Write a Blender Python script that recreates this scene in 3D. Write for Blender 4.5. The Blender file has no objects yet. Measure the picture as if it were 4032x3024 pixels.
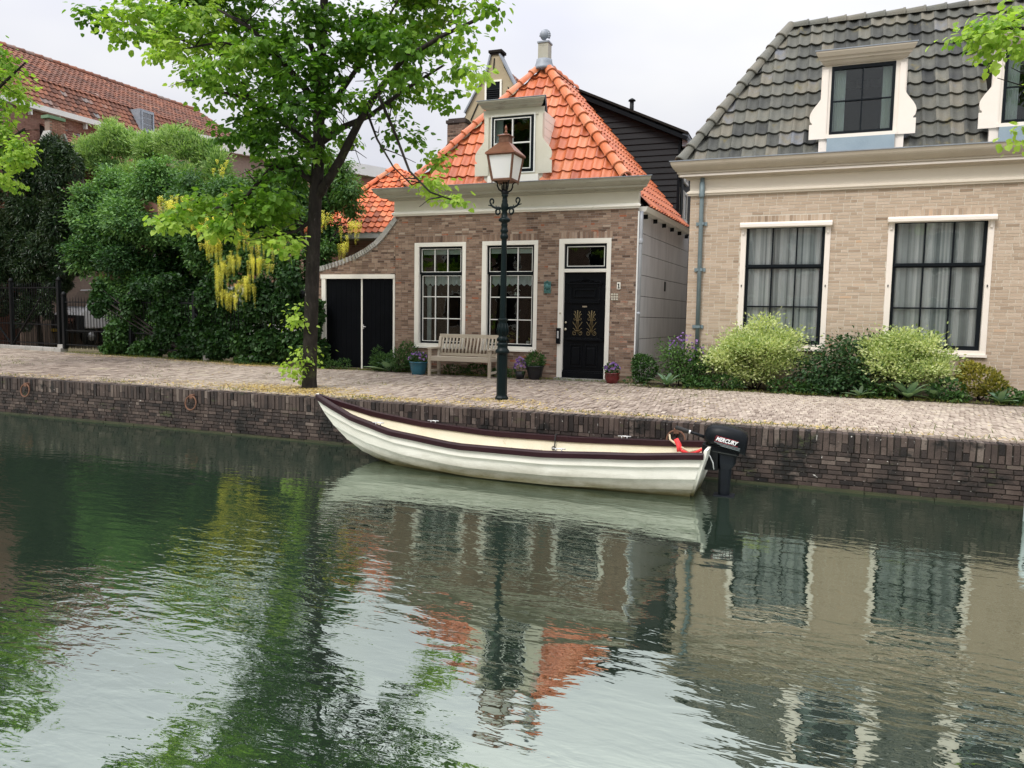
import bpy, bmesh, math, random
import numpy as np
from mathutils import Matrix, Vector

rnd = random.Random(7)
nrg = np.random.default_rng(7)
sc = bpy.context.scene
COL = sc.collection
R = math.radians

# ------------------------------------------------------------------ camera
CAM = Vector((0.0, -9.72, 1.30))
YAW, PITCH, ROLL = R(22.2), R(4.97), R(0.985)
cam_d = bpy.data.cameras.new('camera')
cam_o = bpy.data.objects.new('camera', cam_d)
COL.objects.link(cam_o)
cam_o.matrix_world = Matrix.Translation(CAM) @ (Matrix.Rotation(YAW, 4, 'Z') @ Matrix.Rotation(R(90) - PITCH, 4, 'X') @ Matrix.Rotation(ROLL, 4, 'Z'))
cam_d.sensor_width = 36.0
cam_d.lens = 36.0 * 3000 / 4032
cam_d.clip_end = 3000
sc.camera = cam_o

# ------------------------------------------------------------------ overcast sky, soft sun, exposure
SUN_EL, SUN_AZ = R(52), R(200)      # azimuth clockwise from +Y: the light comes from behind the camera
w = bpy.data.worlds.new('World'); sc.world = w; w.use_nodes = True
nt = w.node_tree; nt.nodes.clear()
sky = nt.nodes.new('ShaderNodeTexSky'); sky.sky_type = 'NISHITA'; sky.sun_disc = False
sky.sun_elevation = SUN_EL; sky.sun_rotation = SUN_AZ; sky.air_density = 1.0; sky.dust_density = 4.0
bg1 = nt.nodes.new('ShaderNodeBackground'); bg1.inputs['Strength'].default_value = 0.05
nt.links.new(sky.outputs[0], bg1.inputs['Color'])
# the closed cloud deck over it: soft, slightly lavender, brighter towards the zenith as overcast skies are
tc = nt.nodes.new('ShaderNodeTexCoord')
sep = nt.nodes.new('ShaderNodeSeparateXYZ'); nt.links.new(tc.outputs['Generated'], sep.inputs[0])
mr = nt.nodes.new('ShaderNodeMapRange'); mr.inputs[1].default_value = 0.0; mr.inputs[2].default_value = 1.0
mr.inputs[3].default_value = 0.55; mr.inputs[4].default_value = 2.3
sq = nt.nodes.new('ShaderNodeMath'); sq.operation = 'POWER'; sq.inputs[1].default_value = 2.2; sq.use_clamp = True
ab = nt.nodes.new('ShaderNodeMath'); ab.operation = 'MAXIMUM'; ab.inputs[1].default_value = 0.0
nt.links.new(sep.outputs['Z'], ab.inputs[0]); nt.links.new(ab.outputs[0], sq.inputs[0]); nt.links.new(sq.outputs[0], mr.inputs[0])
mp = nt.nodes.new('ShaderNodeMapping'); mp.inputs['Scale'].default_value = (1.0, 1.0, 2.2)
nt.links.new(tc.outputs['Generated'], mp.inputs[0])
no = nt.nodes.new('ShaderNodeTexNoise'); no.inputs['Scale'].default_value = 2.2; no.inputs['Detail'].default_value = 4
nt.links.new(mp.outputs[0], no.inputs['Vector'])
rp = nt.nodes.new('ShaderNodeValToRGB')
rp.color_ramp.elements[0].position = 0.3; rp.color_ramp.elements[0].color = (0.74, 0.755, 0.85, 1)
rp.color_ramp.elements[1].position = 0.7; rp.color_ramp.elements[1].color = (0.95, 0.95, 0.955, 1)
nt.links.new(no.outputs[0], rp.inputs[0])
bg2 = nt.nodes.new('ShaderNodeBackground')
nt.links.new(rp.outputs[0], bg2.inputs['Color']); nt.links.new(mr.outputs[0], bg2.inputs['Strength'])
mx = nt.nodes.new('ShaderNodeMixShader'); mx.inputs[0].default_value = 0.93
nt.links.new(bg1.outputs[0], mx.inputs[1]); nt.links.new(bg2.outputs[0], mx.inputs[2])
wo = nt.nodes.new('ShaderNodeOutputWorld'); nt.links.new(mx.outputs[0], wo.inputs[0])

sun_d = bpy.data.lights.new('sun', 'SUN'); sun_d.energy = 1.5; sun_d.angle = R(20); sun_d.color = (1, 0.96, 0.90)
sun_o = bpy.data.objects.new('sun', sun_d); COL.objects.link(sun_o)
sdir = Vector((math.sin(SUN_AZ) * math.cos(SUN_EL), math.cos(SUN_AZ) * math.cos(SUN_EL), math.sin(SUN_EL)))
sun_o.rotation_euler = (-sdir).to_track_quat('-Z', 'Y').to_euler()
sun_o.location = sdir * 60

vs = sc.view_settings
vs.view_transform = 'Standard'; vs.look = 'None'; vs.exposure = 0.75; vs.gamma = 1.0; vs.use_curve_mapping = False
sc.cycles.max_bounces = 8; sc.cycles.diffuse_bounces = 3; sc.cycles.glossy_bounces = 4
sc.cycles.transparent_max_bounces = 12; sc.cycles.transmission_bounces = 6
sc.cycles.use_denoising = True

# ------------------------------------------------------------------ materials
def N(t, k, **kw):
    n = t.nodes.new(k)
    for a, b in kw.items():
        if a.startswith('i_'): n.inputs[a[2:].replace('_', ' ')].default_value = b
        else: setattr(n, a, b)
    return n

def ramp(t, cols, fac, interp='LINEAR'):
    n = t.nodes.new('ShaderNodeValToRGB'); cr = n.color_ramp; cr.interpolation = interp
    while len(cr.elements) < len(cols): cr.elements.new(0.5)
    for i, c in enumerate(cols):
        e = cr.elements[i]
        if len(c) == 4: e.position, c = c[0], c[1:]
        else: e.position = i / max(1, len(cols) - 1)
        e.color = (*c, 1)
    t.links.new(fac, n.inputs[0]); return n.outputs[0]

def noise(t, pos, scale, detail=4, rough=.6, stretch=None):
    if stretch:
        m = N(t, 'ShaderNodeMapping'); m.inputs['Scale'].default_value = stretch
        t.links.new(pos, m.inputs[0]); pos = m.outputs[0]
    n = N(t, 'ShaderNodeTexNoise'); n.inputs['Scale'].default_value = scale
    n.inputs['Detail'].default_value = detail; n.inputs['Roughness'].default_value = rough
    t.links.new(pos, n.inputs['Vector']); return n.outputs[0]

def mathn(t, op, a, b=0.5, c=None):
    n = N(t, 'ShaderNodeMath', operation=op)
    for i, v in enumerate((a, b, c)):
        if v is None: continue
        if isinstance(v, (int, float)): n.inputs[i].default_value = v
        else: t.links.new(v, n.inputs[i])
    return n.outputs[0]

def mixc(t, fac, a, b, mode='MIX'):
    n = N(t, 'ShaderNodeMix', data_type='RGBA', blend_type=mode)
    for s, v in ((0, fac), (6, a), (7, b)):
        if isinstance(v, (int, float)): n.inputs[s].default_value = v
        elif isinstance(v, tuple): n.inputs[s].default_value = (*v, 1)
        else: t.links.new(v, n.inputs[s])
    return n.outputs[2]

MATS = {}
def pmat(name, cols, rough=.7, tone=False, ns=6., na=.35, bump=0., bs=60., spec=.4, metal=0., stain=None, stretch=None, trans=0., coat=0., fine=.12, srough=0.1, band=None):
    """cols: ramp colours; tone: per-piece tone picks along the ramp, noise shifts it; stain: (scale, lo, hi, colour, stretch)."""
    m = bpy.data.materials.new(name); m.use_nodes = True; t = m.node_tree
    b = t.nodes['Principled BSDF']; out = t.nodes['Material Output']
    pos = N(t, 'ShaderNodeNewGeometry').outputs['Position']
    nz = noise(t, pos, ns, 5, .65, stretch)
    if tone:
        at = N(t, 'ShaderNodeAttribute', attribute_name='tone').outputs['Fac']
        f = mathn(t, 'MULTIPLY_ADD', mathn(t, 'SUBTRACT', nz, .5), na * 2, at)
    else:
        f = mathn(t, 'MULTIPLY_ADD', mathn(t, 'SUBTRACT', nz, .5), na * 4, .5)
    c = ramp(t, cols, f)
    if fine:
        fz = noise(t, pos, bs * 1.7, 3, .6)
        c = mixc(t, 1.0, c, ramp(t, [(1 - fine * 2,) * 3, (1,) * 3, (1 + fine,) * 3], fz), 'MULTIPLY')
    if stain:
        for s in (stain if isinstance(stain, list) else [stain]):
            sz = noise(t, pos, s[0], 5, .7, s[4] if len(s) > 4 else None)
            mr_ = N(t, 'ShaderNodeMapRange'); mr_.inputs[1].default_value = s[1]; mr_.inputs[2].default_value = s[2]
            t.links.new(sz, mr_.inputs[0]); c = mixc(t, mr_.outputs[0], c, s[3])
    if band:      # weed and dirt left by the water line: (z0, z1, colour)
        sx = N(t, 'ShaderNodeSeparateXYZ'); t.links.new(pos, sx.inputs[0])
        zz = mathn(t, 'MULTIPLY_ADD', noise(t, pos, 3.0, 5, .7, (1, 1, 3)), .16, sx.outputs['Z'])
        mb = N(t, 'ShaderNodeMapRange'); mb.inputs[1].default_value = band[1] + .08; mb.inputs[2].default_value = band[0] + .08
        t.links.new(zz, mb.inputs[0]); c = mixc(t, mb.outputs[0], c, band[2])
    t.links.new(c, b.inputs['Base Color'])
    b.inputs['Metallic'].default_value = metal; b.inputs['Specular IOR Level'].default_value = spec
    b.inputs['Coat Weight'].default_value = coat
    t.links.new(mathn(t, 'MULTIPLY_ADD', nz, srough, rough - srough / 2), b.inputs['Roughness'])
    if bump:
        bn = N(t, 'ShaderNodeBump'); bn.inputs['Strength'].default_value = bump; bn.inputs['Distance'].default_value = .01
        t.links.new(noise(t, pos, bs, 4, .6, stretch), bn.inputs['Height']); t.links.new(bn.outputs[0], b.inputs['Normal'])
    if trans:
        tr = N(t, 'ShaderNodeBsdfTranslucent')
        t.links.new(mixc(t, 1.0, c, (1.15, 1.25, .55), 'MULTIPLY'), tr.inputs['Color'])
        ms = N(t, 'ShaderNodeMixShader'); ms.inputs[0].default_value = trans
        t.links.new(b.outputs[0], ms.inputs[1]); t.links.new(tr.outputs[0], ms.inputs[2])
        t.links.new(ms.outputs[0], out.inputs['Surface'])
    MATS[name] = m
    return m

def glass(name, tint=(.9, .95, .95), refl=.10, rough=.0):
    m = bpy.data.materials.new(name); m.use_nodes = True; t = m.node_tree; t.nodes.remove(t.nodes['Principled BSDF'])
    tr = N(t, 'ShaderNodeBsdfTransparent'); tr.inputs[0].default_value = (*tint, 1)
    gl = N(t, 'ShaderNodeBsdfGlossy'); gl.inputs['Roughness'].default_value = rough
    pos = N(t, 'ShaderNodeNewGeometry').outputs['Position']
    bn = N(t, 'ShaderNodeBump'); bn.inputs['Strength'].default_value = .12; bn.inputs['Distance'].default_value = .02
    t.links.new(noise(t, pos, 2.2, 2), bn.inputs['Height']); t.links.new(bn.outputs[0], gl.inputs['Normal'])
    fr = N(t, 'ShaderNodeFresnel'); fr.inputs[0].default_value = 1.5
    f = mathn(t, 'MULTIPLY_ADD', fr.outputs[0], .8, refl - .04)
    ms = N(t, 'ShaderNodeMixShader'); t.links.new(f, ms.inputs[0])
    t.links.new(tr.outputs[0], ms.inputs[1]); t.links.new(gl.outputs[0], ms.inputs[2])
    t.links.new(ms.outputs[0], t.nodes['Material Output'].inputs[0]); MATS[name] = m; return m

# brick and stone
pmat('brick_red', [(0, .07, .046, .036), (.25, .165, .108, .08), (.5, .275, .186, .136), (.75, .38, .275, .205), (.92, .45, .36, .285), (1, .32, .125, .07)], .85, True, 9, .10, .5, 90, .25, fine=.2, stain=[(1.3, .62, .8, (.10, .07, .055)), (14, .66, .74, (.45, .42, .38))])
pmat('mortar_red', [(.24, .20, .17), (.42, .37, .32)], .95, ns=20, bump=.4, spec=.15)
pmat('brick_buff', [(0, .25, .18, .125), (.3, .40, .305, .225), (.6, .49, .385, .29), (.85, .55, .445, .35), (1, .53, .36, .235)], .85, True, 6, .10, .4, 90, .25, fine=.12, stain=[(.8, .62, .9, (.34, .28, .22)), (2.2, .62, .85, (.33, .27, .21), (2, 2, .35)), (22, .72, .78, (.13, .10, .08))])
pmat('mortar_buff', [(.52, .47, .39), (.68, .63, .54)], .95, ns=14, bump=.3, spec=.15)
pmat('brick_quay', [(0, .009, .008, .008), (.35, .028, .021, .019), (.7, .078, .056, .047), (1, .16, .128, .108)], .8, True, 1.7, .5, .7, 60, .35, fine=.3, stain=[(1.1, .54, .62, (.012, .011, .010), (1, 1, 1.6)), (16, .665, .69, (.62, .60, .56)), (2.0, .60, .7, (.055, .065, .025), (1, 1, 3))])
pmat('mortar_quay', [(.008, .007, .006), (.05, .043, .036)], .95, ns=6, bump=.6, spec=.2, stain=(11, .6, .68, (.4, .38, .35)))
pmat('brick_far', [(.17, .075, .05), (.30, .15, .11), (.40, .22, .16)], .9, True, 4, .25, spec=.2, stain=(.35, .5, .7, (.36, .24, .2)))
pmat('mortar_far', [(.22, .16, .13), (.34, .27, .22)], .95, ns=10, spec=.1)
pmat('paver', [(0, .17, .13, .105), (.3, .28, .225, .185), (.6, .38, .315, .26), (.85, .46, .39, .325), (1, .52, .455, .36)], .8, True, 1.2, .18, .4, 70, .3, fine=.18, stain=[(.7, .58, .75, (.45, .39, .27)), (5, .66, .72, (.50, .40, .16))])
pmat('sand_joint', [(.10, .085, .06), (.28, .24, .15)], .95, ns=8, bump=.5, spec=.1, stain=(2.2, .55, .66, (.12, .15, .05)))
pmat('concrete', [(.30, .29, .27), (.46, .45, .42)], .9, ns=8, bump=.5, spec=.2, stain=(3, .55, .7, (.15, .15, .12)))
pmat('ledge', [(.012, .014, .008), (.05, .055, .02)], .7, ns=5, bump=.7, spec=.4)
pmat('plaster_grey', [(.46, .455, .47), (.60, .595, .61), (.70, .69, .705)], .8, ns=1.5, na=.35, spec=.3, stretch=(3, 3, .5), bump=.15)
pmat('plaster_yellow', [(.34, .28, .18), (.46, .39, .27)], .9, ns=1.2, na=.4, bump=.3, spec=.2, stain=(2.5, .6, .75, (.25, .2, .13)))
pmat('plaster_white', [(.70, .70, .68), (.82, .82, .80)], .8, ns=2, spec=.2)
# roofs
pmat('tile_orange', [(0, .32, .07, .025), (.3, .48, .118, .042), (.7, .55, .16, .062), (1, .56, .21, .10)], .42, True, 3, .16, .25, 60, .45, fine=.08, srough=.25, stain=[(9, .66, .72, (.24, .20, .17)), (1.6, .60, .8, (.34, .11, .055)), (3.1, .60, .78, (.40, .15, .08), (1, 1, .5))])
pmat('tile_old', [(0, .065, .035, .028), (.3, .13, .06, .042), (.6, .205, .083, .052), (.85, .28, .115, .066), (1, .20, .20, .195)], .75, True, .8, .22, .4, 50, .3, fine=.15, stain=[(.5, .55, .75, (.15, .09, .07))])
pmat('tile_mid', [(0, .25, .075, .035), (.4, .58, .135, .05), (.8, .70, .20, .08), (1, .40, .22, .13)], .6, True, 2, .22, .3, 50, .35, fine=.1, stain=[(3, .62, .72, (.22, .15, .11))])
pmat('tile_grey', [(0, .030, .032, .032), (.3, .072, .074, .066), (.6, .13, .13, .11), (.85, .175, .16, .125), (1, .16, .17, .19)], .65, True, 3.6, .34, .8, 45, .25, fine=.32, srough=.3, stain=[(3.4, .60, .72, (.14, .12, .06)), (7, .70, .75, (.30, .29, .26)), (2.1, .70, .76, (.33, .15, .03))])
pmat('roof_under', [(.012, .011, .010), (.03, .026, .022)], .95, spec=.1)
pmat('lead', [(.16, .18, .21), (.30, .33, .37)], .5, ns=5, bump=.3, spec=.5)
pmat('lead_blue', [(.22, .29, .34), (.30, .37, .42)], .5, ns=3, spec=.4)
pmat('pipe_zinc', [(.12, .17, .19), (.22, .28, .30)], .45, ns=6, spec=.5)
pmat('pipe_grey', [(.33, .35, .38), (.46, .48, .51)], .45, ns=6, spec=.5)
# paint and wood
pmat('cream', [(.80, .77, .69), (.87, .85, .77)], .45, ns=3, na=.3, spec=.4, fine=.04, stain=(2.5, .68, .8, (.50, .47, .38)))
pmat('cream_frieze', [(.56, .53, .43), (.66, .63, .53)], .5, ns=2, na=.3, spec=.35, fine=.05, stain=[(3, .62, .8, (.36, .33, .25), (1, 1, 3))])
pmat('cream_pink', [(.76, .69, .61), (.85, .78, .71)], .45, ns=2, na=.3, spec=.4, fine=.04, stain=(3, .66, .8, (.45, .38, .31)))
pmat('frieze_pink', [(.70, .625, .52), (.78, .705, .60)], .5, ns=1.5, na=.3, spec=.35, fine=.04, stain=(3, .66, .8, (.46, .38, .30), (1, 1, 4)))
pmat('cornice_tan', [(.42, .36, .28), (.52, .455, .37)], .5, ns=2, spec=.35, stain=(4, .64, .78, (.24, .19, .14), (.6, .6, 4)))
pmat('cornice_grey', [(.30, .285, .225), (.44, .42, .345)], .55, ns=2, spec=.35, stain=(4, .58, .74, (.14, .125, .09), (.6, .6, 4)))
pmat('black_paint', [(.0028, .0038, .0052), (.006, .0075, .010)], .35, ns=4, spec=.12, fine=.05)
pmat('black_board', [(.0035, .0045, .006), (.009, .010, .0125)], .7, True, 4, .2, .3, 80, .35, stretch=(.4, 1, 6), stain=(30, .74, .77, (.35, .36, .36)))
pmat('garage_black', [(.0018, .0024, .0034), (.004, .005, .007)], .6, ns=4, spec=.06, stain=(26, .735, .75, (.5, .5, .5), (1, 1, .12)))
pmat('sash_black', [(.005, .008, .011), (.008, .011, .014)], .4, ns=4, spec=.15)
pmat('white_bar', [(.72, .72, .68), (.8, .8, .76)], .45, spec=.4)
pmat('iron_green', [(.002, .007, .0075), (.004, .0115, .0125)], .42, ns=9, spec=.16, bump=.15, bs=40)
pmat('iron_black', [(.004, .005, .006), (.009, .011, .012)], .55, ns=9, spec=.2, bump=.2, bs=40)
pmat('rust', [(.09, .04, .025), (.22, .12, .08)], .85, ns=14, bump=.6, spec=.2)
pmat('copper', [(.20, .085, .05), (.36, .17, .11)], .42, ns=5, metal=.75, spec=.5, stain=(4, .55, .75, (.16, .09, .07)))
pmat('opal', [(.88, .87, .90), (.93, .92, .94)], .25, spec=.5, trans=.25, fine=0)
pmat('gold', [(.16, .12, .05), (.26, .20, .10)], .45, metal=.4, spec=.5)
pmat('brass', [(.5, .45, .32), (.65, .6, .48)], .3, metal=.8)
pmat('steel', [(.55, .55, .54), (.7, .7, .69)], .35, metal=.5)
pmat('teak', [(0, .33, .28, .21), (.5, .48, .42, .33), (1, .58, .52, .43)], .8, True, 5, .2, .5, 60, .25, stretch=(1, 6, 6))
pmat('verdigris', [(.02, .08, .08), (.07, .19, .18), (.16, .30, .28)], .6, ns=30, bump=.6, spec=.4)
# things
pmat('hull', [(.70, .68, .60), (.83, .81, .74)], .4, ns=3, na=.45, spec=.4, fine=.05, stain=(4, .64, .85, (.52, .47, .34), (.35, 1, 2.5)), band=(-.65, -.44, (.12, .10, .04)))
pmat('hull_inner', [(.60, .54, .38), (.74, .69, .55)], .6, ns=3, na=.4, spec=.3, stain=(6, .62, .75, (.40, .32, .15)))
pmat('maroon', [(.014, .004, .006), (.032, .010, .014)], .38, ns=4, spec=.3)
pmat('engine_black', [(.004, .0055, .007), (.007, .0085, .011)], .4, ns=4, spec=.14, stain=(30, .72, .76, (.10, .10, .10)))
pmat('engine_leg', [(.003, .004, .006), (.010, .014, .021)], .45, ns=5, spec=.25)
pmat('rubber', [(.01, .01, .01), (.02, .02, .02)], .7)
pmat('decal_white', [(.75, .75, .75), (.82, .82, .82)], .4, fine=0)
pmat('decal_red', [(.30, .02, .03), (.38, .03, .04)], .4, fine=0)
pmat('decal_silver', [(.20, .23, .24), (.26, .3, .31)], .4, fine=0)
pmat('red_cloth', [(.65, .03, .035), (.85, .06, .06)], .7, ns=20, bump=.5)
pmat('rope', [(.42, .33, .22), (.58, .48, .34)], .9, ns=40, bump=.5)
pmat('pot_blue', [(.012, .10, .16), (.03, .17, .24)], .25, ns=3, spec=.5, coat=.3)
pmat('pot_black', [(.008, .009, .012), (.016, .017, .02)], .4, ns=3, spec=.45)
pmat('pot_red', [(.09, .006, .008), (.17, .012, .014)], .22, ns=3, spec=.5, coat=.4)
pmat('soil', [(.03, .022, .014), (.07, .05, .034)], .95, ns=20, bump=.8)
pmat('earth', [(.05, .042, .026), (.12, .10, .06)], .95, ns=4, bump=.8, spec=.1)
pmat('bark', [(.008, .007, .006), (.024, .020, .017), (.06, .053, .045)], .9, ns=12, na=.35, bump=1., bs=30, spec=.2, stretch=(1, 1, .35), stain=[(7, .66, .72, (.30, .29, .26)), (3, .62, .74, (.07, .08, .035))])
pmat('van_white', [(.72, .72, .72), (.8, .8, .8)], .25, spec=.5, coat=.5, fine=0)
pmat('van_dark', [(.004, .006, .009), (.01, .013, .018)], .3, spec=.5)
pmat('plate_yellow', [(.5, .34, .04), (.6, .42, .06)], .5)
pmat('lace', [(.80, .81, .80), (.93, .94, .93)], .9, ns=60, na=.6, trans=.3)
pmat('sheer', [(0, .30, .33, .33), (.4, .66, .69, .69), (1, .97, .97, .96)], .9, True, 3, .1, trans=.1, fine=.04)
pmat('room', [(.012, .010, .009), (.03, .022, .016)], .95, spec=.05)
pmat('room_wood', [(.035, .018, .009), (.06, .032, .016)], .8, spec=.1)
pmat('terracotta', [(.25, .07, .03), (.35, .11, .05)], .8)
pmat('pale_boat', [(.50, .55, .58), (.62, .67, .70)], .35, spec=.45)
# foliage
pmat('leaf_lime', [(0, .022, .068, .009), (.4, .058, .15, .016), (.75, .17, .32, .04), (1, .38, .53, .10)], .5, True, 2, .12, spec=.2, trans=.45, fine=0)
pmat('leaf_lab', [(0, .018, .06, .018), (.5, .055, .135, .035), (1, .15, .27, .07)], .5, True, 2, .12, spec=.3, trans=.35, fine=0)
pmat('leaf_shrub', [(0, .018, .055, .018), (.5, .06, .15, .045), (1, .20, .36, .11)], .5, True, 1.5, .15, spec=.3, trans=.3, fine=0)
pmat('leaf_ever', [(0, .010, .026, .010), (.5, .022, .05, .018), (1, .06, .10, .035)], .35, True, 2, .12, spec=.45, trans=.15, fine=0)
pmat('leaf_cyp', [(0, .08, .17, .05), (.5, .23, .38, .12), (1, .42, .56, .23)], .6, True, 1.5, .15, spec=.2, trans=.3, fine=0)
pmat('leaf_brown', [(.12, .08, .045), (.26, .19, .10)], .8, True, 2, .2, trans=.2, fine=0)
pmat('leaf_ivy', [(0, .012, .035, .010), (.5, .028, .075, .02), (1, .075, .16, .045)], .45, True, 2, .15, spec=.22, trans=.25, fine=0)
pmat('leaf_gold', [(0, .17, .26, .08), (.5, .44, .53, .21), (1, .70, .74, .40)], .5, True, 3, .12, spec=.3, trans=.35, fine=0)
pmat('leaf_rose', [(0, .016, .045, .016), (.55, .045, .105, .035), (.9, .09, .16, .05), (1, .22, .06, .03)], .45, True, 3, .08, spec=.35, trans=.25, fine=0)
pmat('leaf_amber', [(0, .05, .075, .012), (.5, .19, .19, .03), (1, .42, .36, .07)], .5, True, 3, .12, spec=.3, trans=.3, fine=0)
pmat('leaf_grey', [(0, .10, .18, .11), (.5, .20, .31, .20), (1, .36, .48, .33)], .7, True, 4, .12, spec=.2, trans=.2, fine=0)
pmat('leaf_herb', [(0, .018, .055, .014), (.5, .05, .12, .03), (1, .12, .22, .06)], .5, True, 3, .12, spec=.3, trans=.3, fine=0)
pmat('grass', [(0, .05, .09, .015), (.5, .13, .17, .035), (1, .30, .27, .08)], .6, True, 2, .15, spec=.2, trans=.3, fine=0)
pmat('petal_yellow', [(0, .62, .52, .03), (.6, .82, .76, .13), (1, .92, .88, .34)], .6, True, 3, .1, trans=.35, fine=0)
pmat('petal_purple', [(0, .06, .025, .13), (.5, .16, .06, .28), (1, .40, .25, .50)], .6, True, 5, .1, trans=.3, fine=0)
pmat('petal_litter', [(0, .30, .19, .06), (.5, .50, .36, .10), (1, .62, .50, .20)], .8, True, 3, .15, fine=0)
glass('glass_front', (.85, .9, .9), .05)
glass('glass_curtain', (.96, .98, .98), .055)
glass('glass_far', (.4, .45, .5), .3)

def water_material():
    m = bpy.data.materials.new('water'); m.use_nodes = True; t = m.node_tree; t.nodes.remove(t.nodes['Principled BSDF'])
    pos = N(t, 'ShaderNodeNewGeometry').outputs['Position']
    a = noise(t, pos, 1.0, 2, .5, (.9, 2.2, 1)); a.node.inputs['Distortion'].default_value = .6
    b = noise(t, pos, 6.0, 3, .55, (.55, 1.3, 1)); b.node.inputs['Distortion'].default_value = .5
    patch = noise(t, pos, .28, 2, .5, (1, 1.5, 1))
    pr = N(t, 'ShaderNodeMapRange'); pr.inputs[1].default_value = .38; pr.inputs[2].default_value = .62; pr.inputs[3].default_value = .28; pr.inputs[4].default_value = 1.1
    t.links.new(patch, pr.inputs[0])
    c = noise(t, pos, 13.0, 2, .5, (.5, 1.2, 1)); c.node.inputs['Distortion'].default_value = .4
    fine = mathn(t, 'ADD', mathn(t, 'MULTIPLY', b, .0058), mathn(t, 'MULTIPLY', c, .0021))
    h = mathn(t, 'ADD', mathn(t, 'MULTIPLY', a, .0065), mathn(t, 'MULTIPLY', fine, pr.outputs[0]))
    bn = N(t, 'ShaderNodeBump'); bn.inputs['Strength'].default_value = 1.0; bn.inputs['Distance'].default_value = 1.0
    t.links.new(h, bn.inputs['Height'])
    di = N(t, 'ShaderNodeBsdfDiffuse'); di.inputs[0].default_value = (.0155, .0255, .0175, 1)
    gl = N(t, 'ShaderNodeBsdfGlossy'); gl.inputs['Roughness'].default_value = .015; gl.inputs[0].default_value = (.88, .97, .87, 1)
    t.links.new(bn.outputs[0], gl.inputs['Normal'])
    fr = N(t, 'ShaderNodeFresnel'); fr.inputs[0].default_value = 1.9; t.links.new(bn.outputs[0], fr.inputs['Normal'])
    f = mathn(t, 'MULTIPLY_ADD', fr.outputs[0], .27, .215)
    ms = N(t, 'ShaderNodeMixShader'); t.links.new(f, ms.inputs[0])
    t.links.new(di.outputs[0], ms.inputs[1]); t.links.new(gl.outputs[0], ms.inputs[2])
    t.links.new(ms.outputs[0], t.nodes['Material Output'].inputs[0]); MATS['water'] = m
water_material()

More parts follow.
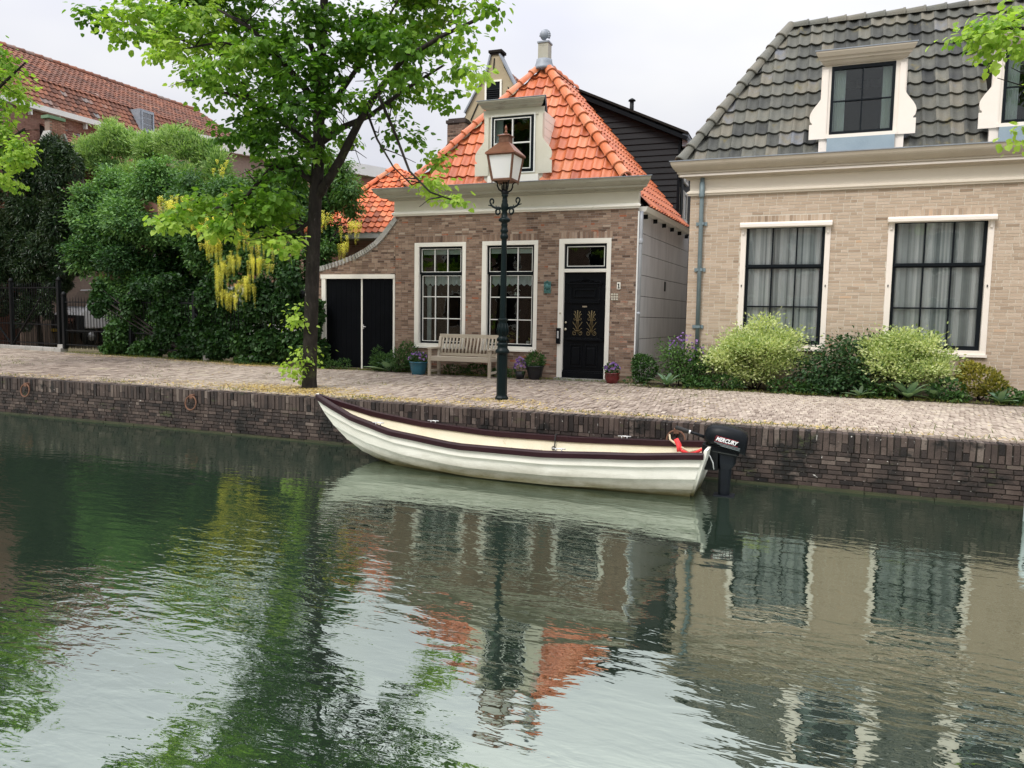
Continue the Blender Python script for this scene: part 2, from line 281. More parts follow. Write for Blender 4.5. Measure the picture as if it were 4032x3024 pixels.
# ------------------------------------------------------------------ mesh helpers
class MB:
    """collects shapes into one mesh object"""
    def __init__(s): s.v = []; s.f = []; s.t = []; s.sm = []
    def add(s, vs_, fs, tone=.5, smooth=False):
        o = len(s.v); s.v += [tuple(p) for p in vs_]
        s.f += [tuple(i + o for i in q) for q in fs]; s.t += [tone] * len(fs); s.sm += [smooth] * len(fs); return s
    def box(s, x0, x1, y0, y1, z0, z1, tone=.5):
        return s.add([(x0, y0, z0), (x1, y0, z0), (x1, y1, z0), (x0, y1, z0), (x0, y0, z1), (x1, y0, z1), (x1, y1, z1), (x0, y1, z1)],
                     [(3, 2, 1, 0), (4, 5, 6, 7), (0, 1, 5, 4), (1, 2, 6, 5), (2, 3, 7, 6), (3, 0, 4, 7)], tone)
    def bar(s, p, q, w_, h_, up=(0, 0, 1), tone=.5):
        p, q = Vector(p), Vector(q); d = (q - p).normalized(); up = Vector(up)
        x = d.cross(up); x = x.normalized() if x.length > 1e-4 else Vector((1, 0, 0)); y = x.cross(d)
        c = [(-w_ / 2, -h_ / 2), (w_ / 2, -h_ / 2), (w_ / 2, h_ / 2), (-w_ / 2, h_ / 2)]
        return s.add([p + x * a + y * b for a, b in c] + [q + x * a + y * b for a, b in c],
                     [(0, 1, 2, 3), (7, 6, 5, 4), (0, 4, 5, 1), (1, 5, 6, 2), (2, 6, 7, 3), (3, 7, 4, 0)], tone)
    def tube(s, pts, rad, n=8, tone=.5, cap=True):
        pts = [Vector(p) for p in pts]; rr = rad if isinstance(rad, (list, tuple)) else [rad] * len(pts)
        o = []; prev = None
        for i, p in enumerate(pts):
            d = (pts[min(i + 1, len(pts) - 1)] - pts[max(i - 1, 0)]).normalized()
            if prev is None:
                a = d.cross(Vector((0, 0, 1))); a = a.normalized() if a.length > 1e-3 else Vector((1, 0, 0))
            else:
                a = (prev - d * prev.dot(d)).normalized()
            prev = a; b = d.cross(a)
            o += [p + (a * math.cos(2 * math.pi * k / n) + b * math.sin(2 * math.pi * k / n)) * rr[i] for k in range(n)]
        fs = [(i * n + k, i * n + (k + 1) % n, (i + 1) * n + (k + 1) % n, (i + 1) * n + k) for i in range(len(pts) - 1) for k in range(n)]
        if cap: fs += [tuple(range(n))[::-1], tuple((len(pts) - 1) * n + k for k in range(n))]
        return s.add(o, fs, tone, True)
    def lathe(s, prof, c=(0, 0, 0), n=16, tone=.5, cap=True, rot=0., smooth=True):
        o = [(c[0] + r * math.cos(rot + 2 * math.pi * k / n), c[1] + r * math.sin(rot + 2 * math.pi * k / n), c[2] + z) for r, z in prof for k in range(n)]
        m = len(prof)
        fs = [(i * n + k, i * n + (k + 1) % n, (i + 1) * n + (k + 1) % n, (i + 1) * n + k) for i in range(m - 1) for k in range(n)]
        if cap: fs += [tuple(range(n))[::-1], tuple((m - 1) * n + k for k in range(n))]
        return s.add(o, fs, tone, smooth)
    def prism(s, poly, y0, y1, tone=.5):
        """poly in (x,z), extruded along y"""
        n = len(poly)
        return s.add([(x, y0, z) for x, z in poly] + [(x, y1, z) for x, z in poly],
                     [tuple(range(n)), tuple(range(2 * n - 1, n - 1, -1))] + [(i, i + n, (i + 1) % n + n, (i + 1) % n) for i in range(n)], tone)
    def extr(s, prof, x0, x1, tone=.5, m0=0., m1=0.):
        """prof in (y,z) closed, extruded along x; m0/m1 mitre the ends outward by -y"""
        n = len(prof)
        return s.add([(x0 + m0 * y, y, z) for y, z in prof] + [(x1 - m1 * y, y, z) for y, z in prof],
                     [tuple(range(n - 1, -1, -1)), tuple(range(n, 2 * n))] + [(i, (i + 1) % n, (i + 1) % n + n, i + n) for i in range(n)], tone)
    def mesh(s, name):
        me = bpy.data.meshes.new(name); me.from_pydata(s.v, [], s.f); me.update()
        a = me.attributes.new('tone', 'FLOAT', 'FACE'); a.data.foreach_set('value', np.array(s.t, dtype=np.float32))
        me.polygons.foreach_set('use_smooth', s.sm)
        bm = bmesh.new(); bm.from_mesh(me); bmesh.ops.recalc_face_normals(bm, faces=bm.faces); bm.to_mesh(me); bm.free()
        return me
    def build(s, name, mat, parent=None, label=None, bevel=0.):
        me = s.mesh(name); me.materials.append(MATS[mat])
        o = link(name, me, parent)
        if bevel:
            b = o.modifiers.new('bevel', 'BEVEL'); b.width = bevel; b.segments = 2; b.limit_method = 'ANGLE'; b.angle_limit = R(40)
        if label: o['label'] = label
        return o

def link(name, data, parent=None, mat=None):
    o = bpy.data.objects.new(name, data); COL.objects.link(o)
    if parent is not None: o.parent = parent
    if mat is not None: o.matrix_local = mat
    return o

def tag(o, label, cat, group=None):
    o['label'] = label; o['category'] = cat
    if group: o['group'] = group
    return o

def thing(name, label, cat, loc=(0, 0, 0), rz=0., group=None):
    o = bpy.data.objects.new(name, None); o.empty_display_size = .2; COL.objects.link(o)
    o.location = loc; o.rotation_euler = (0, 0, rz); return tag(o, label, cat, group)

def struct(o): o['kind'] = 'structure'; return o
def stuff(o): o['kind'] = 'stuff'; return o

def nmesh(name, verts, quads, tones=None, smooth=False):
    me = bpy.data.meshes.new(name); nv, nf, k = len(verts), len(quads), quads.shape[1]
    me.vertices.add(nv); me.vertices.foreach_set('co', np.ascontiguousarray(verts, dtype=np.float32).ravel())
    me.loops.add(nf * k); me.loops.foreach_set('vertex_index', np.ascontiguousarray(quads, dtype=np.int32).ravel())
    me.polygons.add(nf); me.polygons.foreach_set('loop_start', np.arange(0, nf * k, k, dtype=np.int32))
    me.update(calc_edges=True)
    if tones is not None:
        a = me.attributes.new('tone', 'FLOAT', 'FACE'); a.data.foreach_set('value', np.ascontiguousarray(tones, dtype=np.float32))
    me.polygons.foreach_set('use_smooth', np.full(nf, smooth, dtype=bool))
    return me

BOXV = np.array([(x, y, z) for z in (-.5, .5) for y in (-.5, .5) for x in (-.5, .5)], dtype=float)
BOXF = np.array([(0, 2, 3, 1), (4, 5, 7, 6), (0, 1, 5, 4), (1, 3, 7, 5), (3, 2, 6, 7), (2, 0, 4, 6)])

def scatter(parent, frame, name, tmpl, mats, tones, mat, keep=300, nv=10, rest='masonry', smooth=False):
    """places a template many times: the nearest `keep` as single objects that share mesh data, the others joined as stuff"""
    if not len(mats): return
    V, F = tmpl; mats = np.array(mats, dtype=float); tones = np.array(tones, dtype=float)
    fm = np.array(frame) if frame is not None else np.eye(4)
    wc = mats[:, :3, 3] @ fm[:3, :3].T + fm[:3, 3]
    order = np.argsort(np.linalg.norm(wc - np.array(CAM), axis=1))
    one, oth = order[:keep], order[keep:]
    pool = []
    for i in range(nv):
        me = nmesh(name, V, F, np.full(len(F), (i + .5) / nv), smooth); me.materials.append(MATS[mat]); pool.append(me)
    for i in one:
        link(name, pool[min(nv - 1, max(0, int(tones[i] * nv)))], parent, Matrix(mats[i].tolist()))
    if len(oth):
        vv = (np.einsum('nij,vj->nvi', mats[oth][:, :3, :3], V) + mats[oth][:, None, :3, 3]).reshape(-1, 3)
        ff = (F[None] + (np.arange(len(oth)) * len(V))[:, None, None]).reshape(-1, F.shape[1])
        me = nmesh(rest, vv, ff, np.repeat(tones[oth], len(F)), smooth); me.materials.append(MATS[mat])
        stuff(link(rest, me, parent))

def tm(x, y, z, sx, sy, sz, rz=0., ry=0.):
    m = Matrix.Translation((x, y, z))
    if rz: m = m @ Matrix.Rotation(rz, 4, 'Z')
    if ry: m = m @ Matrix.Rotation(ry, 4, 'Y')
    return np.array(m) @ np.diag((sx, sy, sz, 1.))

def wall_bricks(u0, u1, z0, z1, bl, bh, jt, holes, y=0., th=.03, test=None, jit=.002, proud=.006):
    """stretcher-ish rows of brick boxes on the plane y (outside is -y); holes: (u0,u1,z0,z1)"""
    out = []; row = 0; z = z0; ph = bh + jt
    while z + bh * .5 < z1:
        u = u0 - (bl + jt) * (.5 if row % 2 else 0) + rnd.uniform(-.15, .15) * bl * 0
        while u < u1:
            L = bl if rnd.random() > .22 else bl * .5
            a, b = max(u, u0), min(u + L, u1); zt = min(z + bh, z1)
            segs = [(a, b)]
            for h in holes:
                if z + bh * .5 > h[2] and z + bh * .5 < h[3]:
                    ns = []
                    for p, q in segs:
                        if q <= h[0] or p >= h[1]: ns.append((p, q))
                        else:
                            if p < h[0]: ns.append((p, h[0]))
                            if q > h[1]: ns.append((h[1], q))
                    segs = ns
            for p, q in segs:
                if q - p > .025 and (test is None or test((p + q) / 2, z + bh / 2)):
                    d = rnd.uniform(-jit, jit)
                    out.append(tm((p + q) / 2, y + d + th / 2 - proud, (z + zt) / 2 + rnd.uniform(-.001, .001), q - p, th, zt - z, 0, rnd.uniform(-.006, .006)))
            u += L + jt
        z += ph; row += 1
    return out

def pantile(wd, ex, seg=6, amp=.028, lift=.038, th=.018, over=.07):
    """one S-shaped pantile: x across, y up the slope, z off the roof"""
    V = []; xs = [wd * 1.06 * i / seg for i in range(seg + 1)]
    pz = [amp * (math.sin(2 * math.pi * (i / seg) + .6) + .25 * math.sin(4 * math.pi * i / seg)) + .014 * i / seg for i in range(seg + 1)]
    for i, x in enumerate(xs): V.append((x, -.02, pz[i] + lift))
    for i, x in enumerate(xs): V.append((x, ex + over, pz[i] - .006))
    for i, x in enumerate(xs): V.append((x, -.02, pz[i] + lift))
    for i, x in enumerate(xs): V.append((x, -.012, pz[i] + lift - th - .012))
    n = seg + 1
    F = [(i, i + 1, n + i + 1, n + i) for i in range(seg)] + [(3 * n + i, 3 * n + i + 1, 2 * n + i + 1, 2 * n + i) for i in range(seg)]
    return np.array(V), np.array(F)

def ridge_tmpl(L=.36, r0=.125, r1=.10, seg=7):
    V = []; F = []
    for y, r in ((0, r0 + .012), (.04, r0 + .012), (.045, r0), (L, r1)):
        V += [(r * math.cos(math.pi * (k / seg * 1.1 - .05)), y, r * math.sin(math.pi * (k / seg * 1.1 - .05))) for k in range(seg + 1)]
    V += [((r0 - .02) * math.cos(math.pi * (k / seg * 1.1 - .05)), .002, (r0 - .02) * math.sin(math.pi * (k / seg * 1.1 - .05))) for k in range(seg + 1)]
    n = seg + 1
    for j in range(3): F += [(j * n + k, (j + 1) * n + k, (j + 1) * n + k + 1, j * n + k + 1) for k in range(seg)]
    F += [(k, k + 1, 4 * n + k + 1, 4 * n + k) for k in range(seg)]
    return np.array(V), np.array(F)

def frame_on(o, ex, ey):
    ex, ey = Vector(ex).normalized(), Vector(ey); ey = (ey - ex * ey.dot(ex)).normalized(); ez = ex.cross(ey)
    m = Matrix((ex, ey, ez)).transposed().to_4x4(); m.translation = Vector(o); return m

def inside(poly, x, y):
    c = False; n = len(poly)
    for i in range(n):
        x1, y1 = poly[i]; x2, y2 = poly[(i + 1) % n]
        if (y1 > y) != (y2 > y) and x < (x2 - x1) * (y - y1) / (y2 - y1) + x1: c = not c
    return c

def tile_plane(parent, frame, P, poly, wd, ex, mat, holes=(), keep=300, seg=6, tone=None, name='tile', rest='tile_field', offs=0., lift=.038):
    """P: matrix of the roof plane (x along eave, y up slope, z out); poly: outline in the plane; tiles cut at its edges"""
    V, F = pantile(wd, ex, seg, lift=lift, th=.018 + (lift - .038))
    xs = [p[0] for p in poly]; ys = [p[1] for p in poly]
    mats, tones = [], []; row = 0; y = min(ys)
    Pn = np.array(P)
    while y < max(ys) - .04:
        x = min(xs) - wd + offs
        while x < max(xs):
            cs = [(x + .01, y + .01), (x + wd - .01, y + .01), (x + .01, y + ex - .01), (x + wd - .01, y + ex - .01)]
            k = sum(inside(poly, *c) for c in cs)
            hid = any(all(h[0] <= c[0] <= h[1] and h[2] <= c[1] <= h[3] for c in cs) for h in holes)
            if k and not hid:
                t = rnd.betavariate(2, 2) if tone is None else tone(x, y)
                l = Matrix.Translation((x, y, rnd.uniform(-.003, .004))) @ Matrix.Rotation(rnd.uniform(-.012, .012), 4, 'Z')
                if k == 4:
                    mats.append(Pn @ np.array(l)); tones.append(t)
                else:
                    bm = bmesh.new(); vv = [bm.verts.new(l @ Vector(p)) for p in V.tolist()]
                    for q in F: bm.faces.new([vv[i] for i in q]).smooth = True
                    n = len(poly)
                    for i in range(n):
                        a, b = Vector(poly[i]), Vector(poly[(i + 1) % n]); d = (b - a).normalized()
                        if min(a.y, b.y) == min(ys) and abs(d.y) < .01: continue
                        bmesh.ops.bisect_plane(bm, geom=bm.verts[:] + bm.edges[:] + bm.faces[:], plane_co=(a.x, a.y, 0), plane_no=(d.y, -d.x, 0), clear_outer=True)
                    if len(bm.faces) > 2:
                        me = bpy.data.meshes.new(name); bm.to_mesh(me)
                        at = me.attributes.new('tone', 'FLOAT', 'FACE'); at.data.foreach_set('value', [t] * len(me.polygons))
                        me.materials.append(MATS[mat]); link(name, me, parent, P)
                    bm.free()
            x += wd
        y += ex; row += 1
    scatter(parent, frame, name, (V, F), mats, tones, mat, keep, 10, rest, True)

def ridge_line(parent, frame, p, q, mat, r0=.125, L=.34, name='ridge_tile', up=(0, 0, 1), keep=300):
    p, q = Vector(p), Vector(q); d = (q - p); n = max(1, round(d.length / L)); d.normalize()
    x = d.cross(Vector(up)).normalized(); z = x.cross(d)
    m0 = Matrix((x, d, z)).transposed().to_4x4(); ms = []
    for i in range(n):
        m = m0.copy(); m.translation = p + d * (i * (q - p).length / n); ms.append(np.array(m))
    scatter(parent, frame, name, ridge_tmpl((q - p).length / n + .05, r0, r0 * .8), ms, [rnd.uniform(.45, .9) for _ in ms], mat, keep, 6, 'ridge_tiles', smooth=True)

# ------------------------------------------------------------------ leaves
LEAF = {  # base at origin, blade along +y, x across, z up; two quads folded at the midrib
 'heart': np.array([(0, 0, 0), (-.46, .14, .05), (-.40, .62, .03), (0, 1, -.10), (.40, .62, .03), (.46, .14, .05)]),
 'oval': np.array([(0, 0, 0), (-.24, .28, .05), (-.22, .68, .04), (0, 1, -.04), (.22, .68, .04), (.24, .28, .05)]),
 'lance': np.array([(0, 0, 0), (-.13, .30, .03), (-.11, .66, .02), (0, 1, -.10), (.11, .66, .02), (.13, .30, .03)]),
 'blade': np.array([(0, 0, 0), (-.05, .3, .01), (-.04, .7, 0), (0, 1, -.06), (.04, .7, 0), (.05, .3, .01)]),
}
def leaf_mesh(name, pos, dirs, nrm, size, tones, shape):
    """pos/dirs/nrm: (N,3); builds N folded leaves"""
    n = len(pos); d = dirs / (np.linalg.norm(dirs, axis=1, keepdims=True) + 1e-9)
    x = np.cross(d, nrm); x /= (np.linalg.norm(x, axis=1, keepdims=True) + 1e-9); z = np.cross(x, d)
    L = LEAF[shape]
    V = pos[:, None] + size[:, None, None] * (L[None, :, 0:1] * x[:, None] + L[None, :, 1:2] * d[:, None] + L[None, :, 2:3] * z[:, None])
    o = (np.arange(n) * 6)[:, None]
    Q = np.concatenate([o + np.array([[0, 3, 2, 1]]), o + np.array([[0, 5, 4, 3]])], 1).reshape(-1, 4)
    return nmesh(name, V.reshape(-1, 3), Q, np.repeat(tones, 2))

def lumpy(clumps, k=7, s=.46, dt=.16, ext=1.0):
    """splits each clump into smaller ones sitting on its surface, so that the mass gets an uneven, clustered outline"""
    out = []
    for c in clumps:
        for i in range(k):
            u = rand_dir(1)[0] * ext * nrg.uniform(.45, .85)
            q = s * nrg.uniform(.75, 1.25)
            out.append((c[0] + u[0] * c[3], c[1] + u[1] * c[4], c[2] + u[2] * c[5], c[3] * q, max(.1, c[4] * q), c[5] * q, min(.95, max(.05, c[6] + nrg.normal() * dt))))
    return out

def rand_dir(n):
    v = nrg.normal(size=(n, 3)); return v / np.linalg.norm(v, axis=1, keepdims=True)

def foliage(name, clumps, dens, size, mat, parent, shape='oval', shell=.55, droop=.3, spray=0, up=.6, tvar=.22, out=.6, clip=None, kind=None):
    """clumps: (x,y,z,rx,ry,rz,tone); dens: leaves per square metre of clump cross-section; spray>0 groups leaves in flat sprays"""
    P, T, O = [], [], []
    for c in clumps:
        cx, cy, cz, rx, ry, rz, tn = c
        n = max(6, int(dens * 4 * (rx * ry + rx * rz + ry * rz) / 3 * 2))
        u = rand_dir(n); r = np.power(nrg.random(n), .33) * (1 - shell) + shell * nrg.uniform(.75, 1.08, n)
        if spray:
            k = max(2, n // spray); su = rand_dir(k); sr = np.power(nrg.random(k), .4)
            sc_ = su * sr[:, None] * np.array([rx, ry, rz]); idx = nrg.integers(0, k, n)
            tilt = rand_dir(k) * .55 + np.array([0, 0, 1.]); tilt /= np.linalg.norm(tilt, axis=1, keepdims=True)
            q = nrg.normal(size=(n, 3)) * .13
            tl = tilt[idx]; q -= tl * (np.sum(q * tl, 1, keepdims=True)) * .8
            p = sc_[idx] + q; ou = su[idx] * .6 + q / .15
            tt = tn + (nrg.normal(size=k) * tvar * .6)[idx] + nrg.normal(size=n) * tvar * .5
        else:
            p = u * r[:, None] * np.array([rx, ry, rz]); ou = u
            tt = tn + nrg.normal(size=n) * tvar
        P.append(p + np.array([cx, cy, cz])); O.append(ou); T.append(tt)
    P = np.concatenate(P); O = np.concatenate(O); T = np.clip(np.concatenate(T), .02, .98); n = len(P)
    if clip is not None:
        k = clip(P); P, O, T = P[k], O[k], T[k]; n = len(P)
    d = O * out + rand_dir(n) * .6 + np.array([0, 0, -droop]); nm = rand_dir(n) * .5 + np.array([0, 0, up]) + O * .35
    sz = size * nrg.uniform(.65, 1.25, n)
    me = leaf_mesh(name, P, d, nm, sz, T, shape); me.materials.append(MATS[mat])
    o = link(name, me, parent)
    if kind: o['kind'] = kind
    return o

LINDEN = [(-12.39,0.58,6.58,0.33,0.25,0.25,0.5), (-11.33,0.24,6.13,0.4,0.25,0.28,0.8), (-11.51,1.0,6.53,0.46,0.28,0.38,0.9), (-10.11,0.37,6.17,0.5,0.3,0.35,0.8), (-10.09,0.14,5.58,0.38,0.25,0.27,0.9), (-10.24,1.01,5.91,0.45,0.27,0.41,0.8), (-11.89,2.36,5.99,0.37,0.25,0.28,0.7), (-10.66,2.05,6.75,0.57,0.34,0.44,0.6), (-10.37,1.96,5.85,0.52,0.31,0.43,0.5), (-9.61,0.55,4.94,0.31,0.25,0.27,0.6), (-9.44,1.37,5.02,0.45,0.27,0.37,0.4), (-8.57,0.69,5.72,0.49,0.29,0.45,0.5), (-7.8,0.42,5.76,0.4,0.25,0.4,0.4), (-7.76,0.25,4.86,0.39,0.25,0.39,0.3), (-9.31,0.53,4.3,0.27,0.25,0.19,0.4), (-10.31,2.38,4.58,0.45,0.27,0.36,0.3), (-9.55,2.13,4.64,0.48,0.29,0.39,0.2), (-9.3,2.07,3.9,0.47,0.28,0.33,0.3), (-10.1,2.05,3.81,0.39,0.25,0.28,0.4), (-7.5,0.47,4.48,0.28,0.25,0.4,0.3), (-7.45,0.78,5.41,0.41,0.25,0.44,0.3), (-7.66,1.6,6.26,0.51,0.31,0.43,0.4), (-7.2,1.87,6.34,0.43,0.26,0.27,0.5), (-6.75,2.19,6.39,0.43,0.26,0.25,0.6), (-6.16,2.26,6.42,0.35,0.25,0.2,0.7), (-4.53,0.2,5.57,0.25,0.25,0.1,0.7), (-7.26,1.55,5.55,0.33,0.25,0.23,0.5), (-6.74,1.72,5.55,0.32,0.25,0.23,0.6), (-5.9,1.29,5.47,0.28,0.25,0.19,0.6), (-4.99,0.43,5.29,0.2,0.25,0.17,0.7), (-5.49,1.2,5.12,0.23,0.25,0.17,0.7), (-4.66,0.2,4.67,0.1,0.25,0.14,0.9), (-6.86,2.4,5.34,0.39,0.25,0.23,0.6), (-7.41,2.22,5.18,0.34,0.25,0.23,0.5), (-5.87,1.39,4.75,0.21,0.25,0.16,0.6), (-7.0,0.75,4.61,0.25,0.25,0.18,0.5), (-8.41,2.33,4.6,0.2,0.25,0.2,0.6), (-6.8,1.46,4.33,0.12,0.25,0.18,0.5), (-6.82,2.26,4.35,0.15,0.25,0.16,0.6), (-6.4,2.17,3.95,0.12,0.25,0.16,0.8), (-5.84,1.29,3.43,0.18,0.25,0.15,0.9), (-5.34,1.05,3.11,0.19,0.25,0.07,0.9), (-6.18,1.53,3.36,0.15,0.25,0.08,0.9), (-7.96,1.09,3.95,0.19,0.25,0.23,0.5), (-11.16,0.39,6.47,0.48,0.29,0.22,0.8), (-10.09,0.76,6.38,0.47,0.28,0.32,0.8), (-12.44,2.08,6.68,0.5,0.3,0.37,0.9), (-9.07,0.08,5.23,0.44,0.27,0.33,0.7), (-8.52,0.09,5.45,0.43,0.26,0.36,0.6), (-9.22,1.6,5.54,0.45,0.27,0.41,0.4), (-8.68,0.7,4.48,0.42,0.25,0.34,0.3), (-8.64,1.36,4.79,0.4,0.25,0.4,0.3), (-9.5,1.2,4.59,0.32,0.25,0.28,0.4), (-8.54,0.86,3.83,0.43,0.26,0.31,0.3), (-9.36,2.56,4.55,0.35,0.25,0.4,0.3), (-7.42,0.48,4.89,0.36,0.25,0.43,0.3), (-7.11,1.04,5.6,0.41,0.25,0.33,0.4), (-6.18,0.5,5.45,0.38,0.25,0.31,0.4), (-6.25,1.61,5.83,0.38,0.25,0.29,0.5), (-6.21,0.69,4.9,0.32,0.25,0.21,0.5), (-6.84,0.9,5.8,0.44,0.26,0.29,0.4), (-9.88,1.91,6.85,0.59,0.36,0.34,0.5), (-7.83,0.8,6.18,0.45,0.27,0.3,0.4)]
SPRAY = [(-10.98,1.15,3.13,0.31,0.25,0.15,0.8), (-10.73,1.46,3.32,0.34,0.25,0.19,0.8), (-10.95,0.74,2.86,0.18,0.25,0.13,1), (-9.5,0.71,2.93,0.32,0.25,0.17,0.7), (-9.03,0.86,3.05,0.32,0.25,0.17,0.7), (-8.93,1.34,3.03,0.28,0.25,0.16,0.7), (-9.13,1.2,2.62,0.29,0.25,0.15,0.9), (-8.41,0.86,2.41,0.2,0.25,0.12,0.9), (-9.51,0.95,3.31,0.32,0.25,0.16,0.6), (-8.6,0.81,3.25,0.28,0.25,0.17,0.6), (-10.04,1.06,2.75,0.28,0.25,0.12,1)]
SUCKER = [(-8.45,1.1,1.21,0.06,0.25,0.27,1), (-8.53,1.17,0.32,0.16,0.25,0.21,1), (-8.39,1.19,0.61,0.1,0.25,0.13,1)]
LABURNUM = [(-16.89,7.35,4.53,0.73,0.44,0.66,0.5), (-15.5,7.13,4.82,0.77,0.46,0.64,0.5), (-14.58,7.36,4.56,0.76,0.46,0.64,0.5), (-12.88,6.42,4.57,0.59,0.35,0.47,0.5), (-13.42,6.69,2.73,0.67,0.4,0.67,0.5), (-15.09,7.37,2.8,0.78,0.47,0.78,0.5), (-16.23,7.18,3.32,0.65,0.39,0.65,0.5), (-12.93,6.81,2.01,0.43,0.26,0.61,0.5), (-12.13,7.34,4.69,0.49,0.29,0.61,0.5), (-11.48,7.02,4.2,0.36,0.25,0.53,0.6), (-12.16,7.22,3.71,0.44,0.26,0.67,0.4), (-11.46,6.69,4.8,0.35,0.25,0.35,0.7), (-11.81,6.59,2.7,0.33,0.25,0.42,0.5), (-12.05,6.84,5.24,0.36,0.25,0.36,0.6), (-11.01,6.54,4.39,0.28,0.25,0.28,0.7), (-13.66,6.78,1.76,0.62,0.37,0.49,0.5), (-12.15,7.36,2.4,0.17,0.25,0.34,0.7)]
BIGSHRUB = [(-21.56,8.36,5.02,1.12,0.67,0.82,0.8), (-19.68,7.91,4.03,1.21,0.73,0.85,0.7), (-21.75,7.96,3.52,1.03,0.62,0.89,0.6), (-20.37,8.14,2.93,1.39,0.83,0.87,0.5), (-19.34,9.0,2.98,1.11,0.67,1.04,0.4), (-19.23,8.41,5.21,1.08,0.65,0.79,0.8), (-21.01,8.31,1.77,1.12,0.67,0.67,0.4), (-19.14,8.04,1.2,1.08,0.65,0.72,0.3), (-18.87,9.27,1.67,0.97,0.58,0.9,0.3), (-17.51,8.49,2.92,0.85,0.51,0.85,0.5), (-16.73,8.19,1.1,0.83,0.5,0.76,0.3), (-17.89,7.98,4.12,0.97,0.58,0.83,0.7), (-22.14,7.98,4.55,0.67,0.4,0.74,0.6), (-19.42,8.14,2.06,1.01,0.61,0.72,0.4), (-16.55,8.85,4.74,0.7,0.42,0.63,0.6), (-15.23,8.11,3.79,0.73,0.44,0.67,0.4), (-14.13,7.96,3.61,0.72,0.43,0.72,0.4), (-14.29,8.59,4.47,0.67,0.4,0.6,0.5), (-16.38,8.25,3.56,0.68,0.41,0.68,0.5), (-15.96,9.3,5.19,0.71,0.42,0.56,0.6)]
CYPRESS = [(-25.93,11.37,7.22,0.87,0.52,0.78,0.9), (-24.76,11.62,7.7,0.78,0.47,0.69,0.9), (-23.44,11.76,7.05,0.85,0.51,0.68,0.8), (-21.85,11.55,7.32,0.7,0.42,0.63,0.9), (-21.12,11.89,7.1,0.6,0.36,0.6,0.8), (-24.89,11.59,6.43,1.04,0.63,0.78,0.6), (-21.35,11.45,6.05,0.91,0.54,0.66,0.7), (-26.91,11.55,6.79,0.6,0.36,0.71,0.7), (-23.44,11.32,6.06,0.85,0.51,0.51,0.6), (-20.18,11.55,6.09,0.65,0.39,0.81,0.6)]
CYPBROWN = [(-22.24,10.85,6.2,0.74,0.44,0.36,0.5), (-23.39,10.98,5.96,0.43,0.26,0.23,0.5)]
EVERGREEN = [(-26.65,8.92,6.53,0.81,0.49,0.81,0.5), (-25.01,8.75,6.63,0.87,0.52,0.71,0.5), (-23.62,8.52,5.82,0.69,0.42,0.77,0.5), (-25.85,8.63,5.1,0.96,0.58,0.96,0.5), (-24.26,8.62,4.72,0.86,0.52,0.94,0.5), (-26.37,8.6,3.68,0.89,0.53,0.89,0.5), (-24.76,8.62,3.49,0.87,0.52,0.79,0.5), (-23.85,8.93,4.13,0.63,0.38,0.79,0.5), (-25.9,8.57,2.71,0.72,0.43,0.48,0.5), (-23.77,8.53,3.0,0.62,0.37,0.53,0.5), (-27.32,8.96,4.56,0.83,0.5,0.99,0.5), (-25.42,8.78,4.15,0.88,0.53,0.96,0.5), (-25.73,9.0,5.94,0.81,0.48,0.81,0.5), (-26.81,8.7,2.57,0.66,0.39,0.56,0.5), (-25.98,8.95,2.34,0.65,0.39,0.43,0.5), (-24.65,8.83,2.4,0.64,0.38,0.42,0.5), (-23.7,8.9,2.8,0.47,0.28,0.54,0.5), (-27.12,8.87,1.59,0.5,0.3,0.5,0.5), (-25.99,8.75,1.27,0.55,0.33,0.55,0.5), (-24.77,8.55,1.6,0.38,0.25,0.48,0.5)]
IVY = [(-19.72,6.64,1.72,0.41,0.25,0.55,0.5), (-18.88,6.53,0.92,0.54,0.25,0.67,0.5), (-19.23,6.57,0.1,0.54,0.25,0.24,0.6), (-17.74,6.38,0.36,0.59,0.25,0.39,0.6), (-17.11,6.3,0.96,0.65,0.25,0.65,0.5), (-15.75,6.11,0.73,0.63,0.25,0.63,0.4), (-14.64,5.95,0.58,0.61,0.25,0.49,0.4), (-13.58,5.78,0.55,0.59,0.25,0.47,0.4), (-12.57,5.62,0.64,0.52,0.25,0.52,0.4), (-11.69,5.47,0.61,0.34,0.25,0.45,0.4), (-18.11,6.44,1.66,0.59,0.25,0.53,0.4), (-16.49,6.22,1.92,0.63,0.25,0.51,0.3), (-14.8,5.97,1.85,0.61,0.25,0.61,0.3), (-13.22,5.73,1.61,0.64,0.25,0.58,0.3), (-12.07,5.54,1.73,0.45,0.25,0.56,0.3), (-11.14,5.38,1.18,0.13,0.25,0.55,0.4), (-16.15,6.16,0.09,0.63,0.25,0.15,0.6), (-13.25,5.73,0.12,0.59,0.25,0.12,0.6), (-11.14,5.38,0.41,0.15,0.25,0.29,0.5)]
LEFTLIME = [(-15.69,1.13,6.47,0.15,0.25,0.21,0.8), (-16.12,1.52,6.17,0.25,0.25,0.25,1), (-16.03,1.54,5.7,0.23,0.25,0.31,1), (-16.41,1.55,5.06,0.22,0.25,0.34,0.9), (-15.64,1.2,4.51,0.29,0.25,0.32,1), (-16.18,1.39,4.05,0.25,0.25,0.22,1), (-15.65,1.48,4.66,0.1,0.25,0.19,1), (-15.63,1.39,4.4,0.13,0.25,0.17,1), (-16.94,1.49,6.39,0.49,0.3,0.49,0.8), (-16.92,1.32,4.9,0.49,0.3,0.59,0.8)]
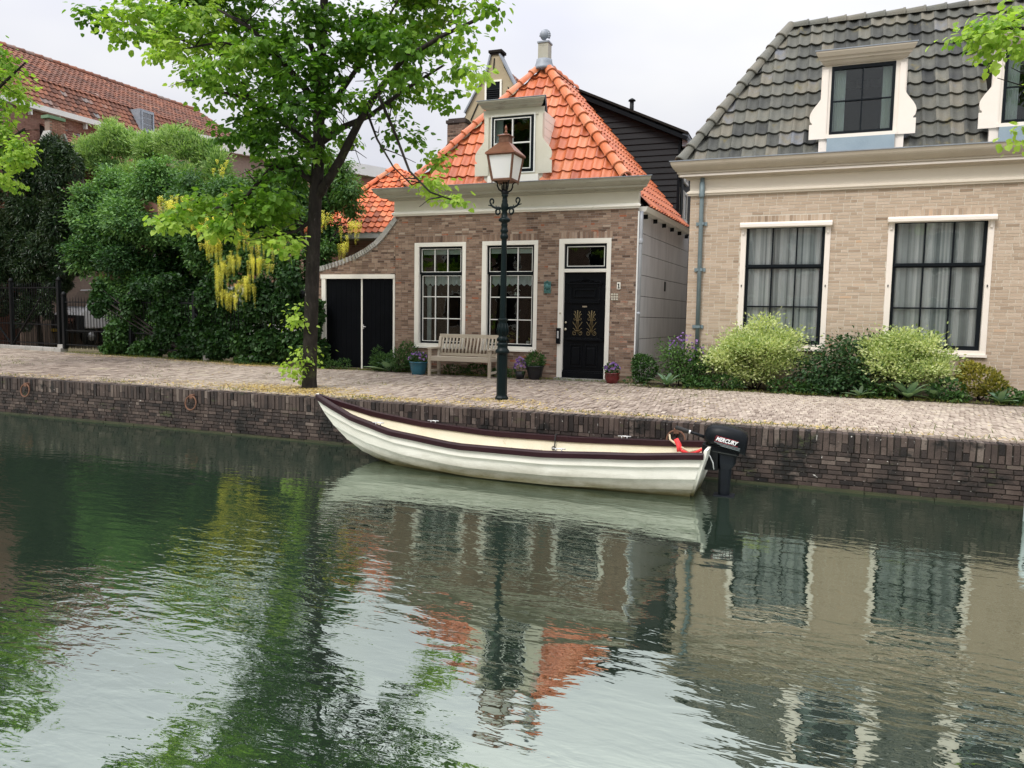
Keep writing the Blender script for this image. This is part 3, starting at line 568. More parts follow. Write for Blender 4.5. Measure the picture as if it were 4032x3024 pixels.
RIGHTLIME = [(1.36,1.18,4.88,0.13,0.25,0.05,1), (1.55,1.19,4.81,0.19,0.25,0.09,1), (1.75,0.98,4.73,0.2,0.25,0.14,1), (1.91,1.31,5.06,0.14,0.25,0.09,1), (1.75,1.33,4.65,0.16,0.25,0.06,1), (1.91,0.89,4.53,0.14,0.25,0.12,1), (2.09,1.34,3.7,0.03,0.25,0.03,1), (2.09,1.33,3.53,0.05,0.25,0.03,1), (2.23,1.18,4.79,0.27,0.25,0.33,0.9), (2.46,0.87,4.85,0.31,0.25,0.31,0.8), (2.42,1.3,4.33,0.22,0.25,0.22,0.9)]
LIMBS = [[(-8.1,1.27,3.34),(-7.6,1.17,3.87),(-7.17,1.07,4.42),(-6.76,0.97,4.83),(-6.24,0.87,5.24),(-5.47,0.77,5.49),(-4.53,0.67,5.7)], [(-8.09,1.27,4.19),(-7.76,1.47,4.48),(-7.34,1.67,4.69),(-6.74,1.87,5.14),(-6.14,2.07,5.52)], [(-8.07,1.27,4.57),(-7.88,1.57,5.09),(-7.68,1.77,5.52),(-7.39,1.97,6.09),(-7.1,2.17,6.74)], [(-8.11,1.27,4.8),(-8.23,0.97,5.11),(-8.46,0.67,5.49),(-8.76,0.37,5.86),(-9.23,0.17,6.13)], [(-8.14,1.27,3.5),(-8.42,1.07,3.75),(-8.82,0.97,3.79),(-9.03,0.87,3.55),(-9.35,0.77,3.16),(-9.96,0.77,3.11)], [(-8.09,1.27,4.04),(-9.0,1.57,4.64),(-9.99,1.77,5.22),(-11.05,1.97,5.54),(-11.61,2.07,5.92)], [(-8.07,1.27,5.41),(-8.21,1.07,5.96),(-8.41,0.97,6.46),(-8.51,0.87,7.02)], [(-8.04,1.27,5.63),(-8.37,1.67,6.41),(-8.3,1.97,7.29),(-8.14,2.17,8.06)], [(-6.76,0.97,4.83),(-6.43,0.92,4.22),(-6.11,0.87,3.55),(-5.74,0.87,3.21),(-5.26,0.87,3.04)], [(-6.97,0.97,4.59),(-6.73,0.92,4.09),(-6.43,0.92,3.64),(-6.09,0.92,3.34)], [(-9.99,1.77,5.22),(-10.54,1.67,6.03),(-11.45,1.47,6.4),(-12.5,1.27,6.71),(-13.34,1.27,6.9)], [(-8.18,1.27,2.95),(-8.47,1.12,2.71),(-8.92,1.07,2.64),(-9.42,1.07,2.53)], [(-8.46,0.67,5.49),(-9.52,0.57,5.8),(-10.43,0.47,5.72)]]
TRUNK = [(-8.33,1.27,-0.03), (-8.31,1.27,0.65), (-8.27,1.27,1.53), (-8.23,1.27,2.41), (-8.18,1.27,3.27), (-8.1,1.27,4.04), (-8.1,1.27,4.88), (-8.04,1.27,5.63), (-7.99,1.27,6.37), (-7.93,1.27,7.39), (-7.84,1.27,8.39)]
RACEMES = [(-15.95,5.33,4.32,0.59), (-15.52,5.07,4.11,0.45), (-15.25,5.04,4.02,0.38), (-14.94,5.07,4.16,0.32), (-13.82,5.4,4.31,0.63), (-13.34,5.09,4.24,0.65), (-13.48,5.45,4.23,0.5), (-14.82,5.19,3.69,0.57), (-14.72,5.29,3.78,0.64), (-14.37,5.18,3.71,0.63), (-14.31,5.31,3.66,0.51), (-13.69,5.05,3.6,0.53), (-13.52,5.2,3.72,0.59), (-13.56,5.47,3.65,0.47), (-13.82,5.09,4.83,0.19), (-13.78,5.33,5.07,0.15), (-13.97,5.16,2.53,1.07), (-13.82,5.15,2.56,0.75), (-13.92,5.01,3.08,0.56), (-14.06,5.01,3.12,0.53), (-14.6,5.47,3.1,0.45), (-13.14,5.41,2.69,0.56), (-12.99,5.4,2.65,0.5), (-12.71,5.4,2.61,0.59), (-13.49,5.48,2.24,0.7), (-13.26,5.08,2.07,0.46), (-13.21,5.29,2.23,0.56), (-13.97,5.25,1.85,0.51), (-13.86,5.29,1.82,0.44), (-13.81,5.47,2.82,0.35), (-13.48,5.38,3.33,0.56), (-13.41,5.48,3.3,0.57), (-12.78,5.06,3.05,0.58), (-12.87,5.33,3.16,0.59), (-12.47,5.34,3.08,0.55), (-12.4,5.37,3.22,0.61), (-12.12,5.31,3.03,0.37), (-13.57,5.42,2.77,0.38), (-10.9,5.15,3.58,0.29), (-11.0,5.46,3.66,0.3), (-10.12,5.2,3.42,0.35), (-10.1,5.3,3.46,0.47), (-10.09,5.45,3.5,0.41), (-10.28,5.35,3.18,0.29), (-10.37,5.15,2.93,0.52), (-10.72,5.12,3.55,0.23), (-10.88,5.16,3.54,0.24), (-10.4,5.31,2.98,0.35), (-11.17,5.5,3.75,0.18), (-15.71,5.45,4.26,0.31), (-15.56,5.2,4.11,0.39), (-15.45,5.2,4.04,0.16), (-13.41,5.41,4.19,0.62), (-12.95,5.14,4.26,0.41), (-14.55,5.21,3.59,0.42), (-14.79,5.01,3.92,0.5), (-14.03,5.09,3.65,0.36), (-14.08,5.27,3.64,0.25), (-13.42,5.35,3.68,0.42), (-14.21,5.31,4.9,0.19), (-13.92,5.18,5.01,0.14), (-14.32,5.48,2.42,0.97), (-13.69,5.31,2.69,0.49), (-13.91,5.08,3.24,0.5), (-14.44,5.03,3.05,0.3), (-12.92,5.49,2.61,0.28), (-13.04,5.49,2.66,0.43), (-13.06,5.46,2.71,0.55), (-13.15,5.3,2.05,0.56), (-13.59,5.16,1.86,0.48), (-13.38,5.05,1.71,0.35), (-13.76,5.13,2.69,0.23)]

# ------------------------------------------------------------------ the setting: water, street, quay
WATER = -0.68
def sheet(name, x0, x1, y0, y1, z, mat, nx=1, ny=1):
    m = MB(); xs = np.linspace(x0, x1, nx + 1); ys = np.linspace(y0, y1, ny + 1)
    v = [(x, y, z) for y in ys for x in xs]
    m.add(v, [(j * (nx + 1) + i, j * (nx + 1) + i + 1, (j + 1) * (nx + 1) + i + 1, (j + 1) * (nx + 1) + i) for j in range(ny) for i in range(nx)])
    return struct(m.build(name, mat))
sheet('water', -90, 60, -8.95, .12, WATER, 'water')
sheet('canal_bed', -90, 60, -9.1, .2, -1.9, 'earth')
sheet('ground', -400, 400, .25, 700, -.03, 'earth')
sheet('far_side_street', -400, 400, -300, -9.02, -.2, 'sand_joint')
nearq = MB(); nearq.box(-90, 60, -9.3, -8.98, -1.9, -.196)
struct(nearq.build('canal_bank', 'mortar_quay'))

street = sheet('street', -40, 8, .18, 9.2, -.012, 'sand_joint')
street.name = 'street'
def street_limit(x):     # where the paving ends: plant bed by the buff house, house fronts, hedge
    if x > -3.3: return 4.75 + (.08 * math.sin(x * 3.1))
    if x > -11.2: return 5.45 + .02 * math.sin(x * 4)
    return 5.35 + (-11.2 - x) * .125
pm, pt = [], []
row = 0; y = .235
while y < 7.2:
    x = -27 + (.5 if row % 2 else 0) * .062; drift = 0
    while x < 7.4:
        if y < street_limit(x) - .05:
            h = .05 + rnd.gauss(0, .0034) + .006 * math.sin(x * .9 + y * .7) + .004 * math.sin(x * 2.3 - y * 1.7)
            big = rnd.gauss(.5, .16) + .18 * math.sin(x * .55 + y * .35)
            pm.append(tm(x + rnd.gauss(0, .002), y + .1 + rnd.gauss(0, .004), -.036 + h / 2 + .002, .056 + rnd.gauss(0, .0015), .2035, h, rnd.gauss(0, .014)))
            pt.append(min(.98, max(.02, big)))
        x += .062
    y += .208; row += 1
scatter(street, None, 'paver', (BOXV, BOXF), pm, pt, 'paver', 300, 14, 'paving')

# quay wall: soldier course on top, stretcher courses under it, dark ledge at the water
quay = thing('quay_wall', 'weathered dark brick quay wall with upright bricks along its top edge', 'quay wall', (0, 0, 0))
core = MB(); core.box(-90, 40, .010, .4, -1.9, -.006)
core.build('wall_core', 'mortar_quay', quay)
sm, st = [], []
x = -29
while x < 8.2:
    wdt = rnd.uniform(.052, .062); dd = rnd.uniform(-.010, .008)
    if rnd.random() < .38:      # two headers one above the other instead of a whole upright brick
        cut = rnd.uniform(.09, .12)
        for za, zb_2 in ((-.213, -.213 + cut - .008), (-.213 + cut, .003 + rnd.uniform(-.004, .003))):
            sm.append(tm(x + wdt / 2, .097 + dd + rnd.uniform(-.004, .006), (za + zb_2) / 2, wdt, .20, zb_2 - za, rnd.gauss(0, .02), rnd.gauss(0, .02))); st.append(min(.98, max(.02, rnd.gauss(.55, .18))))
    else:
        sm.append(tm(x + wdt / 2, .097 + dd, -.105 + rnd.uniform(-.004, .005), wdt, .20, .216, rnd.gauss(0, .014), rnd.gauss(0, .02))); st.append(min(.98, max(.02, rnd.gauss(.57, .17))))
    x += .069
scatter(quay, None, 'coping_brick', (BOXV, BOXF), sm, st, 'brick_quay', 300, 10, 'coping_bricks')
qm = wall_bricks(-29, 8.2, -.655, -.222, .152, .0455, .0105, [], .0, .035, None, .006, .004)
scatter(quay, None, 'brick', (BOXV, BOXF), qm, [min(.98, max(.02, rnd.gauss(.50, .14))) for _ in qm], 'brick_quay', 300, 10, 'brickwork')
led = MB()
for k in range(52):
    led.box(-29 + k * .72, -29 + k * .72 + .712, -.085 + rnd.uniform(-.006, .006), .012, -.74, -.655 + rnd.uniform(-.008, .004))
led.build('footing_ledge', 'ledge', quay)

def plate(mb, u0, u1, z0, z1, holes, y0, y1):
    us = sorted({u0, u1, *[h[0] for h in holes], *[h[1] for h in holes]}); zs = sorted({z0, z1, *[h[2] for h in holes], *[h[3] for h in holes]})
    us = [u for u in us if u0 <= u <= u1]; zs = [z for z in zs if z0 <= z <= z1]
    for i in range(len(us) - 1):
        j = 0
        while j < len(zs) - 1:
            def solid(jj): return not any(h[0] < (us[i] + us[i + 1]) / 2 < h[1] and h[2] < (zs[jj] + zs[jj + 1]) / 2 < h[3] for h in holes)
            if solid(j):
                k = j
                while k + 1 < len(zs) - 1 and solid(k + 1): k += 1
                mb.box(us[i], us[i + 1], y0, y1, zs[j], zs[k + 1]); j = k + 1
            else: j += 1
    return mb

def ring(mb, u0, u1, z0, z1, wl, wr, wb, wt, y0, y1):
    mb.box(u0, u1, y0, y1, z1 - wt, z1); mb.box(u0, u1, y0, y1, z0, z0 + wb)
    mb.box(u0, u0 + wl, y0, y1, z0 + wb, z1 - wt); mb.box(u1 - wr, u1, y0, y1, z0 + wb, z1 - wt); return mb

def soldiers(parent, frame, u0, u1, z0, z1, mat, y=0., pitch=.058, tone=.55):
    ms, ts = [], []; n = int((u1 - u0) / pitch)
    for i in range(n):
        u = u0 + (i + .5) * (u1 - u0) / n
        ms.append(tm(u, y + .010 + rnd.uniform(-.002, .001), (z0 + z1) / 2, (u1 - u0) / n - .008, .032, z1 - z0, 0, rnd.gauss(0, .02))); ts.append(min(.98, max(.02, rnd.gauss(tone, .17))))
    return ms, ts

def panes(win, u0, u1, z0, z1, cols, rows, bw, y, glassm, barm, by0, by1):
    """glazing of one sash: panes and bars between the given rows of heights (fractions)"""
    us = [u0 + (u1 - u0) * i / cols for i in range(cols + 1)]; zs = rows
    for i in range(1, cols): MB().box(us[i] - bw / 2, us[i] + bw / 2, by0, by1, z0, z1).build('glazing_bar', barm, win)
    for z in zs[1:-1]:
        for i in range(cols):
            MB().box(us[i] + bw / 2 * (i > 0), us[i + 1] - bw / 2 * (i < cols - 1), by0 + .002, by1 - .002, z - bw / 2, z + bw / 2).build('glazing_bar', barm, win)
    for i in range(cols):
        for j in range(len(zs) - 1):
            MB().box(us[i] + .001, us[i + 1] - .001, y, y + .004, zs[j] + .001, zs[j + 1] - .001).build('pane', glassm, win)

def room(parent, u0, u1, y0, y1, z0, z1, mat='room', name='room_lining'):
    m = MB(); v = [(u0, y0, z0), (u1, y0, z0), (u1, y1, z0), (u0, y1, z0), (u0, y0, z1), (u1, y0, z1), (u1, y1, z1), (u0, y1, z1)]
    m.add(v, [(3, 2, 1, 0), (4, 5, 6, 7), (1, 2, 6, 5), (2, 3, 7, 6), (3, 0, 4, 7)]); return m.build(name, mat, parent)

def curl(c, r, a0, turns, n=26, shrink=.25, plane='xz', sgn=1):
    pts = []
    for i in range(n):
        t = i / (n - 1); a = a0 + sgn * turns * 2 * math.pi * t; rr = r * (1 - (1 - shrink) * t)
        pts.append((c[0] + rr * math.cos(a), c[1], c[2] + rr * math.sin(a)))
    return pts

# ------------------------------------------------------------------ the small brick house
H1 = thing('brick_house', 'small brown brick house with bright orange tiled hip roof and black front door', 'house', (-9.0, 5.62, 0), R(1.5))
F1 = Matrix.Translation((-9.0, 5.62, 0)) @ Matrix.Rotation(R(1.5), 4, 'Z')
W1, W2, DR = (.30, 1.575, .605, 2.95), (1.965, 3.258, .59, 2.955), (3.73, 4.852, .05, 2.972)
hol = [W1, W2, (DR[0], DR[1], -.1, DR[3])]
wall = plate(MB(), -.2, 5.38, -.1, 3.58, hol, 0, .24).build('wall', 'mortar_red', H1)
hs = [W1, W2, (DR[0], DR[1], 0, DR[3])] + [(a[0] - .02, a[1] + .02, a[3], a[3] + .145) for a in (W1, W2, DR)]
bk = wall_bricks(-.2, 5.38, .0, 3.575, .158, .040, .0085, hs, 0)
bt = [min(.97, max(.02, rnd.gauss(.52, .165))) if rnd.random() > .03 else .99 for _ in bk]
for a in (W1, W2, DR):
    m_, t_ = soldiers(wall, F1, a[0] - .02, a[1] + .02, a[3] + .003, a[3] + .142, 'brick_red'); bk += m_; bt += t_
scatter(wall, F1, 'brick', (BOXV, BOXF), bk, bt, 'brick_red', 300, 14, 'brickwork')
for dz in range(3):      # pale little stones set by the door
    for dx in range(3):
        MB().box(4.875 + dx * .052, 4.875 + dx * .052 + .04, -.014, .0, 1.70 + dz * .05, 1.70 + dz * .05 + .035).build('pale_stone', 'cream_frieze', wall)
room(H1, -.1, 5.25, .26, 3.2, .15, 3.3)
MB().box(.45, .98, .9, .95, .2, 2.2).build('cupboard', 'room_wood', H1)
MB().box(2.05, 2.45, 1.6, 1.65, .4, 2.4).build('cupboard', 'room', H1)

def front_window(a, rows_low, hasblind=True):
    u0, u1, z0, z1 = a
    win = ring(MB(), u0, u1, z0, z1, .112, .085, .085, .09, -.022, .11).build('window', 'cream', H1, bevel=.004)
    MB().box(u0 - .01, u1 + .01, -.05, .02, z0 - .022, z0 + .016).build('sill', 'cream', win)
    iu0, iu1, iz0, iz1 = u0 + .112, u1 - .085, z0 + .085, z1 - .09
    zm = 2.25
    ring(MB(), iu0, iu1, zm, iz1, .045, .05, .045, .045, .035, .085).build('sash', 'sash_black', win)
    ring(MB(), iu0 + .015, iu1 - .015, iz0, zm + .001, .04, .04, .05, .03, .065, .115).build('sash', 'sash_black', win)
    g0, g1 = iu0 + .045, iu1 - .05
    ring(MB(), g0, g1, zm + .045, iz1 - .045, .012, .012, .012, .012, .032, .06).build('putty_line', 'white_bar', win)
    panes(win, g0 + .01, g1 - .01, zm + .055, iz1 - .055, 3, [zm + .055, iz1 - .055], .02, .055, 'glass_front', 'white_bar', .034, .07)
    ring(MB(), iu0 + .055, iu1 - .055, iz0 + .05, zm - .03, .012, .012, .012, .012, .062, .09).build('putty_line', 'white_bar', win)
    panes(win, iu0 + .065, iu1 - .065, iz0 + .06, zm - .04, 3, [iz0 + .06, 1.255, 1.745, zm - .04], .02, .085, 'glass_front', 'white_bar', .064, .1)
    # lace valance with pointed scallops, and the rolled blind over it
    v, f = [], []; n = 42; a0, a1 = iu0 + .08, iu1 - .06
    for i in range(n + 1):
        u = a0 + (a1 - a0) * i / n; k = i % 6
        v += [(u, .125 + .004 * math.sin(i * 1.3), zm - .04), (u, .125 + .006 * math.sin(i * 1.3), 2.05 - .07 * (1 - abs(k - 3) / 3) + .01 * math.sin(i))]
    MB().add(v, [(2 * i, 2 * i + 2, 2 * i + 3, 2 * i + 1) for i in range(n)], .5, True).build('lace_valance', 'lace', win)
    MB().box(iu0 + .06, iu1 - .05, .10, .12, iz1 - .17, iz1 - .07).build('rolled_blind', 'lace', win)
    return win
win1 = front_window(W1, 3); win2 = front_window(W2, 3)
MB().box(.50, .60, .24, .26, .75, 2.0).build('side_curtain', 'sheer', win1)
# little things on the window board
tag(MB().lathe([(.035, 0), (.045, .08), (.03, .1)], (-6.05, 5.99, .70), 10).build('window_figurine', 'cream'), 'small pale figurine inside the house window behind the lamp post', 'figurine')

df = ring(MB(), DR[0], DR[1], DR[2], DR[3], .115, .092, .0, .105, -.024, .12)
df.box(DR[0] + .115, DR[1] - .092, -.018, .11, 2.275, 2.345)
df = df.build('door_frame', 'cream', H1, bevel=.004)
MB().box(DR[0] - .02, DR[1] + .02, -.16, .12, -.02, .045).build('door_step', 'concrete', H1)
tr = ring(MB(), DR[0] + .115, DR[1] - .092, 2.346, 2.866, .05, .05, .05, .05, .03, .08).build('transom', 'sash_black', H1)
ring(MB(), DR[0] + .165, DR[1] - .142, 2.397, 2.815, .014, .014, .014, .014, .026, .05).build('putty_line', 'white_bar', tr)
MB().box(DR[0] + .166, DR[1] - .143, .052, .056, 2.398, 2.814).build('pane', 'glass_front', tr)
d0, d1 = DR[0] + .118, DR[1] - .095; dm = (d0 + d1) / 2
door = MB().box(d0, d1, .05, .10, .05, 2.272).build('door', 'black_paint', H1)
def molding(u0, u1, z0, z1, w=.022, p=.022, lab='moulding'):
    ring(MB(), u0, u1, z0, z1, w, w, w, w, .05 - p, .052).build(lab, 'black_paint', door, bevel=.004)
molding(d0 + .12, d1 - .12, 1.66, 2.02, .05, .02); molding(d0 + .22, d1 - .22, 1.76, 1.93, .025, .035)
for za in (2.02, 1.63): MB().box(d0 + .1, d1 - .1, .002, .05, za, za + .03).build('moulding', 'black_paint', door, bevel=.004)
MB().box(d0 + .06, d1 - .06, -.004, .05, .845, .885).box(d0 + .10, d1 - .10, .01, .05, .885, .905).build('weather_bar', 'black_paint', door, bevel=.005)
MB().box(d0 - .004, d1 + .004, -.012, .05, .05, .17).box(d0, d1, .0, .05, .17, .20).build('kick_board', 'black_paint', door, bevel=.005)
for u0 in (d0 + .15, dm + .03):
    molding(u0, u0 + .27, .28, .76, .022, .02); MB().box(u0 + .05, u0 + .22, .025, .05, .34, .70).build('panel', 'black_paint', door, bevel=.01)
orn = MB()
orn.tube(curl((dm - .12, .035, 2.10), .035, 0, 1.3), .009, 6).tube(curl((dm + .12, .035, 2.10), .035, math.pi, 1.3, sgn=-1), .009, 6)
for k in range(7): orn.tube([(dm + (k - 3) * .012, .036, 2.09), (dm + (k - 3) * .034, .03, 2.16 + .03 * (1 - abs(k - 3) / 3))], [.012, .006], 6)
orn.tube([(d0 + .06, .04, 2.03), (d0 + .15, .035, 2.09), (d0 + .25, .035, 2.085), (dm - .15, .035, 2.12)], .011, 6).tube([(d1 - .06, .04, 2.03), (d1 - .15, .035, 2.09), (d1 - .25, .035, 2.085), (dm + .15, .035, 2.12)], .011, 6)
orn.build('carved_crest', 'black_paint', door)
MB().box(dm - .05, dm + .05, .036, .05, 1.545, 1.575).build('letter_plate', 'brass', door)
for u0 in (d0 + .185, dm + .035):
    u1 = u0 + .245; um = (u0 + u1) / 2
    molding(u0 - .015, u1 + .015, .935, 1.515, .014, .012)
    g = MB()
    for s in (-1, 1):
        g.tube(curl((um + s * .062, .032, 1.30), .042, math.pi / 2, .95, 18, .3, sgn=s), .0055, 5)
        g.tube(curl((um + s * .062, .032, .995), .048, math.pi / 2, 1.25, 22, .3, sgn=-s), .0055, 5)
        g.tube([(um + s * .012, .03, 1.02), (um + s * .025, .03, 1.12), (um + s * .075, .03, 1.19), (um + s * .104, .03, 1.235)], .0055, 5)
        g.tube([(um + s * .010, .03, 1.08), (um + s * .035, .03, 1.16), (um + s * .02, .03, 1.26), (um + s * .035, .03, 1.40), (um + s * .062, .03, 1.46)], [.005, .005, .005, .007, .012], 5)
        g.tube([(um + s * .015, .03, 1.27), (um + s * .05, .03, 1.37), (um + s * .085, .03, 1.405)], [.005, .006, .011], 5)
        g.tube([(um + s * .02, .03, 1.02), (um + s * .07, .03, 1.09), (um + s * .104, .03, 1.10)], .0055, 5)
    g.tube([(um, .03, .98), (um, .03, 1.3), (um, .03, 1.48)], [.005, .006, .013], 5)
    g.box(um - .028, um + .028, .024, .034, 1.262, 1.272); g.box(um - .035, um + .035, .024, .034, 1.05, 1.06)
    g.build('iron_grille', 'gold', door)
MB().lathe([(.0, 0), (.028, .004), (.03, .02), (.0, .03)], (0, 0, 0), 12).build('door_knob', 'brass', door).matrix_local = Matrix.Translation((d0 + .045, .05, 1.075)) @ Matrix.Rotation(R(90), 4, 'X')
MB().lathe([(.0, 0), (.022, .004), (.022, .012), (.0, .016)], (0, 0, 0), 12).build('door_lock', 'brass', door).matrix_local = Matrix.Translation((d0 + .045, .05, 1.22)) @ Matrix.Rotation(R(90), 4, 'X')
MB().prism([(DR[0] + .03, 1.41), (DR[0] + .055, 1.385), (DR[0] + .08, 1.41), (DR[0] + .055, 1.435)], -.036, -.024).build('bell_push', 'brass', df)

# frieze and cornice
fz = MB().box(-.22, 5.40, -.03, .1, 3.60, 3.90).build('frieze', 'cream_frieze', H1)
MB().extr([(.08, 3.555), (-.045, 3.555), (-.045, 3.585), (-.075, 3.592), (-.075, 3.628), (-.045, 3.64), (-.028, 3.66), (.08, 3.66)], -.20, 5.38, .5, .9, .9).build('frieze_moulding', 'cream', H1)
MB().extr([(.1, 3.895), (-.06, 3.895), (-.09, 3.90), (-.10, 3.93), (-.24, 3.945), (-.25, 3.985), (-.27, 3.99)] + [(-.27 - .09 * math.sin(k / 6 * 1.4), 3.99 + .105 * k / 6) for k in range(1, 7)] + [(-.375, 4.125), (-.35, 4.125), (.1, 4.125)], -.24, 5.42, .5, 1., .75).build('cornice', 'cornice_grey', H1)
MB().extr([(.1, 4.127), (-.385, 4.127), (-.385, 4.14), (.1, 4.14)], -.25, 5.43, .5, 1., .75).build('lead_cover', 'lead', H1)

# roof
roofv = [(.08, .13, 4.1), (5.06, .13, 4.1), (5.50, .15, 3.58), (5.78, 4.02, 3.58), (-.32, 4.02, 3.58), (-.32, .15, 3.58), (2.6, 2.03, 7.11), (2.66, 2.03, 7.11), (2.80, 4.02, 7.11), (2.6, 4.02, 7.11)]
roof = MB().add(roofv, [(0, 1, 7, 6), (1, 2, 3, 8, 7), (5, 0, 6, 9, 4), (6, 7, 8, 9), (3, 4, 9, 8), (0, 5, 2, 1), (5, 4, 3, 2)]).build('roof', 'roof_under', H1)
sl = math.hypot(3.03, 1.9)
Pf = frame_on((0, .10, 4.15), (1, 0, 0), (0, 1.9 / sl, 3.03 / sl))
tile_plane(roof, F1, Pf, [(.06, 0), (5.06, 0), (2.66, sl), (2.6, sl)], .222, .325, 'tile_orange', [(1.97, 3.25, -1, 1.72)], offs=.05)
ca, sa = 1 / math.hypot(1, 1.2), 1.2 / math.hypot(1, 1.2)
SPL = .07     # the alley side of the house splays outward towards the back
np_ = math.hypot(1, SPL)
Pr = frame_on((5.52, 0, 3.62), (SPL, 1, 0), (-ca / np_, ca * SPL / np_, sa))
zb = lambda z: (z - 3.62) / sa
tile_plane(roof, F1, Pr, [(.14, 0), (4.0, 0), (4.0, zb(7.18)), (2.0, zb(7.18)), (.14, zb(4.2))], .222, .325, 'tile_orange', keep=280)
ridge_line(roof, F1, (5.09, .06, 4.20), (2.66, 2.0, 7.24), 'tile_orange', .125, .36)
ridge_line(roof, F1, (.04, .06, 4.20), (2.6, 2.0, 7.24), 'tile_orange', .12, .36)
ridge_line(roof, F1, (2.80, 4.02, 7.24), (2.66, 2.05, 7.24), 'tile_orange', .11, .36)
fl = MB(); fl.lathe([(.26, 0), (.24, .06), (.2, .16), (.19, .24)], (2.63, 2.0, 7.12), 10); fl.build('lead_flashing', 'lead', roof)
ch = MB().box(2.51, 2.76, 1.88, 2.13, 7.2, 7.72).build('chimney', 'cornice_grey', H1)
MB().box(2.49, 2.78, 1.86, 2.15, 7.72, 7.755).build('chimney_cap', 'lead', ch)
cw = MB(); cw.tube([(2.63, 2.0, 7.755), (2.63, 2.0, 7.84)], .028, 10); cw.lathe([(.0, 0), (.05, .01), (.085, .06), (.095, .12), (.075, .18), (.03, .215), (0, .22)], (2.61, 2.0, 7.82), 14)
cw.build('cowl', 'lead', ch)
fan = MB()
for k in range(9):
    a = R(-60 + k * 25); fan.tube([(2.63, 2.02, 7.90), (2.63 + .13 * math.cos(a + .6), 2.03, 7.93 + .13 * math.sin(a + .6))], [.02, .034], 6)
fan.build('cowl_fan', 'lead', ch)

# dormer
do = plate(MB(), 1.93, 3.27, 4.14, 5.76, [(2.10, 3.08, 4.43, 5.63)], .13, .21).build('dormer', 'cream_frieze', H1)
for u in (1.95, 3.21):
    for k in range(8): MB().box(u, u + .05, .212, 1.18, 4.35 + k * .17, 4.35 + k * .17 + .163).build('cheek_board', 'cream', do)
MB().box(2.02, 3.19, .09, .13, 4.14, 4.37).build('apron_board', 'cream', do)
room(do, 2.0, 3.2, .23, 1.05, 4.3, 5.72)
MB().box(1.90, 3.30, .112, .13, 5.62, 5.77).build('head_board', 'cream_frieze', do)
MB().extr([(1.25, 5.77), (.07, 5.77), (.0, 5.80), (-.02, 5.84), (-.05, 5.855), (-.085, 5.90), (-.085, 5.925), (1.3, 5.925)], 1.90, 3.30, .5, .8, .8).build('dormer_cornice', 'cornice_grey', do)
MB().extr([(1.35, 5.927), (-.095, 5.927), (-.095, 5.94), (1.35, 5.95)], 1.88, 3.32, .5, .8, .8).build('lead_cover', 'lead', do)
def scroll(mir, base, z0, zs, k=1., n=10):
    """side board of a dormer: straight neck, swelling scroll, notch and foot; x measured outward"""
    pts = [(0, zs + .0)]
    pts += [(0, z0 + (zs - z0) * .62)]
    for i in range(n + 1):
        t = i / n; pts.append((.215 * k * math.sin(t * math.pi / 2) ** 1.6, z0 + (zs - z0) * (.62 - .30 * t)))
    pts += [(.20 * k, z0 + (zs - z0) * .26), (.165 * k, z0 + (zs - z0) * .235), (.165 * k, z0 + (zs - z0) * .215), (.215 * k, z0 + (zs - z0) * .215), (.215 * k, z0), (-.1, z0), (-.1, zs)]
    return [(base + mir * x_, z_) for x_, z_ in pts]
for mi, b in ((-1, 1.93), (1, 3.27)):
    MB().prism(scroll(mi, b, 4.38, 5.62), .095, .129).build('scroll_board', 'cream_frieze', do)
dw = ring(MB(), 2.10, 3.08, 4.43, 5.63, .04, .075, .06, .05, .12, .19).build('dormer_window', 'sash_black', do)
ring(MB(), 2.085, 3.10, 4.41, 5.65, .015, .03, .02, .02, .108, .128).build('casing', 'white_bar', do)
ring(MB(), 2.15, 3.0, 4.50, 5.575, .016, .016, .016, .016, .112, .14).build('putty_line', 'white_bar', do)
MB().box(2.565, 2.59, .112, .15, 4.5, 5.575).box(2.15, 3.0, .114, .148, 5.04, 5.065).build('glazing_bars', 'white_bar', do)
for a, b in ((2.166, 2.565), (2.59, 2.984)):
    for c, d in ((4.516, 5.04), (5.065, 5.56)): MB().box(a, b, .15, .154, c, d).build('pane', 'glass_front', do)
for u0, u1 in ((2.15, 2.32), (2.93, 3.0)):
    v = []; n = 10
    for i in range(n + 1): v += [(u0 + (u1 - u0) * i / n, .24 + .02 * (i % 2), 5.58), (u0 + (u1 - u0) * (i / n) * .8, .24 + .02 * (i % 2), 4.5)]
    MB().add(v, [(2 * i, 2 * i + 2, 2 * i + 3, 2 * i + 1) for i in range(n)]).build('curtain', 'lace', do)

# side wall in the alley: plaster courses with dark joints, gutter, downpipe
side0 = set(H1.children)
sw = MB().box(5.10, 5.355, .24, 5.0, -.1, 3.6).build('side_wall', 'roof_under', H1)
zz = [-.1, .42, .90, 1.36, 1.80, 2.24, 2.68, 3.10, 3.52]
for i in range(len(zz) - 1):
    for (a, b) in ((.245, 2.6), (2.606, 5.0)):
        MB().box(5.355, 5.378, a, b, zz[i] + .006, zz[i + 1] - .006).build('plaster_course', 'plaster_grey', H1)
gut = MB().extr([(5.38, 3.50), (5.52, 3.50), (5.56, 3.60), (5.40, 3.62)], 0, 1)
gut = MB(); gut.add([(x, y, z) for y in (.1, 4.4) for x, z in ((5.385, 3.49), (5.53, 3.50), (5.57, 3.60), (5.385, 3.60))], [(0, 1, 2, 3), (7, 6, 5, 4), (0, 4, 5, 1), (1, 5, 6, 2), (2, 6, 7, 3), (3, 7, 4, 0)])
gut.build('gutter', 'cream', H1)
for k in range(6): MB().box(5.38, 5.47, .5 + k * .8, .515 + k * .8, 3.40, 3.49).build('gutter_bracket', 'iron_black', H1)
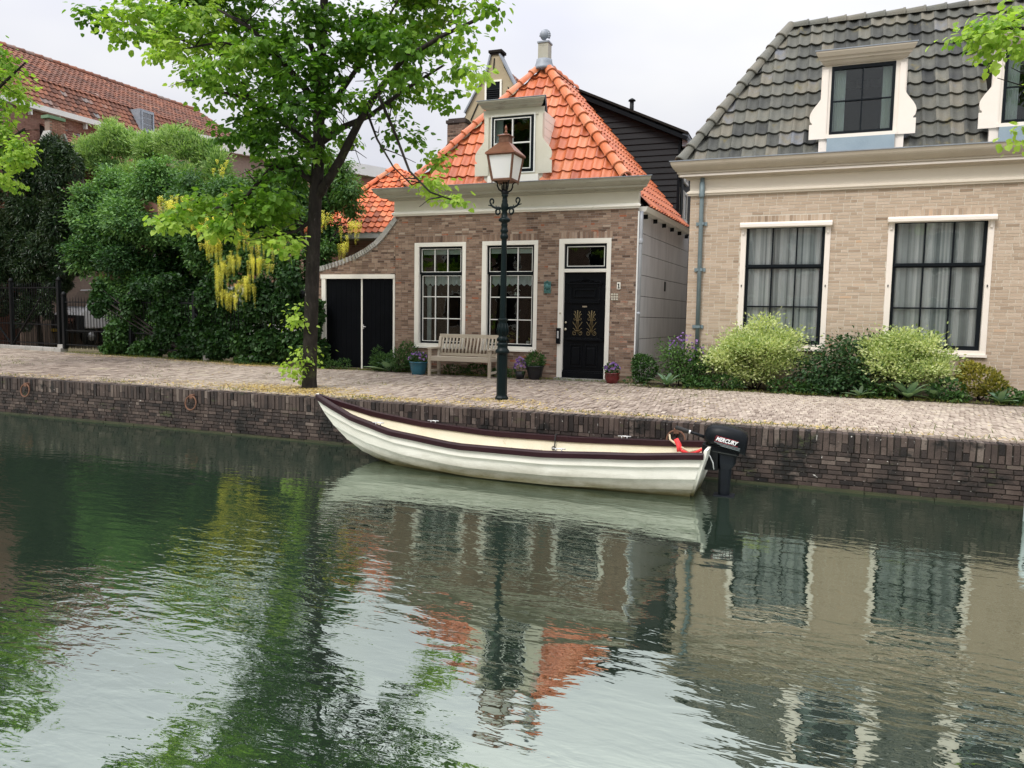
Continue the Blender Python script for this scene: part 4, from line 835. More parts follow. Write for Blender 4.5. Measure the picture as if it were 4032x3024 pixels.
Msp = Matrix.Translation((5.378, .24, 0)) @ Matrix.Rotation(-math.atan(SPL), 4, 'Z') @ Matrix.Translation((-5.378, -.24, 0))
for o_ in set(H1.children) - side0: o_.matrix_local = Msp
dp = MB(); dp.tube([(5.44, .06, 3.50), (5.44, .06, 3.3), (5.425, .06, .1)], .04, 10); dp.lathe([(.047, 0), (.052, .02), (.052, .08), (.047, .1)], (5.44, .06, 2.85), 10); dp.lathe([(.045, 0), (.045, .06)], (5.432, .06, 1.4), 10)
dp.build('downpipe', 'pipe_grey', H1)
MB().box(5.383, 5.41, -.005, .03, .1, 3.5).build('corner_strip', 'plaster_white', H1)
MB().box(5.379, 5.39, 2.5, 2.62, 1.98, 2.2).build('air_vent', 'iron_black', H1).matrix_local = Msp

# things on the front of the house
pl = thing('wall_plaque', 'small green bronze coat of arms plaque on the brick beside the front door', 'plaque', F1 @ Vector((3.49, -.012, 1.83)), R(1.5))
MB().box(-.075, .075, -.02, 0, 0, .25).build('back_plate', 'verdigris', pl, bevel=.008)
sh = MB(); sh.lathe([(0, 0), (.045, .005), (.05, .02), (0, .03)], (0, 0, 0), 12); q = sh.build('shield', 'verdigris', pl); q.matrix_local = Matrix.Translation((0, -.018, .14)) @ Matrix.Rotation(R(90), 4, 'X') @ Matrix.Scale(1.25, 4, (0, 1, 0))
rel = MB()
for s in (-1, 1):
    rel.tube(curl((s * .05, -.025, .20), .026, 0, 1.2, 14, .4, sgn=s), .009, 6); rel.tube(curl((s * .048, -.025, .06), .028, 2, 1.2, 14, .4, sgn=s), .009, 6); rel.tube([(s * .066, -.025, .07), (s * .058, -.03, .13), (s * .068, -.025, .18)], .012, 6)
rel.tube([(-.05, -.025, .225), (0, -.03, .262), (.05, -.025, .225)], .014, 6); rel.tube([(-.03, -.025, .03), (0, -.03, .055), (.03, -.025, .03)], .012, 6)
rel.build('relief', 'verdigris', pl)
nb = thing('house_number', 'small white house number plate with a dark figure one beside the door', 'number sign', F1 @ Vector((5.03, -.012, 1.92)), R(1.5))
MB().box(-.038, .038, -.012, 0, 0, .145).build('plate', 'cream', nb, bevel=.004)
MB().box(-.008, .012, -.016, -.0125, .03, .118).box(-.02, .026, -.016, -.0125, .022, .034).box(-.022, -.006, -.016, -.0125, .092, .108).build('digit', 'sash_black', nb)
mbx = thing('door_mailbox', 'narrow black letter box with white sticker on the cream door frame', 'mailbox', F1 @ Vector((3.765, -.024, .765)), R(1.5))
MB().box(-.04, .042, -.075, 0, 0, .335).build('box', 'black_paint', mbx, bevel=.006)
MB().box(-.014, .018, -.0775, -.0755, .12, .27).build('sticker', 'decal_white', mbx)
for k in range(9): MB().box(-.010, .012 - .004 * (k % 3), -.0795, -.078, .132 + k * .0145, .138 + k * .0145).build('print_line', 'sash_black', mbx)
dec = thing('window_ornament', 'white cut-out house ornament hanging in the window behind the lamp post', 'ornament', F1 @ Vector((2.72, .20, 1.80)), R(1.5))
od = MB(); od.tube([(-.075, 0, .09), (0, 0, .16), (.075, 0, .09)], .008, 6).box(-.065, .065, -.004, .004, 0, .012).tube([(0, 0, .16), (0, 0, .33)], .003, 5).box(-.05, -.02, -.004, .004, .012, .06).box(.0, .05, -.004, .004, .012, .05).tube([(-.02, 0, .175), (0, 0, .2), (.02, 0, .175)], .006, 5)
od.build('cut_out', 'lace', dec)

# ------------------------------------------------------------------ garage in the curved garden wall
GA = thing('garage', 'low brick garden wall with sweeping curved top and black double garage doors', 'garage', (-9.0, 5.62, 0), R(1.5))
curve = [(-2.42, 2.38), (-2.15, 2.44), (-1.72, 2.55), (-1.26, 2.70), (-.98, 2.83), (-.72, 2.99), (-.54, 3.15), (-.385, 3.32), (-.28, 3.44), (-.205, 3.53)]
def ztop(u):
    for (a, b), (c, d) in zip(curve, curve[1:]):
        if a <= u <= c: return b + (d - b) * (u - a) / (c - a)
    return curve[0][1] if u < curve[0][0] else curve[-1][1]
g0, g1 = -2.20, -.205
gm = MB(); gm.prism([(-2.42, -.1), (g0, -.1), (g0, 2.24), (g1, 2.24)] + curve[::-1], .0, .22)
gw = gm.build('wall', 'mortar_red', GA)
gb = wall_bricks(-2.42, -.205, .0, 3.6, .158, .040, .0085, [(g0, -.2, 0, 2.25)], 0, test=lambda u, z: z < ztop(u) - .10)
scatter(gw, F1, 'brick', (BOXV, BOXF), gb, [min(.97, max(.02, rnd.gauss(.46, .2))) for _ in gb], 'brick_red', 300, 14, 'brickwork')
cm, ct = [], []; tot = 44
for i in range(tot):
    s = i / (tot - 1); L = s * (len(curve) - 1); k = min(int(L), len(curve) - 2); fr = L - k
    u = curve[k][0] + (curve[k + 1][0] - curve[k][0]) * fr; z = curve[k][1] + (curve[k + 1][1] - curve[k][1]) * fr
    a = math.atan2(curve[k + 1][1] - curve[k][1], curve[k + 1][0] - curve[k][0])
    cm.append(tm(u, .10, z - .035, .052, .27, .115, 0, -a)); ct.append(min(.98, max(.1, rnd.gauss(.75, .2))))
scatter(GA, F1, 'coping_brick', (BOXV, BOXF), cm, ct, 'concrete', 300, 8, 'coping_bricks')
gf = MB(); gf.box(-2.22, -.207, -.03, .15, 2.15, 2.25); gf.box(-2.20, -2.085, -.02, .15, .03, 2.15); gf.box(-.255, -.207, -.02, .15, .03, 2.15)
gf.build('door_frame', 'cream', GA, bevel=.004)
for a, b, nm in ((-2.085, -1.12, 0), (-1.085, -.255, 1)):
    gd = MB().box(a, b, .03, .07, .06, 2.15).build('door', 'garage_black', GA)
    n = 7
    for i in range(n): MB().box(a + (b - a) * i / n + .002, a + (b - a) * (i + 1) / n - .002, .022, .032, .062, 2.148).build('board', 'garage_black', gd)
    if nm:
        MB().box(-1.075, -1.05, .005, .022, .98, 1.08).build('lock_plate', 'steel', gd)
        MB().tube([(-1.06, .01, 1.03), (-1.06, -.03, 1.03), (-.97, -.03, 1.03)], .011, 8).build('handle', 'steel', gd)
        for z in (.5, 1.9): MB().tube([(-.262, .015, z), (-.262, .015, z + .1)], .012, 8).build('hinge', 'cream', gd)
MB().box(-1.122, -1.083, .01, .05, .03, 2.15).build('cover_strip', 'cream', GA)

# ------------------------------------------------------------------ low house behind the garden wall
XH = thing('low_house', 'low red brick house with orange pyramid roof behind the curved garden wall', 'house', (-9.0, 5.62, 0), R(1.5))
xw = plate(MB(), -4.3, -.7, -.1, 3.42, [(-2.62, -2.15, 2.55, 3.0)], 2.6, 2.8).build('wall', 'mortar_far', XH)
xb = wall_bricks(-4.3, -.7, 1.9, 3.3, .2, .05, .012, [(-2.62, -2.15, 2.55, 3.0)], 2.6)
scatter(xw, F1, 'brick', (BOXV, BOXF), xb, [min(.97, max(.02, rnd.gauss(.45, .2))) for _ in xb], 'brick_far', 300, 8, 'brickwork')
xwn = ring(MB(), -2.62, -2.15, 2.55, 3.0, .05, .05, .05, .06, 2.57, 2.66).build('window', 'cream', XH)
MB().box(-2.57, -2.2, 2.62, 2.624, 2.6, 2.94).build('pane', 'glass_far', xwn)
MB().box(-4.5, -.5, 2.35, 2.6, 3.36, 3.50).build('fascia', 'plaster_white', XH)
XC = (-2.52, 4.15, 5.52); zx = 3.50
xr = MB().add([(-4.45, 2.40, zx - .05), (-.55, 2.40, zx - .05), (-.55, 6.3, zx - .05), (-4.45, 6.3, zx - .05), (XC[0], XC[1], XC[2] - .06), (XC[0], 5.2, XC[2] - .06)], [(0, 1, 4), (1, 2, 5, 4), (2, 3, 5), (3, 0, 4, 5), (3, 2, 1, 0)]).build('roof', 'roof_under', XH)
xl = math.hypot(XC[2] - zx, XC[1] - 2.4)
Px = frame_on((0, 2.36, zx), (1, 0, 0), (0, (XC[1] - 2.36) / xl, (XC[2] - zx) / xl))
tile_plane(xr, F1, Px, [(-4.45, 0), (-.57, 0), (XC[0] + .03, xl), (XC[0] - .03, xl)], .20, .21, 'tile_mid', seg=5)
Px2 = frame_on((-.53, 0, zx), (0, 1, 0), (-(.53 * 0 + (-.53 - XC[0])), 0, XC[2] - zx))
x2 = math.hypot(-.53 - XC[0], XC[2] - zx)
tile_plane(xr, F1, Px2, [(2.40, 0), (6.2, 0), (5.2, x2), (XC[1], x2)], .20, .21, 'tile_mid', seg=5, keep=120)
ridge_line(xr, F1, (-.55, 2.36, zx + .04), (XC[0], XC[1], XC[2] + .05), 'tile_mid', .10, .33)
ridge_line(xr, F1, (-4.45, 2.36, zx + .04), (XC[0], XC[1], XC[2] + .05), 'tile_mid', .10, .33)

# ------------------------------------------------------------------ black boarded house behind
BH = thing('black_house', 'tall black tarred board house gable rising behind the orange roof', 'house', (-9.0, 5.62, 0), R(1.5))
MB().prism([(.6, -.1), (5.52, -.1), (5.52, 5.95), (2.85, 7.18), (.6, 4.3)], 4.12, 10.5).build('wall', 'black_board', BH)
vr = lambda u: 7.22 - (u - 2.85) * .452
z = 3.2
while z < 7.1:
    u1 = min(5.52, 2.85 + (7.22 - z) / .452 - .2)
    if u1 - 2.4 > .2:
        m = MB(); m.add([(2.2, 4.12, z), (u1, 4.12, z), (u1, 4.085, z), (2.2, 4.085, z), (2.2, 4.12, z + .155), (u1, 4.12, z + .155), (u1, 4.11, z + .155), (2.2, 4.11, z + .155)],
              [(3, 2, 1, 0), (4, 5, 6, 7), (0, 1, 5, 4), (1, 2, 6, 5), (2, 3, 7, 6), (3, 0, 4, 7)], rnd.uniform(.2, .8)); m.build('board', 'black_board', BH)
    z += .15
MB().bar((2.75, 4.06, 7.13), (5.74, 4.06, 7.13 - 2.99 * .452), .09, .30, (0, -1, 0)).build('verge_board', 'black_paint', BH)
MB().add([(2.8, 4.0, 7.29), (5.74, 4.0, 7.29 - 2.94 * .452), (5.74, 10.6, 7.29 - 2.94 * .452), (2.8, 10.6, 7.29), (2.8, 4.0, 7.23), (5.74, 4.0, 7.23 - 2.94 * .452), (5.74, 10.6, 7.23 - 2.94 * .452), (2.8, 10.6, 7.23)], [(0, 1, 2, 3), (7, 6, 5, 4), (0, 4, 5, 1), (1, 5, 6, 2), (2, 6, 7, 3), (3, 7, 4, 0)]).build('roof', 'roof_under', BH)
MB().box(5.60, 5.74, 4.05, 10.4, 5.62, 5.93).build('eave_board', 'lead', BH)
MB().box(5.50, 5.56, 4.085, 4.16, 3.2, 5.8).build('corner_board', 'black_paint', BH)
vp = MB(); vp.tube([(4.18, 4.6, 6.5), (4.18, 4.6, 7.0)], .055, 10); vp.lathe([(.10, 0), (.085, .03), (.02, .07)], (4.18, 4.6, 6.98), 10); vp.build('vent_pipe', 'iron_black', BH)
for z0, z1 in ((4.95, 5.55), (3.98, 4.62)):
    for y0 in (4.35, 5.05):
        bw = MB(); bw.box(5.522, 5.56, y0, y0 + .06, z0, z1).box(5.522, 5.56, y0 + .5, y0 + .56, z0, z1).box(5.522, 5.56, y0, y0 + .56, z1, z1 + .06).box(5.522, 5.57, y0, y0 + .56, z0 - .06, z0)
        bw = bw.build('window', 'cream', BH); MB().box(5.53, 5.534, y0 + .06, y0 + .5, z0, z1).build('pane', 'glass_far', bw)
MB().tube([(5.60, 4.25, 5.6), (5.60, 4.25, 0)], .04, 8).build('downpipe', 'iron_black', BH)

# ------------------------------------------------------------------ plastered gable far behind
YG = thing('gable_house', 'ochre plastered gable with black louvred hatch behind the orange roof', 'house', (-9.0, 5.62, 0), R(1.5))
poly = [(-4.3, 0), (2.1, 0), (2.1, 5.3), (.75, 6.75), (.0, 7.95), (-.45, 8.78), (-.78, 9.35), (-.93, 9.82), (-1.21, 9.82), (-1.34, 9.3), (-1.70, 8.72), (-2.10, 8.02), (-2.18, 7.3), (-2.30, 7.0), (-4.3, 5.3)]
MB().prism(poly, 8.0, 8.3).build('gable_wall', 'plaster_yellow', YG)
MB().box(-1.30, -.84, 7.93, 8.36, 9.82, 9.90).box(-1.25, -.89, 7.96, 8.33, 9.76, 9.82).build('gable_cap', 'roof_under', YG)
MB().bar((-.92, 8.1, 9.76), (-.36, 8.1, 8.70), .34, .05, (.88, 0, .47)).bar((-.36, 8.1, 8.70), (.9, 8.1, 6.6), .34, .05, (.86, 0, .5)).bar((-1.24, 8.1, 9.76), (-1.36, 8.1, 9.28), .34, .05, (-.97, 0, .2)).bar((-1.36, 8.1, 9.28), (-2.14, 8.1, 8.0), .34, .05, (-.86, 0, .5)).build('lead_edging', 'lead', YG)
hz = ring(MB(), -1.42, -.83, 8.12, 8.96, .06, .06, .05, .06, 7.95, 8.0).build('hatch_frame', 'cream', YG)
MB().box(-1.36, -.89, 7.985, 7.999, 8.17, 8.9).build('hatch', 'black_paint', hz)
for k in range(8): MB().bar((-1.355, 7.972, 8.20 + k * .065), (-.895, 7.972, 8.20 + k * .065), .035, .012, (0, .6, 1)).build('louvre', 'black_paint', hz)
for a, b in (((-1.11, 9.65), (-1.13, 9.3)), ((-1.62, 8.35), (-1.92, 7.75)), ((-.62, 8.7), (-.45, 8.4))):
    MB().bar((a[0], 7.985, a[1]), (b[0], 7.985, b[1]), .03, .03).build('wall_anchor', 'iron_black', YG)
yr = MB().add([(-1.07, 8.3, 9.55), (2.2, 8.3, 5.2), (2.2, 16, 5.2), (-1.07, 16, 9.55), (-4.4, 8.3, 5.2), (-4.4, 16, 5.2)], [(0, 1, 2, 3), (4, 0, 3, 5), (0, 4, 1), (3, 2, 5), (1, 4, 5, 2)]).build('roof', 'roof_under', YG)
yl = math.hypot(3.27, 4.35); Py = frame_on((2.2, 0, 5.22), (0, 1, 0), (-3.27 / yl, 0, 4.35 / yl))
tile_plane(yr, F1, Py, [(8.32, 1.5), (15, 1.5), (15, yl), (8.32, yl)], .25, .28, 'tile_old', seg=4, keep=120)
yc = MB().box(-2.58, -1.95, 7.6, 8.1, 3.0, 7.66).build('chimney', 'mortar_far', YG)
ycb = wall_bricks(-2.58, -1.95, 6.0, 7.62, .2, .05, .012, [], 7.6)
scatter(yc, F1, 'brick', (BOXV, BOXF), ycb, [min(.97, max(.02, rnd.gauss(.2, .15))) for _ in ycb], 'brick_red', 60, 8, 'brickwork')
MB().box(-2.62, -1.91, 7.56, 8.14, 7.6, 7.70).box(-2.56, -1.97, 7.62, 8.08, 7.70, 7.76).build('chimney_cap', 'brick_quay', yc)

# ------------------------------------------------------------------ the buff brick house with the slate-grey mansard
H2 = thing('town_house', 'buff brick town house with grey pantiled roof, dormers and tall curtained windows', 'house', (-2.9, 5.9, 0), R(.3))
F2 = Matrix.Translation((-2.9, 5.9, 0)) @ Matrix.Rotation(R(.3), 4, 'Z')
V1, V2, V3 = (1.30, 2.915, .80, 3.19), (3.885, 5.55, .775, 3.215), (6.5, 8.15, .78, 3.215)
hol2 = [V1, V2, V3]
w2 = plate(MB(), .30, 11, -.1, 3.80, hol2, 0, .25).build('wall', 'mortar_buff', H2)
hs2 = [V1, V2, V3] + [(a[0] - .03, a[1] + .03, a[3] - .02, a[3] + .15) for a in (V1, V2, V3)] + [(a[0], a[1], a[2] - .19, a[2] - .02) for a in (V1, V2, V3)]
b2 = wall_bricks(.30, 10.4, .0, 3.79, .205, .046, .011, hs2, 0, jit=.0014, proud=.0045)
t2 = [min(.97, max(.02, rnd.gauss(.55, .15))) for _ in b2]
for a in (V1, V2, V3):
    m_, t_ = soldiers(w2, F2, a[0] - .03, a[1] + .03, a[3] + .002, a[3] + .147, 'brick_buff', pitch=.064, tone=.45); b2 += m_; t2 += t_
    m_, t_ = soldiers(w2, F2, a[0], a[1], a[2] - .187, a[2] - .025, 'brick_buff', pitch=.064, tone=.4); b2 += m_; t2 += t_
scatter(w2, F2, 'brick', (BOXV, BOXF), b2, t2, 'brick_buff', 300, 14, 'brickwork')
# side of the house in the alley
sd = MB().box(.303, .5, .252, 8, -.1, 3.8).build('side_wall', 'mortar_buff', H2)
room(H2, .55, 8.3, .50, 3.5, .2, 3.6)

def pleats(parent, u0, u1, z0, z1, y, seed):
    r_ = random.Random(seed); v = []; n = 46; ts = []
    ph = r_.uniform(0, 6)
    for i in range(n + 1):
        u = u0 + (u1 - u0) * i / n; k = math.sin(i * 1.9 + ph) * .5 + math.sin(i * .83 + ph * 2) * .5
        v += [(u, y + .016 * k, z1), (u, y + .018 * k, z0)]
    m = MB()
    for i in range(n):
        b = len(m.v); m.v += v[2 * i:2 * i + 4]; m.f.append((b, b + 2, b + 3, b + 1)); m.sm.append(False)
        m.t.append(min(.95, max(.05, .45 + .5 * math.sin(i * .83 + ph) * abs(math.sin(i * .31 + ph)) + r_.uniform(-.3, .3))))
    return m.build('curtain', 'sheer', parent)

def tall_window(a, cap):
    u0, u1, z0, z1 = a
    win = ring(MB(), u0, u1, z0, z1, .10, .095, .08, .04, -.02, .12).build('window', 'cream_pink', H2, bevel=.004)
    MB().box(u0 - .015, u1 + .015, -.055, .0, z0 - .035, z0 + .012).build('sill', 'cream_pink', win)
    if cap:
        MB().extr([(-.02, z1 - .085), (-.10, z1 - .085), (-.125, z1 - .07), (-.125, z1 - .015), (-.09, z1 + .022), (-.012, z1 + .03)], u0 - .02, u1 + .02).build('awning_box', 'cream_pink', win, bevel=.004)
        for u in (u0 + .045, u1 - .05):
            MB().box(u - .018, u + .018, -.045, -.02, z1 - .20, z1 - .055).build('awning_arm', 'cream_pink', win)
            MB().box(u - .008, u + .008, -.036, -.02, 1.98, 2.02).build('awning_hook', 'iron_black', win)
    iu0, iu1, iz0, iz1 = u0 + .10, u1 - .095, z0 + .08, z1 - .04
    zm = 2.36
    ring(MB(), iu0, iu1, zm, iz1, .05, .055, .05, .05, .03, .08).build('sash', 'sash_black', win)
    ring(MB(), iu0 + .004, iu1 - .004, iz0, zm + .002, .055, .065, .075, .03, .058, .112).build('sash', 'sash_black', win)
    panes(win, iu0 + .05, iu1 - .055, zm + .05, iz1 - .05, 3, [zm + .05, iz1 - .05], .028, .055, 'glass_curtain', 'sash_black', .036, .075)
    panes(win, iu0 + .058, iu1 - .068, iz0 + .075, zm - .03, 3, [iz0 + .075, 1.60, zm - .03], .028, .085, 'glass_curtain', 'sash_black', .064, .105)
    pleats(win, iu0 + .02, iu1 - .02, iz0 - .05, iz1 + .02, .135, int(u0 * 100))
    return win
for a in (V1, V2, V3): tall_window(a, True)

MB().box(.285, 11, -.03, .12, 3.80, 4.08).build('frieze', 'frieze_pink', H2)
MB().extr([(.1, 3.77), (-.05, 3.77), (-.05, 3.80), (-.078, 3.808), (-.078, 3.838), (-.05, 3.85), (-.03, 3.87), (.1, 3.87)], .30, 11, .5, .9, 0).build('frieze_moulding', 'frieze_pink', H2)
MB().extr([(.12, 4.075), (-.06, 4.075), (-.075, 4.10), (-.22, 4.115), (-.22, 4.165), (-.25, 4.17), (-.25, 4.205), (-.27, 4.21)] + [(-.27 - .11 * math.sin(k / 6 * 1.4), 4.21 + .14 * k / 6) for k in range(1, 7)] + [(-.39, 4.385), (-.36, 4.385), (.12, 4.385)], .27, 11, .5, .85, 0).build('cornice', 'cornice_tan', H2)
MB().extr([(.12, 4.387), (-.40, 4.387), (-.40, 4.405), (.12, 4.42)], .26, 11, .5, .85, 0).build('lead_cover', 'lead', H2)
MB().extr([(-.218, 4.117), (-.226, 4.117), (-.226, 4.16), (-.218, 4.16)], .30, 11, .5, .85, 0).build('cornice_fillet', 'cream_pink', H2)
dp = MB(); dp.tube([(.53, -.085, 4.10), (.53, -.09, 3.82), (.53, -.075, 3.68), (.545, -.06, .05)], .043, 10); dp.lathe([(.05, 0), (.055, .03), (.05, .3)], (.53, -.09, 3.72), 10)
dp.build('downpipe', 'pipe_zinc', H2)
for z in (3.18, 2.28, 1.15):
    MB().box(.43, .645, -.03, -.012, z, z + .07).box(.485, .59, -.108, -.03, z + .01, z + .06).build('pipe_clamp', 'pipe_zinc', H2)

rf = MB().add([(.10, .20, 4.38), (11, .20, 4.38), (11, 2.05, 7.45), (1.93, 2.05, 7.45), (.10, 8, 4.38), (1.93, 8, 7.45), (11, 8, 4.38), (11, 8, 7.45)],
              [(0, 1, 2, 3), (4, 0, 3, 5), (3, 2, 7, 5), (1, 6, 7, 2), (4, 5, 7, 6), (0, 4, 6, 1)]).build('roof', 'roof_under', H2)
s2 = math.hypot(3.08, 1.85)
P2 = frame_on((0, .15, 4.42), (1, 0, 0), (0, 1.85 / s2, 3.08 / s2))
hh = lambda b: b / s2 * 1.85
tile_plane(rf, F2, P2, [(.08, 0), (10.6, 0), (10.6, s2), (1.93, s2)], .225, .333, 'tile_grey', [(2.78, 3.88, -1, 1.95), (5.54, 6.64, -1, 1.95), (8.31, 9.41, -1, 1.95)], keep=300, lift=.050)
Pl = frame_on((.05, 0, 4.42), (0, -1, 0), (1.88 / s2, 0, 3.08 / s2))
tile_plane(rf, F2, Pl, [(-4.0, 0), (-.15, 0), (-2.0, s2), (-4.0, s2)], .225, .333, 'tile_grey', keep=150)
ridge_line(rf, F2, (.05, .12, 4.47), (1.93, 2.0, 7.52), 'tile_grey', .125, .36)
ridge_line(rf, F2, (10.6, 2.02, 7.50), (1.93, 2.02, 7.50), 'tile_grey', .13, .36)

def dormer2(du):
    D_ = plate(MB(), 2.62 + du, 4.05 + du, 4.44, 6.06, [(2.79 + du, 3.86 + du, 4.80, 6.04)], .11, .19).build('dormer', 'cream_pink', H2)
    for u in (2.66, 3.96):
        MB().box(u + du, u + .06 + du, .195, 1.3, 4.6, 6.05).build('cheek', 'roof_under', D_)
    MB().box(2.76 + du, 3.90 + du, .05, .109, 4.42, 4.735).build('lead_apron', 'lead_blue', D_)
    MB().box(2.72 + du, 3.94 + du, .06, .109, 4.737, 4.80).build('sill', 'cream_pink', D_)
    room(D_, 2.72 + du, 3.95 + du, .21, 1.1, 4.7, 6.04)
    MB().extr([(1.2, 6.06), (.06, 6.06), (.02, 6.085), (.0, 6.12), (-.035, 6.13), (-.045, 6.17), (-.075, 6.185), (-.11, 6.25), (-.11, 6.275), (1.35, 6.275)], 2.60 + du, 4.07 + du, .5, .85, .85).build('dormer_cornice', 'cornice_tan', D_)
    MB().extr([(1.4, 6.277), (-.12, 6.277), (-.12, 6.295), (1.4, 6.31)], 2.59 + du, 4.08 + du, .5, .85, .85).build('lead_cover', 'lead', D_)
    for mi, b in ((-1, 2.64 + du), (1, 4.03 + du)):
        MB().prism(scroll(mi, b, 4.735, 6.0, .93), .078, .108).build('scroll_board', 'cream_pink', D_)
    ring(MB(), 2.79 + du, 3.86 + du, 4.80, 6.04, .05, .05, .06, .06, .10, .17).build('sash', 'sash_black', D_)
    MB().box(3.31 + du, 3.335 + du, .105, .15, 4.86, 5.98).box(2.84 + du, 3.81 + du, .107, .148, 5.40, 5.42).build('glazing_bars', 'sash_black', D_)
    for a, b in ((2.84, 3.31), (3.335, 3.81)):
        for c, d in ((4.86, 5.40), (5.42, 5.98)): MB().box(a + du, b + du, .14, .144, c, d).build('pane', 'glass_front', D_)
    for u0, u1, sd_ in ((2.84, 3.04, 1), (3.66, 3.82, 2)):
        v = []; n = 12
        for i in range(n + 1): v += [(u0 + du + (u1 - u0) * i / n, .22 + .022 * (i % 2), 6.0), (u0 + du + (u1 - u0) * i / n, .22 + .022 * (i % 2), 4.83)]
        MB().add(v, [(2 * i, 2 * i + 2, 2 * i + 3, 2 * i + 1) for i in range(n)]).build('curtain', 'lace', D_)
dormer2(0); dormer2(2.765); dormer2(5.53)

# ------------------------------------------------------------------ long building with the old red roof
LB = thing('long_building', 'long old brick building with rust red tiled roof behind the garden trees', 'building', (-28, 0, 0))
FL = Matrix.Translation((-28, 0, 0))
lw = MB().box(-8, 0, 3, 23, -.1, 8.9).build('wall', 'brick_far', LB)
lb = []
for row_ in range(64):
    z = 4.9 + row_ * .062
    for i in range(26):
        y_ = 7.4 + i * .235 + (.117 if row_ % 2 else 0); lb.append(tm(.005, y_, z, .02, .222, .05))
scatter(lw, FL, 'brick', (BOXV, BOXF), lb, [min(.97, max(.02, rnd.gauss(.5, .22))) for _ in lb], 'brick_far', 300, 8, 'brickwork')
MB().box(.0, .28, 3, 23.2, 8.78, 8.98).build('gutter', 'plaster_white', LB)
for k in range(14): MB().box(.02, .2, 7.0 + k * 1.15, 7.06 + k * 1.15, 8.55, 8.78).build('gutter_bracket', 'plaster_white', LB)
lr = MB().add([(.1, 3, 8.95), (.1, 23.2, 8.95), (-.7, 22.9, 10.12), (-.7, 3, 10.12), (-3.5, 22.5, 11.92), (-3.5, 3, 11.92), (-8, 3, 8.95), (-8, 23.2, 8.95)], [(0, 1, 2, 3), (3, 2, 4, 5), (5, 4, 7, 6), (1, 7, 4, 2), (0, 3, 5, 6), (0, 6, 7, 1)]).build('roof', 'roof_under', LB)
l1 = math.hypot(.8, 1.25); Pa = frame_on((.12, 0, 8.97), (0, 1, 0), (-.8 / l1, 0, 1.25 / l1))
old = lambda x, y: (.98 if rnd.random() < .03 and y < .3 else min(.9, max(.05, rnd.gauss(.52, .2))))
tile_plane(lr, FL, Pa, [(8.0, 0), (23.2, 0), (22.9, l1), (8.0, l1)], .23, .235, 'tile_old', [(15.6, 16.3, -1, .9)], seg=5, tone=old, keep=300)
l2 = math.hypot(2.85, 1.8); Pb = frame_on((-.62, 0, 10.16), (0, 1, 0), (-2.85 / l2, 0, 1.8 / l2))
tile_plane(lr, FL, Pb, [(8.5, 0), (22.9, 0), (22.5, l2), (8.5, l2)], .23, .30, 'tile_old', seg=4, tone=lambda x, y: min(.95, max(.05, rnd.gauss(.42, .15) + .12 * (y > 2.2))), keep=0, rest='upper_tile_field')
ridge_line(lr, FL, (-3.5, 22.5, 11.98), (-3.5, 8.5, 11.98), 'tile_old', .14, .4)
ld = MB().box(-.55, .02, 15.55, 16.3, 9.12, 10.08).build('roof_window', 'lead', LB)
ring(MB(), 15.60, 16.25, 9.16, 10.02, .06, .06, .07, .07, 0, .05).build('frame', 'lead', ld).matrix_local = Matrix(((0, -1, 0, .075), (1, 0, 0, 0), (0, 0, 1, 0), (0, 0, 0, 1)))
for yy in (15.66, 15.945):
    for zz_ in (9.24, 9.5, 9.76): MB().box(.022, .03, yy, yy + .255, zz_, zz_ + .22).build('pane', 'glass_far', ld)
MB().box(-.5, .3, 6.6, 9.2, 9.1, 9.9).build('roof_hatch', 'lead', LB)

OB = thing('outbuilding', 'small brick outbuilding gable with mossy cap below the long red roof', 'outbuilding', (-26.5, 10.45, 0), 0)
FO = Matrix.Translation((-26.5, 10.45, 0)) @ Matrix.Rotation(R(90), 4, 'Z')
ob = MB(); ob.add([(x_, y_, z_) for x_ in (-.25, 0) for y_, z_ in ((-1.5, 0), (1.5, 0), (1.5, 5.0), (.26, 7.75), (.26, 8.25), (-.26, 8.25), (-.26, 7.75), (-1.5, 5.0))],
      [(7, 6, 5, 4, 3, 2, 1, 0), tuple(range(8, 16))] + [(i, (i + 1) % 8, (i + 1) % 8 + 8, i + 8) for i in range(8)]); ob = ob.build('gable_wall', 'mortar_far', OB)
obb = []
for r_ in range(52):
    z = 5.2 + r_ * .06; hw = 1.5 - (z - 5) / 2.75 * 1.24 if z < 7.75 else .26
    y_ = -hw + (.1 if r_ % 2 else 0)
    while y_ < hw - .1: obb.append(tm(.004, y_ + .1, z, .02, .19, .05)); y_ += .205
scatter(ob, FO, 'brick', (BOXV, BOXF), obb, [min(.97, max(.02, rnd.gauss(.55, .2))) for _ in obb], 'brick_far', 200, 8, 'brickwork')
for s in (-1, 1): MB().bar((-.1, s * .27, 7.8), (-.1, s * 1.6, 4.85), .36, .06, (0, s, .45)).build('edge_stone', 'concrete', OB)
MB().box(-.33, .07, -.34, .34, 8.25, 8.36).build('gable_cap', 'leaf_grey', OB, 'mossy flat cap stone')
MB().bar((.02, .0, 7.75), (.02, .05, 7.2), .03, .03).build('wall_anchor', 'iron_black', OB)
orf = MB().add([(-.2, 0, 7.55), (-.2, 1.5, 4.9), (-1.5, 1.5, 4.9), (-1.5, 0, 7.55), (-.2, -1.5, 4.9), (-1.5, -1.5, 4.9)], [(0, 1, 2, 3), (4, 0, 3, 5), (0, 4, 1), (3, 2, 5)]).build('roof', 'tile_old', OB)
lt = thing('lean_to_roof', 'strip of lower orange tiled roof under the long building gutter', 'roof', (-28, 0, 0))
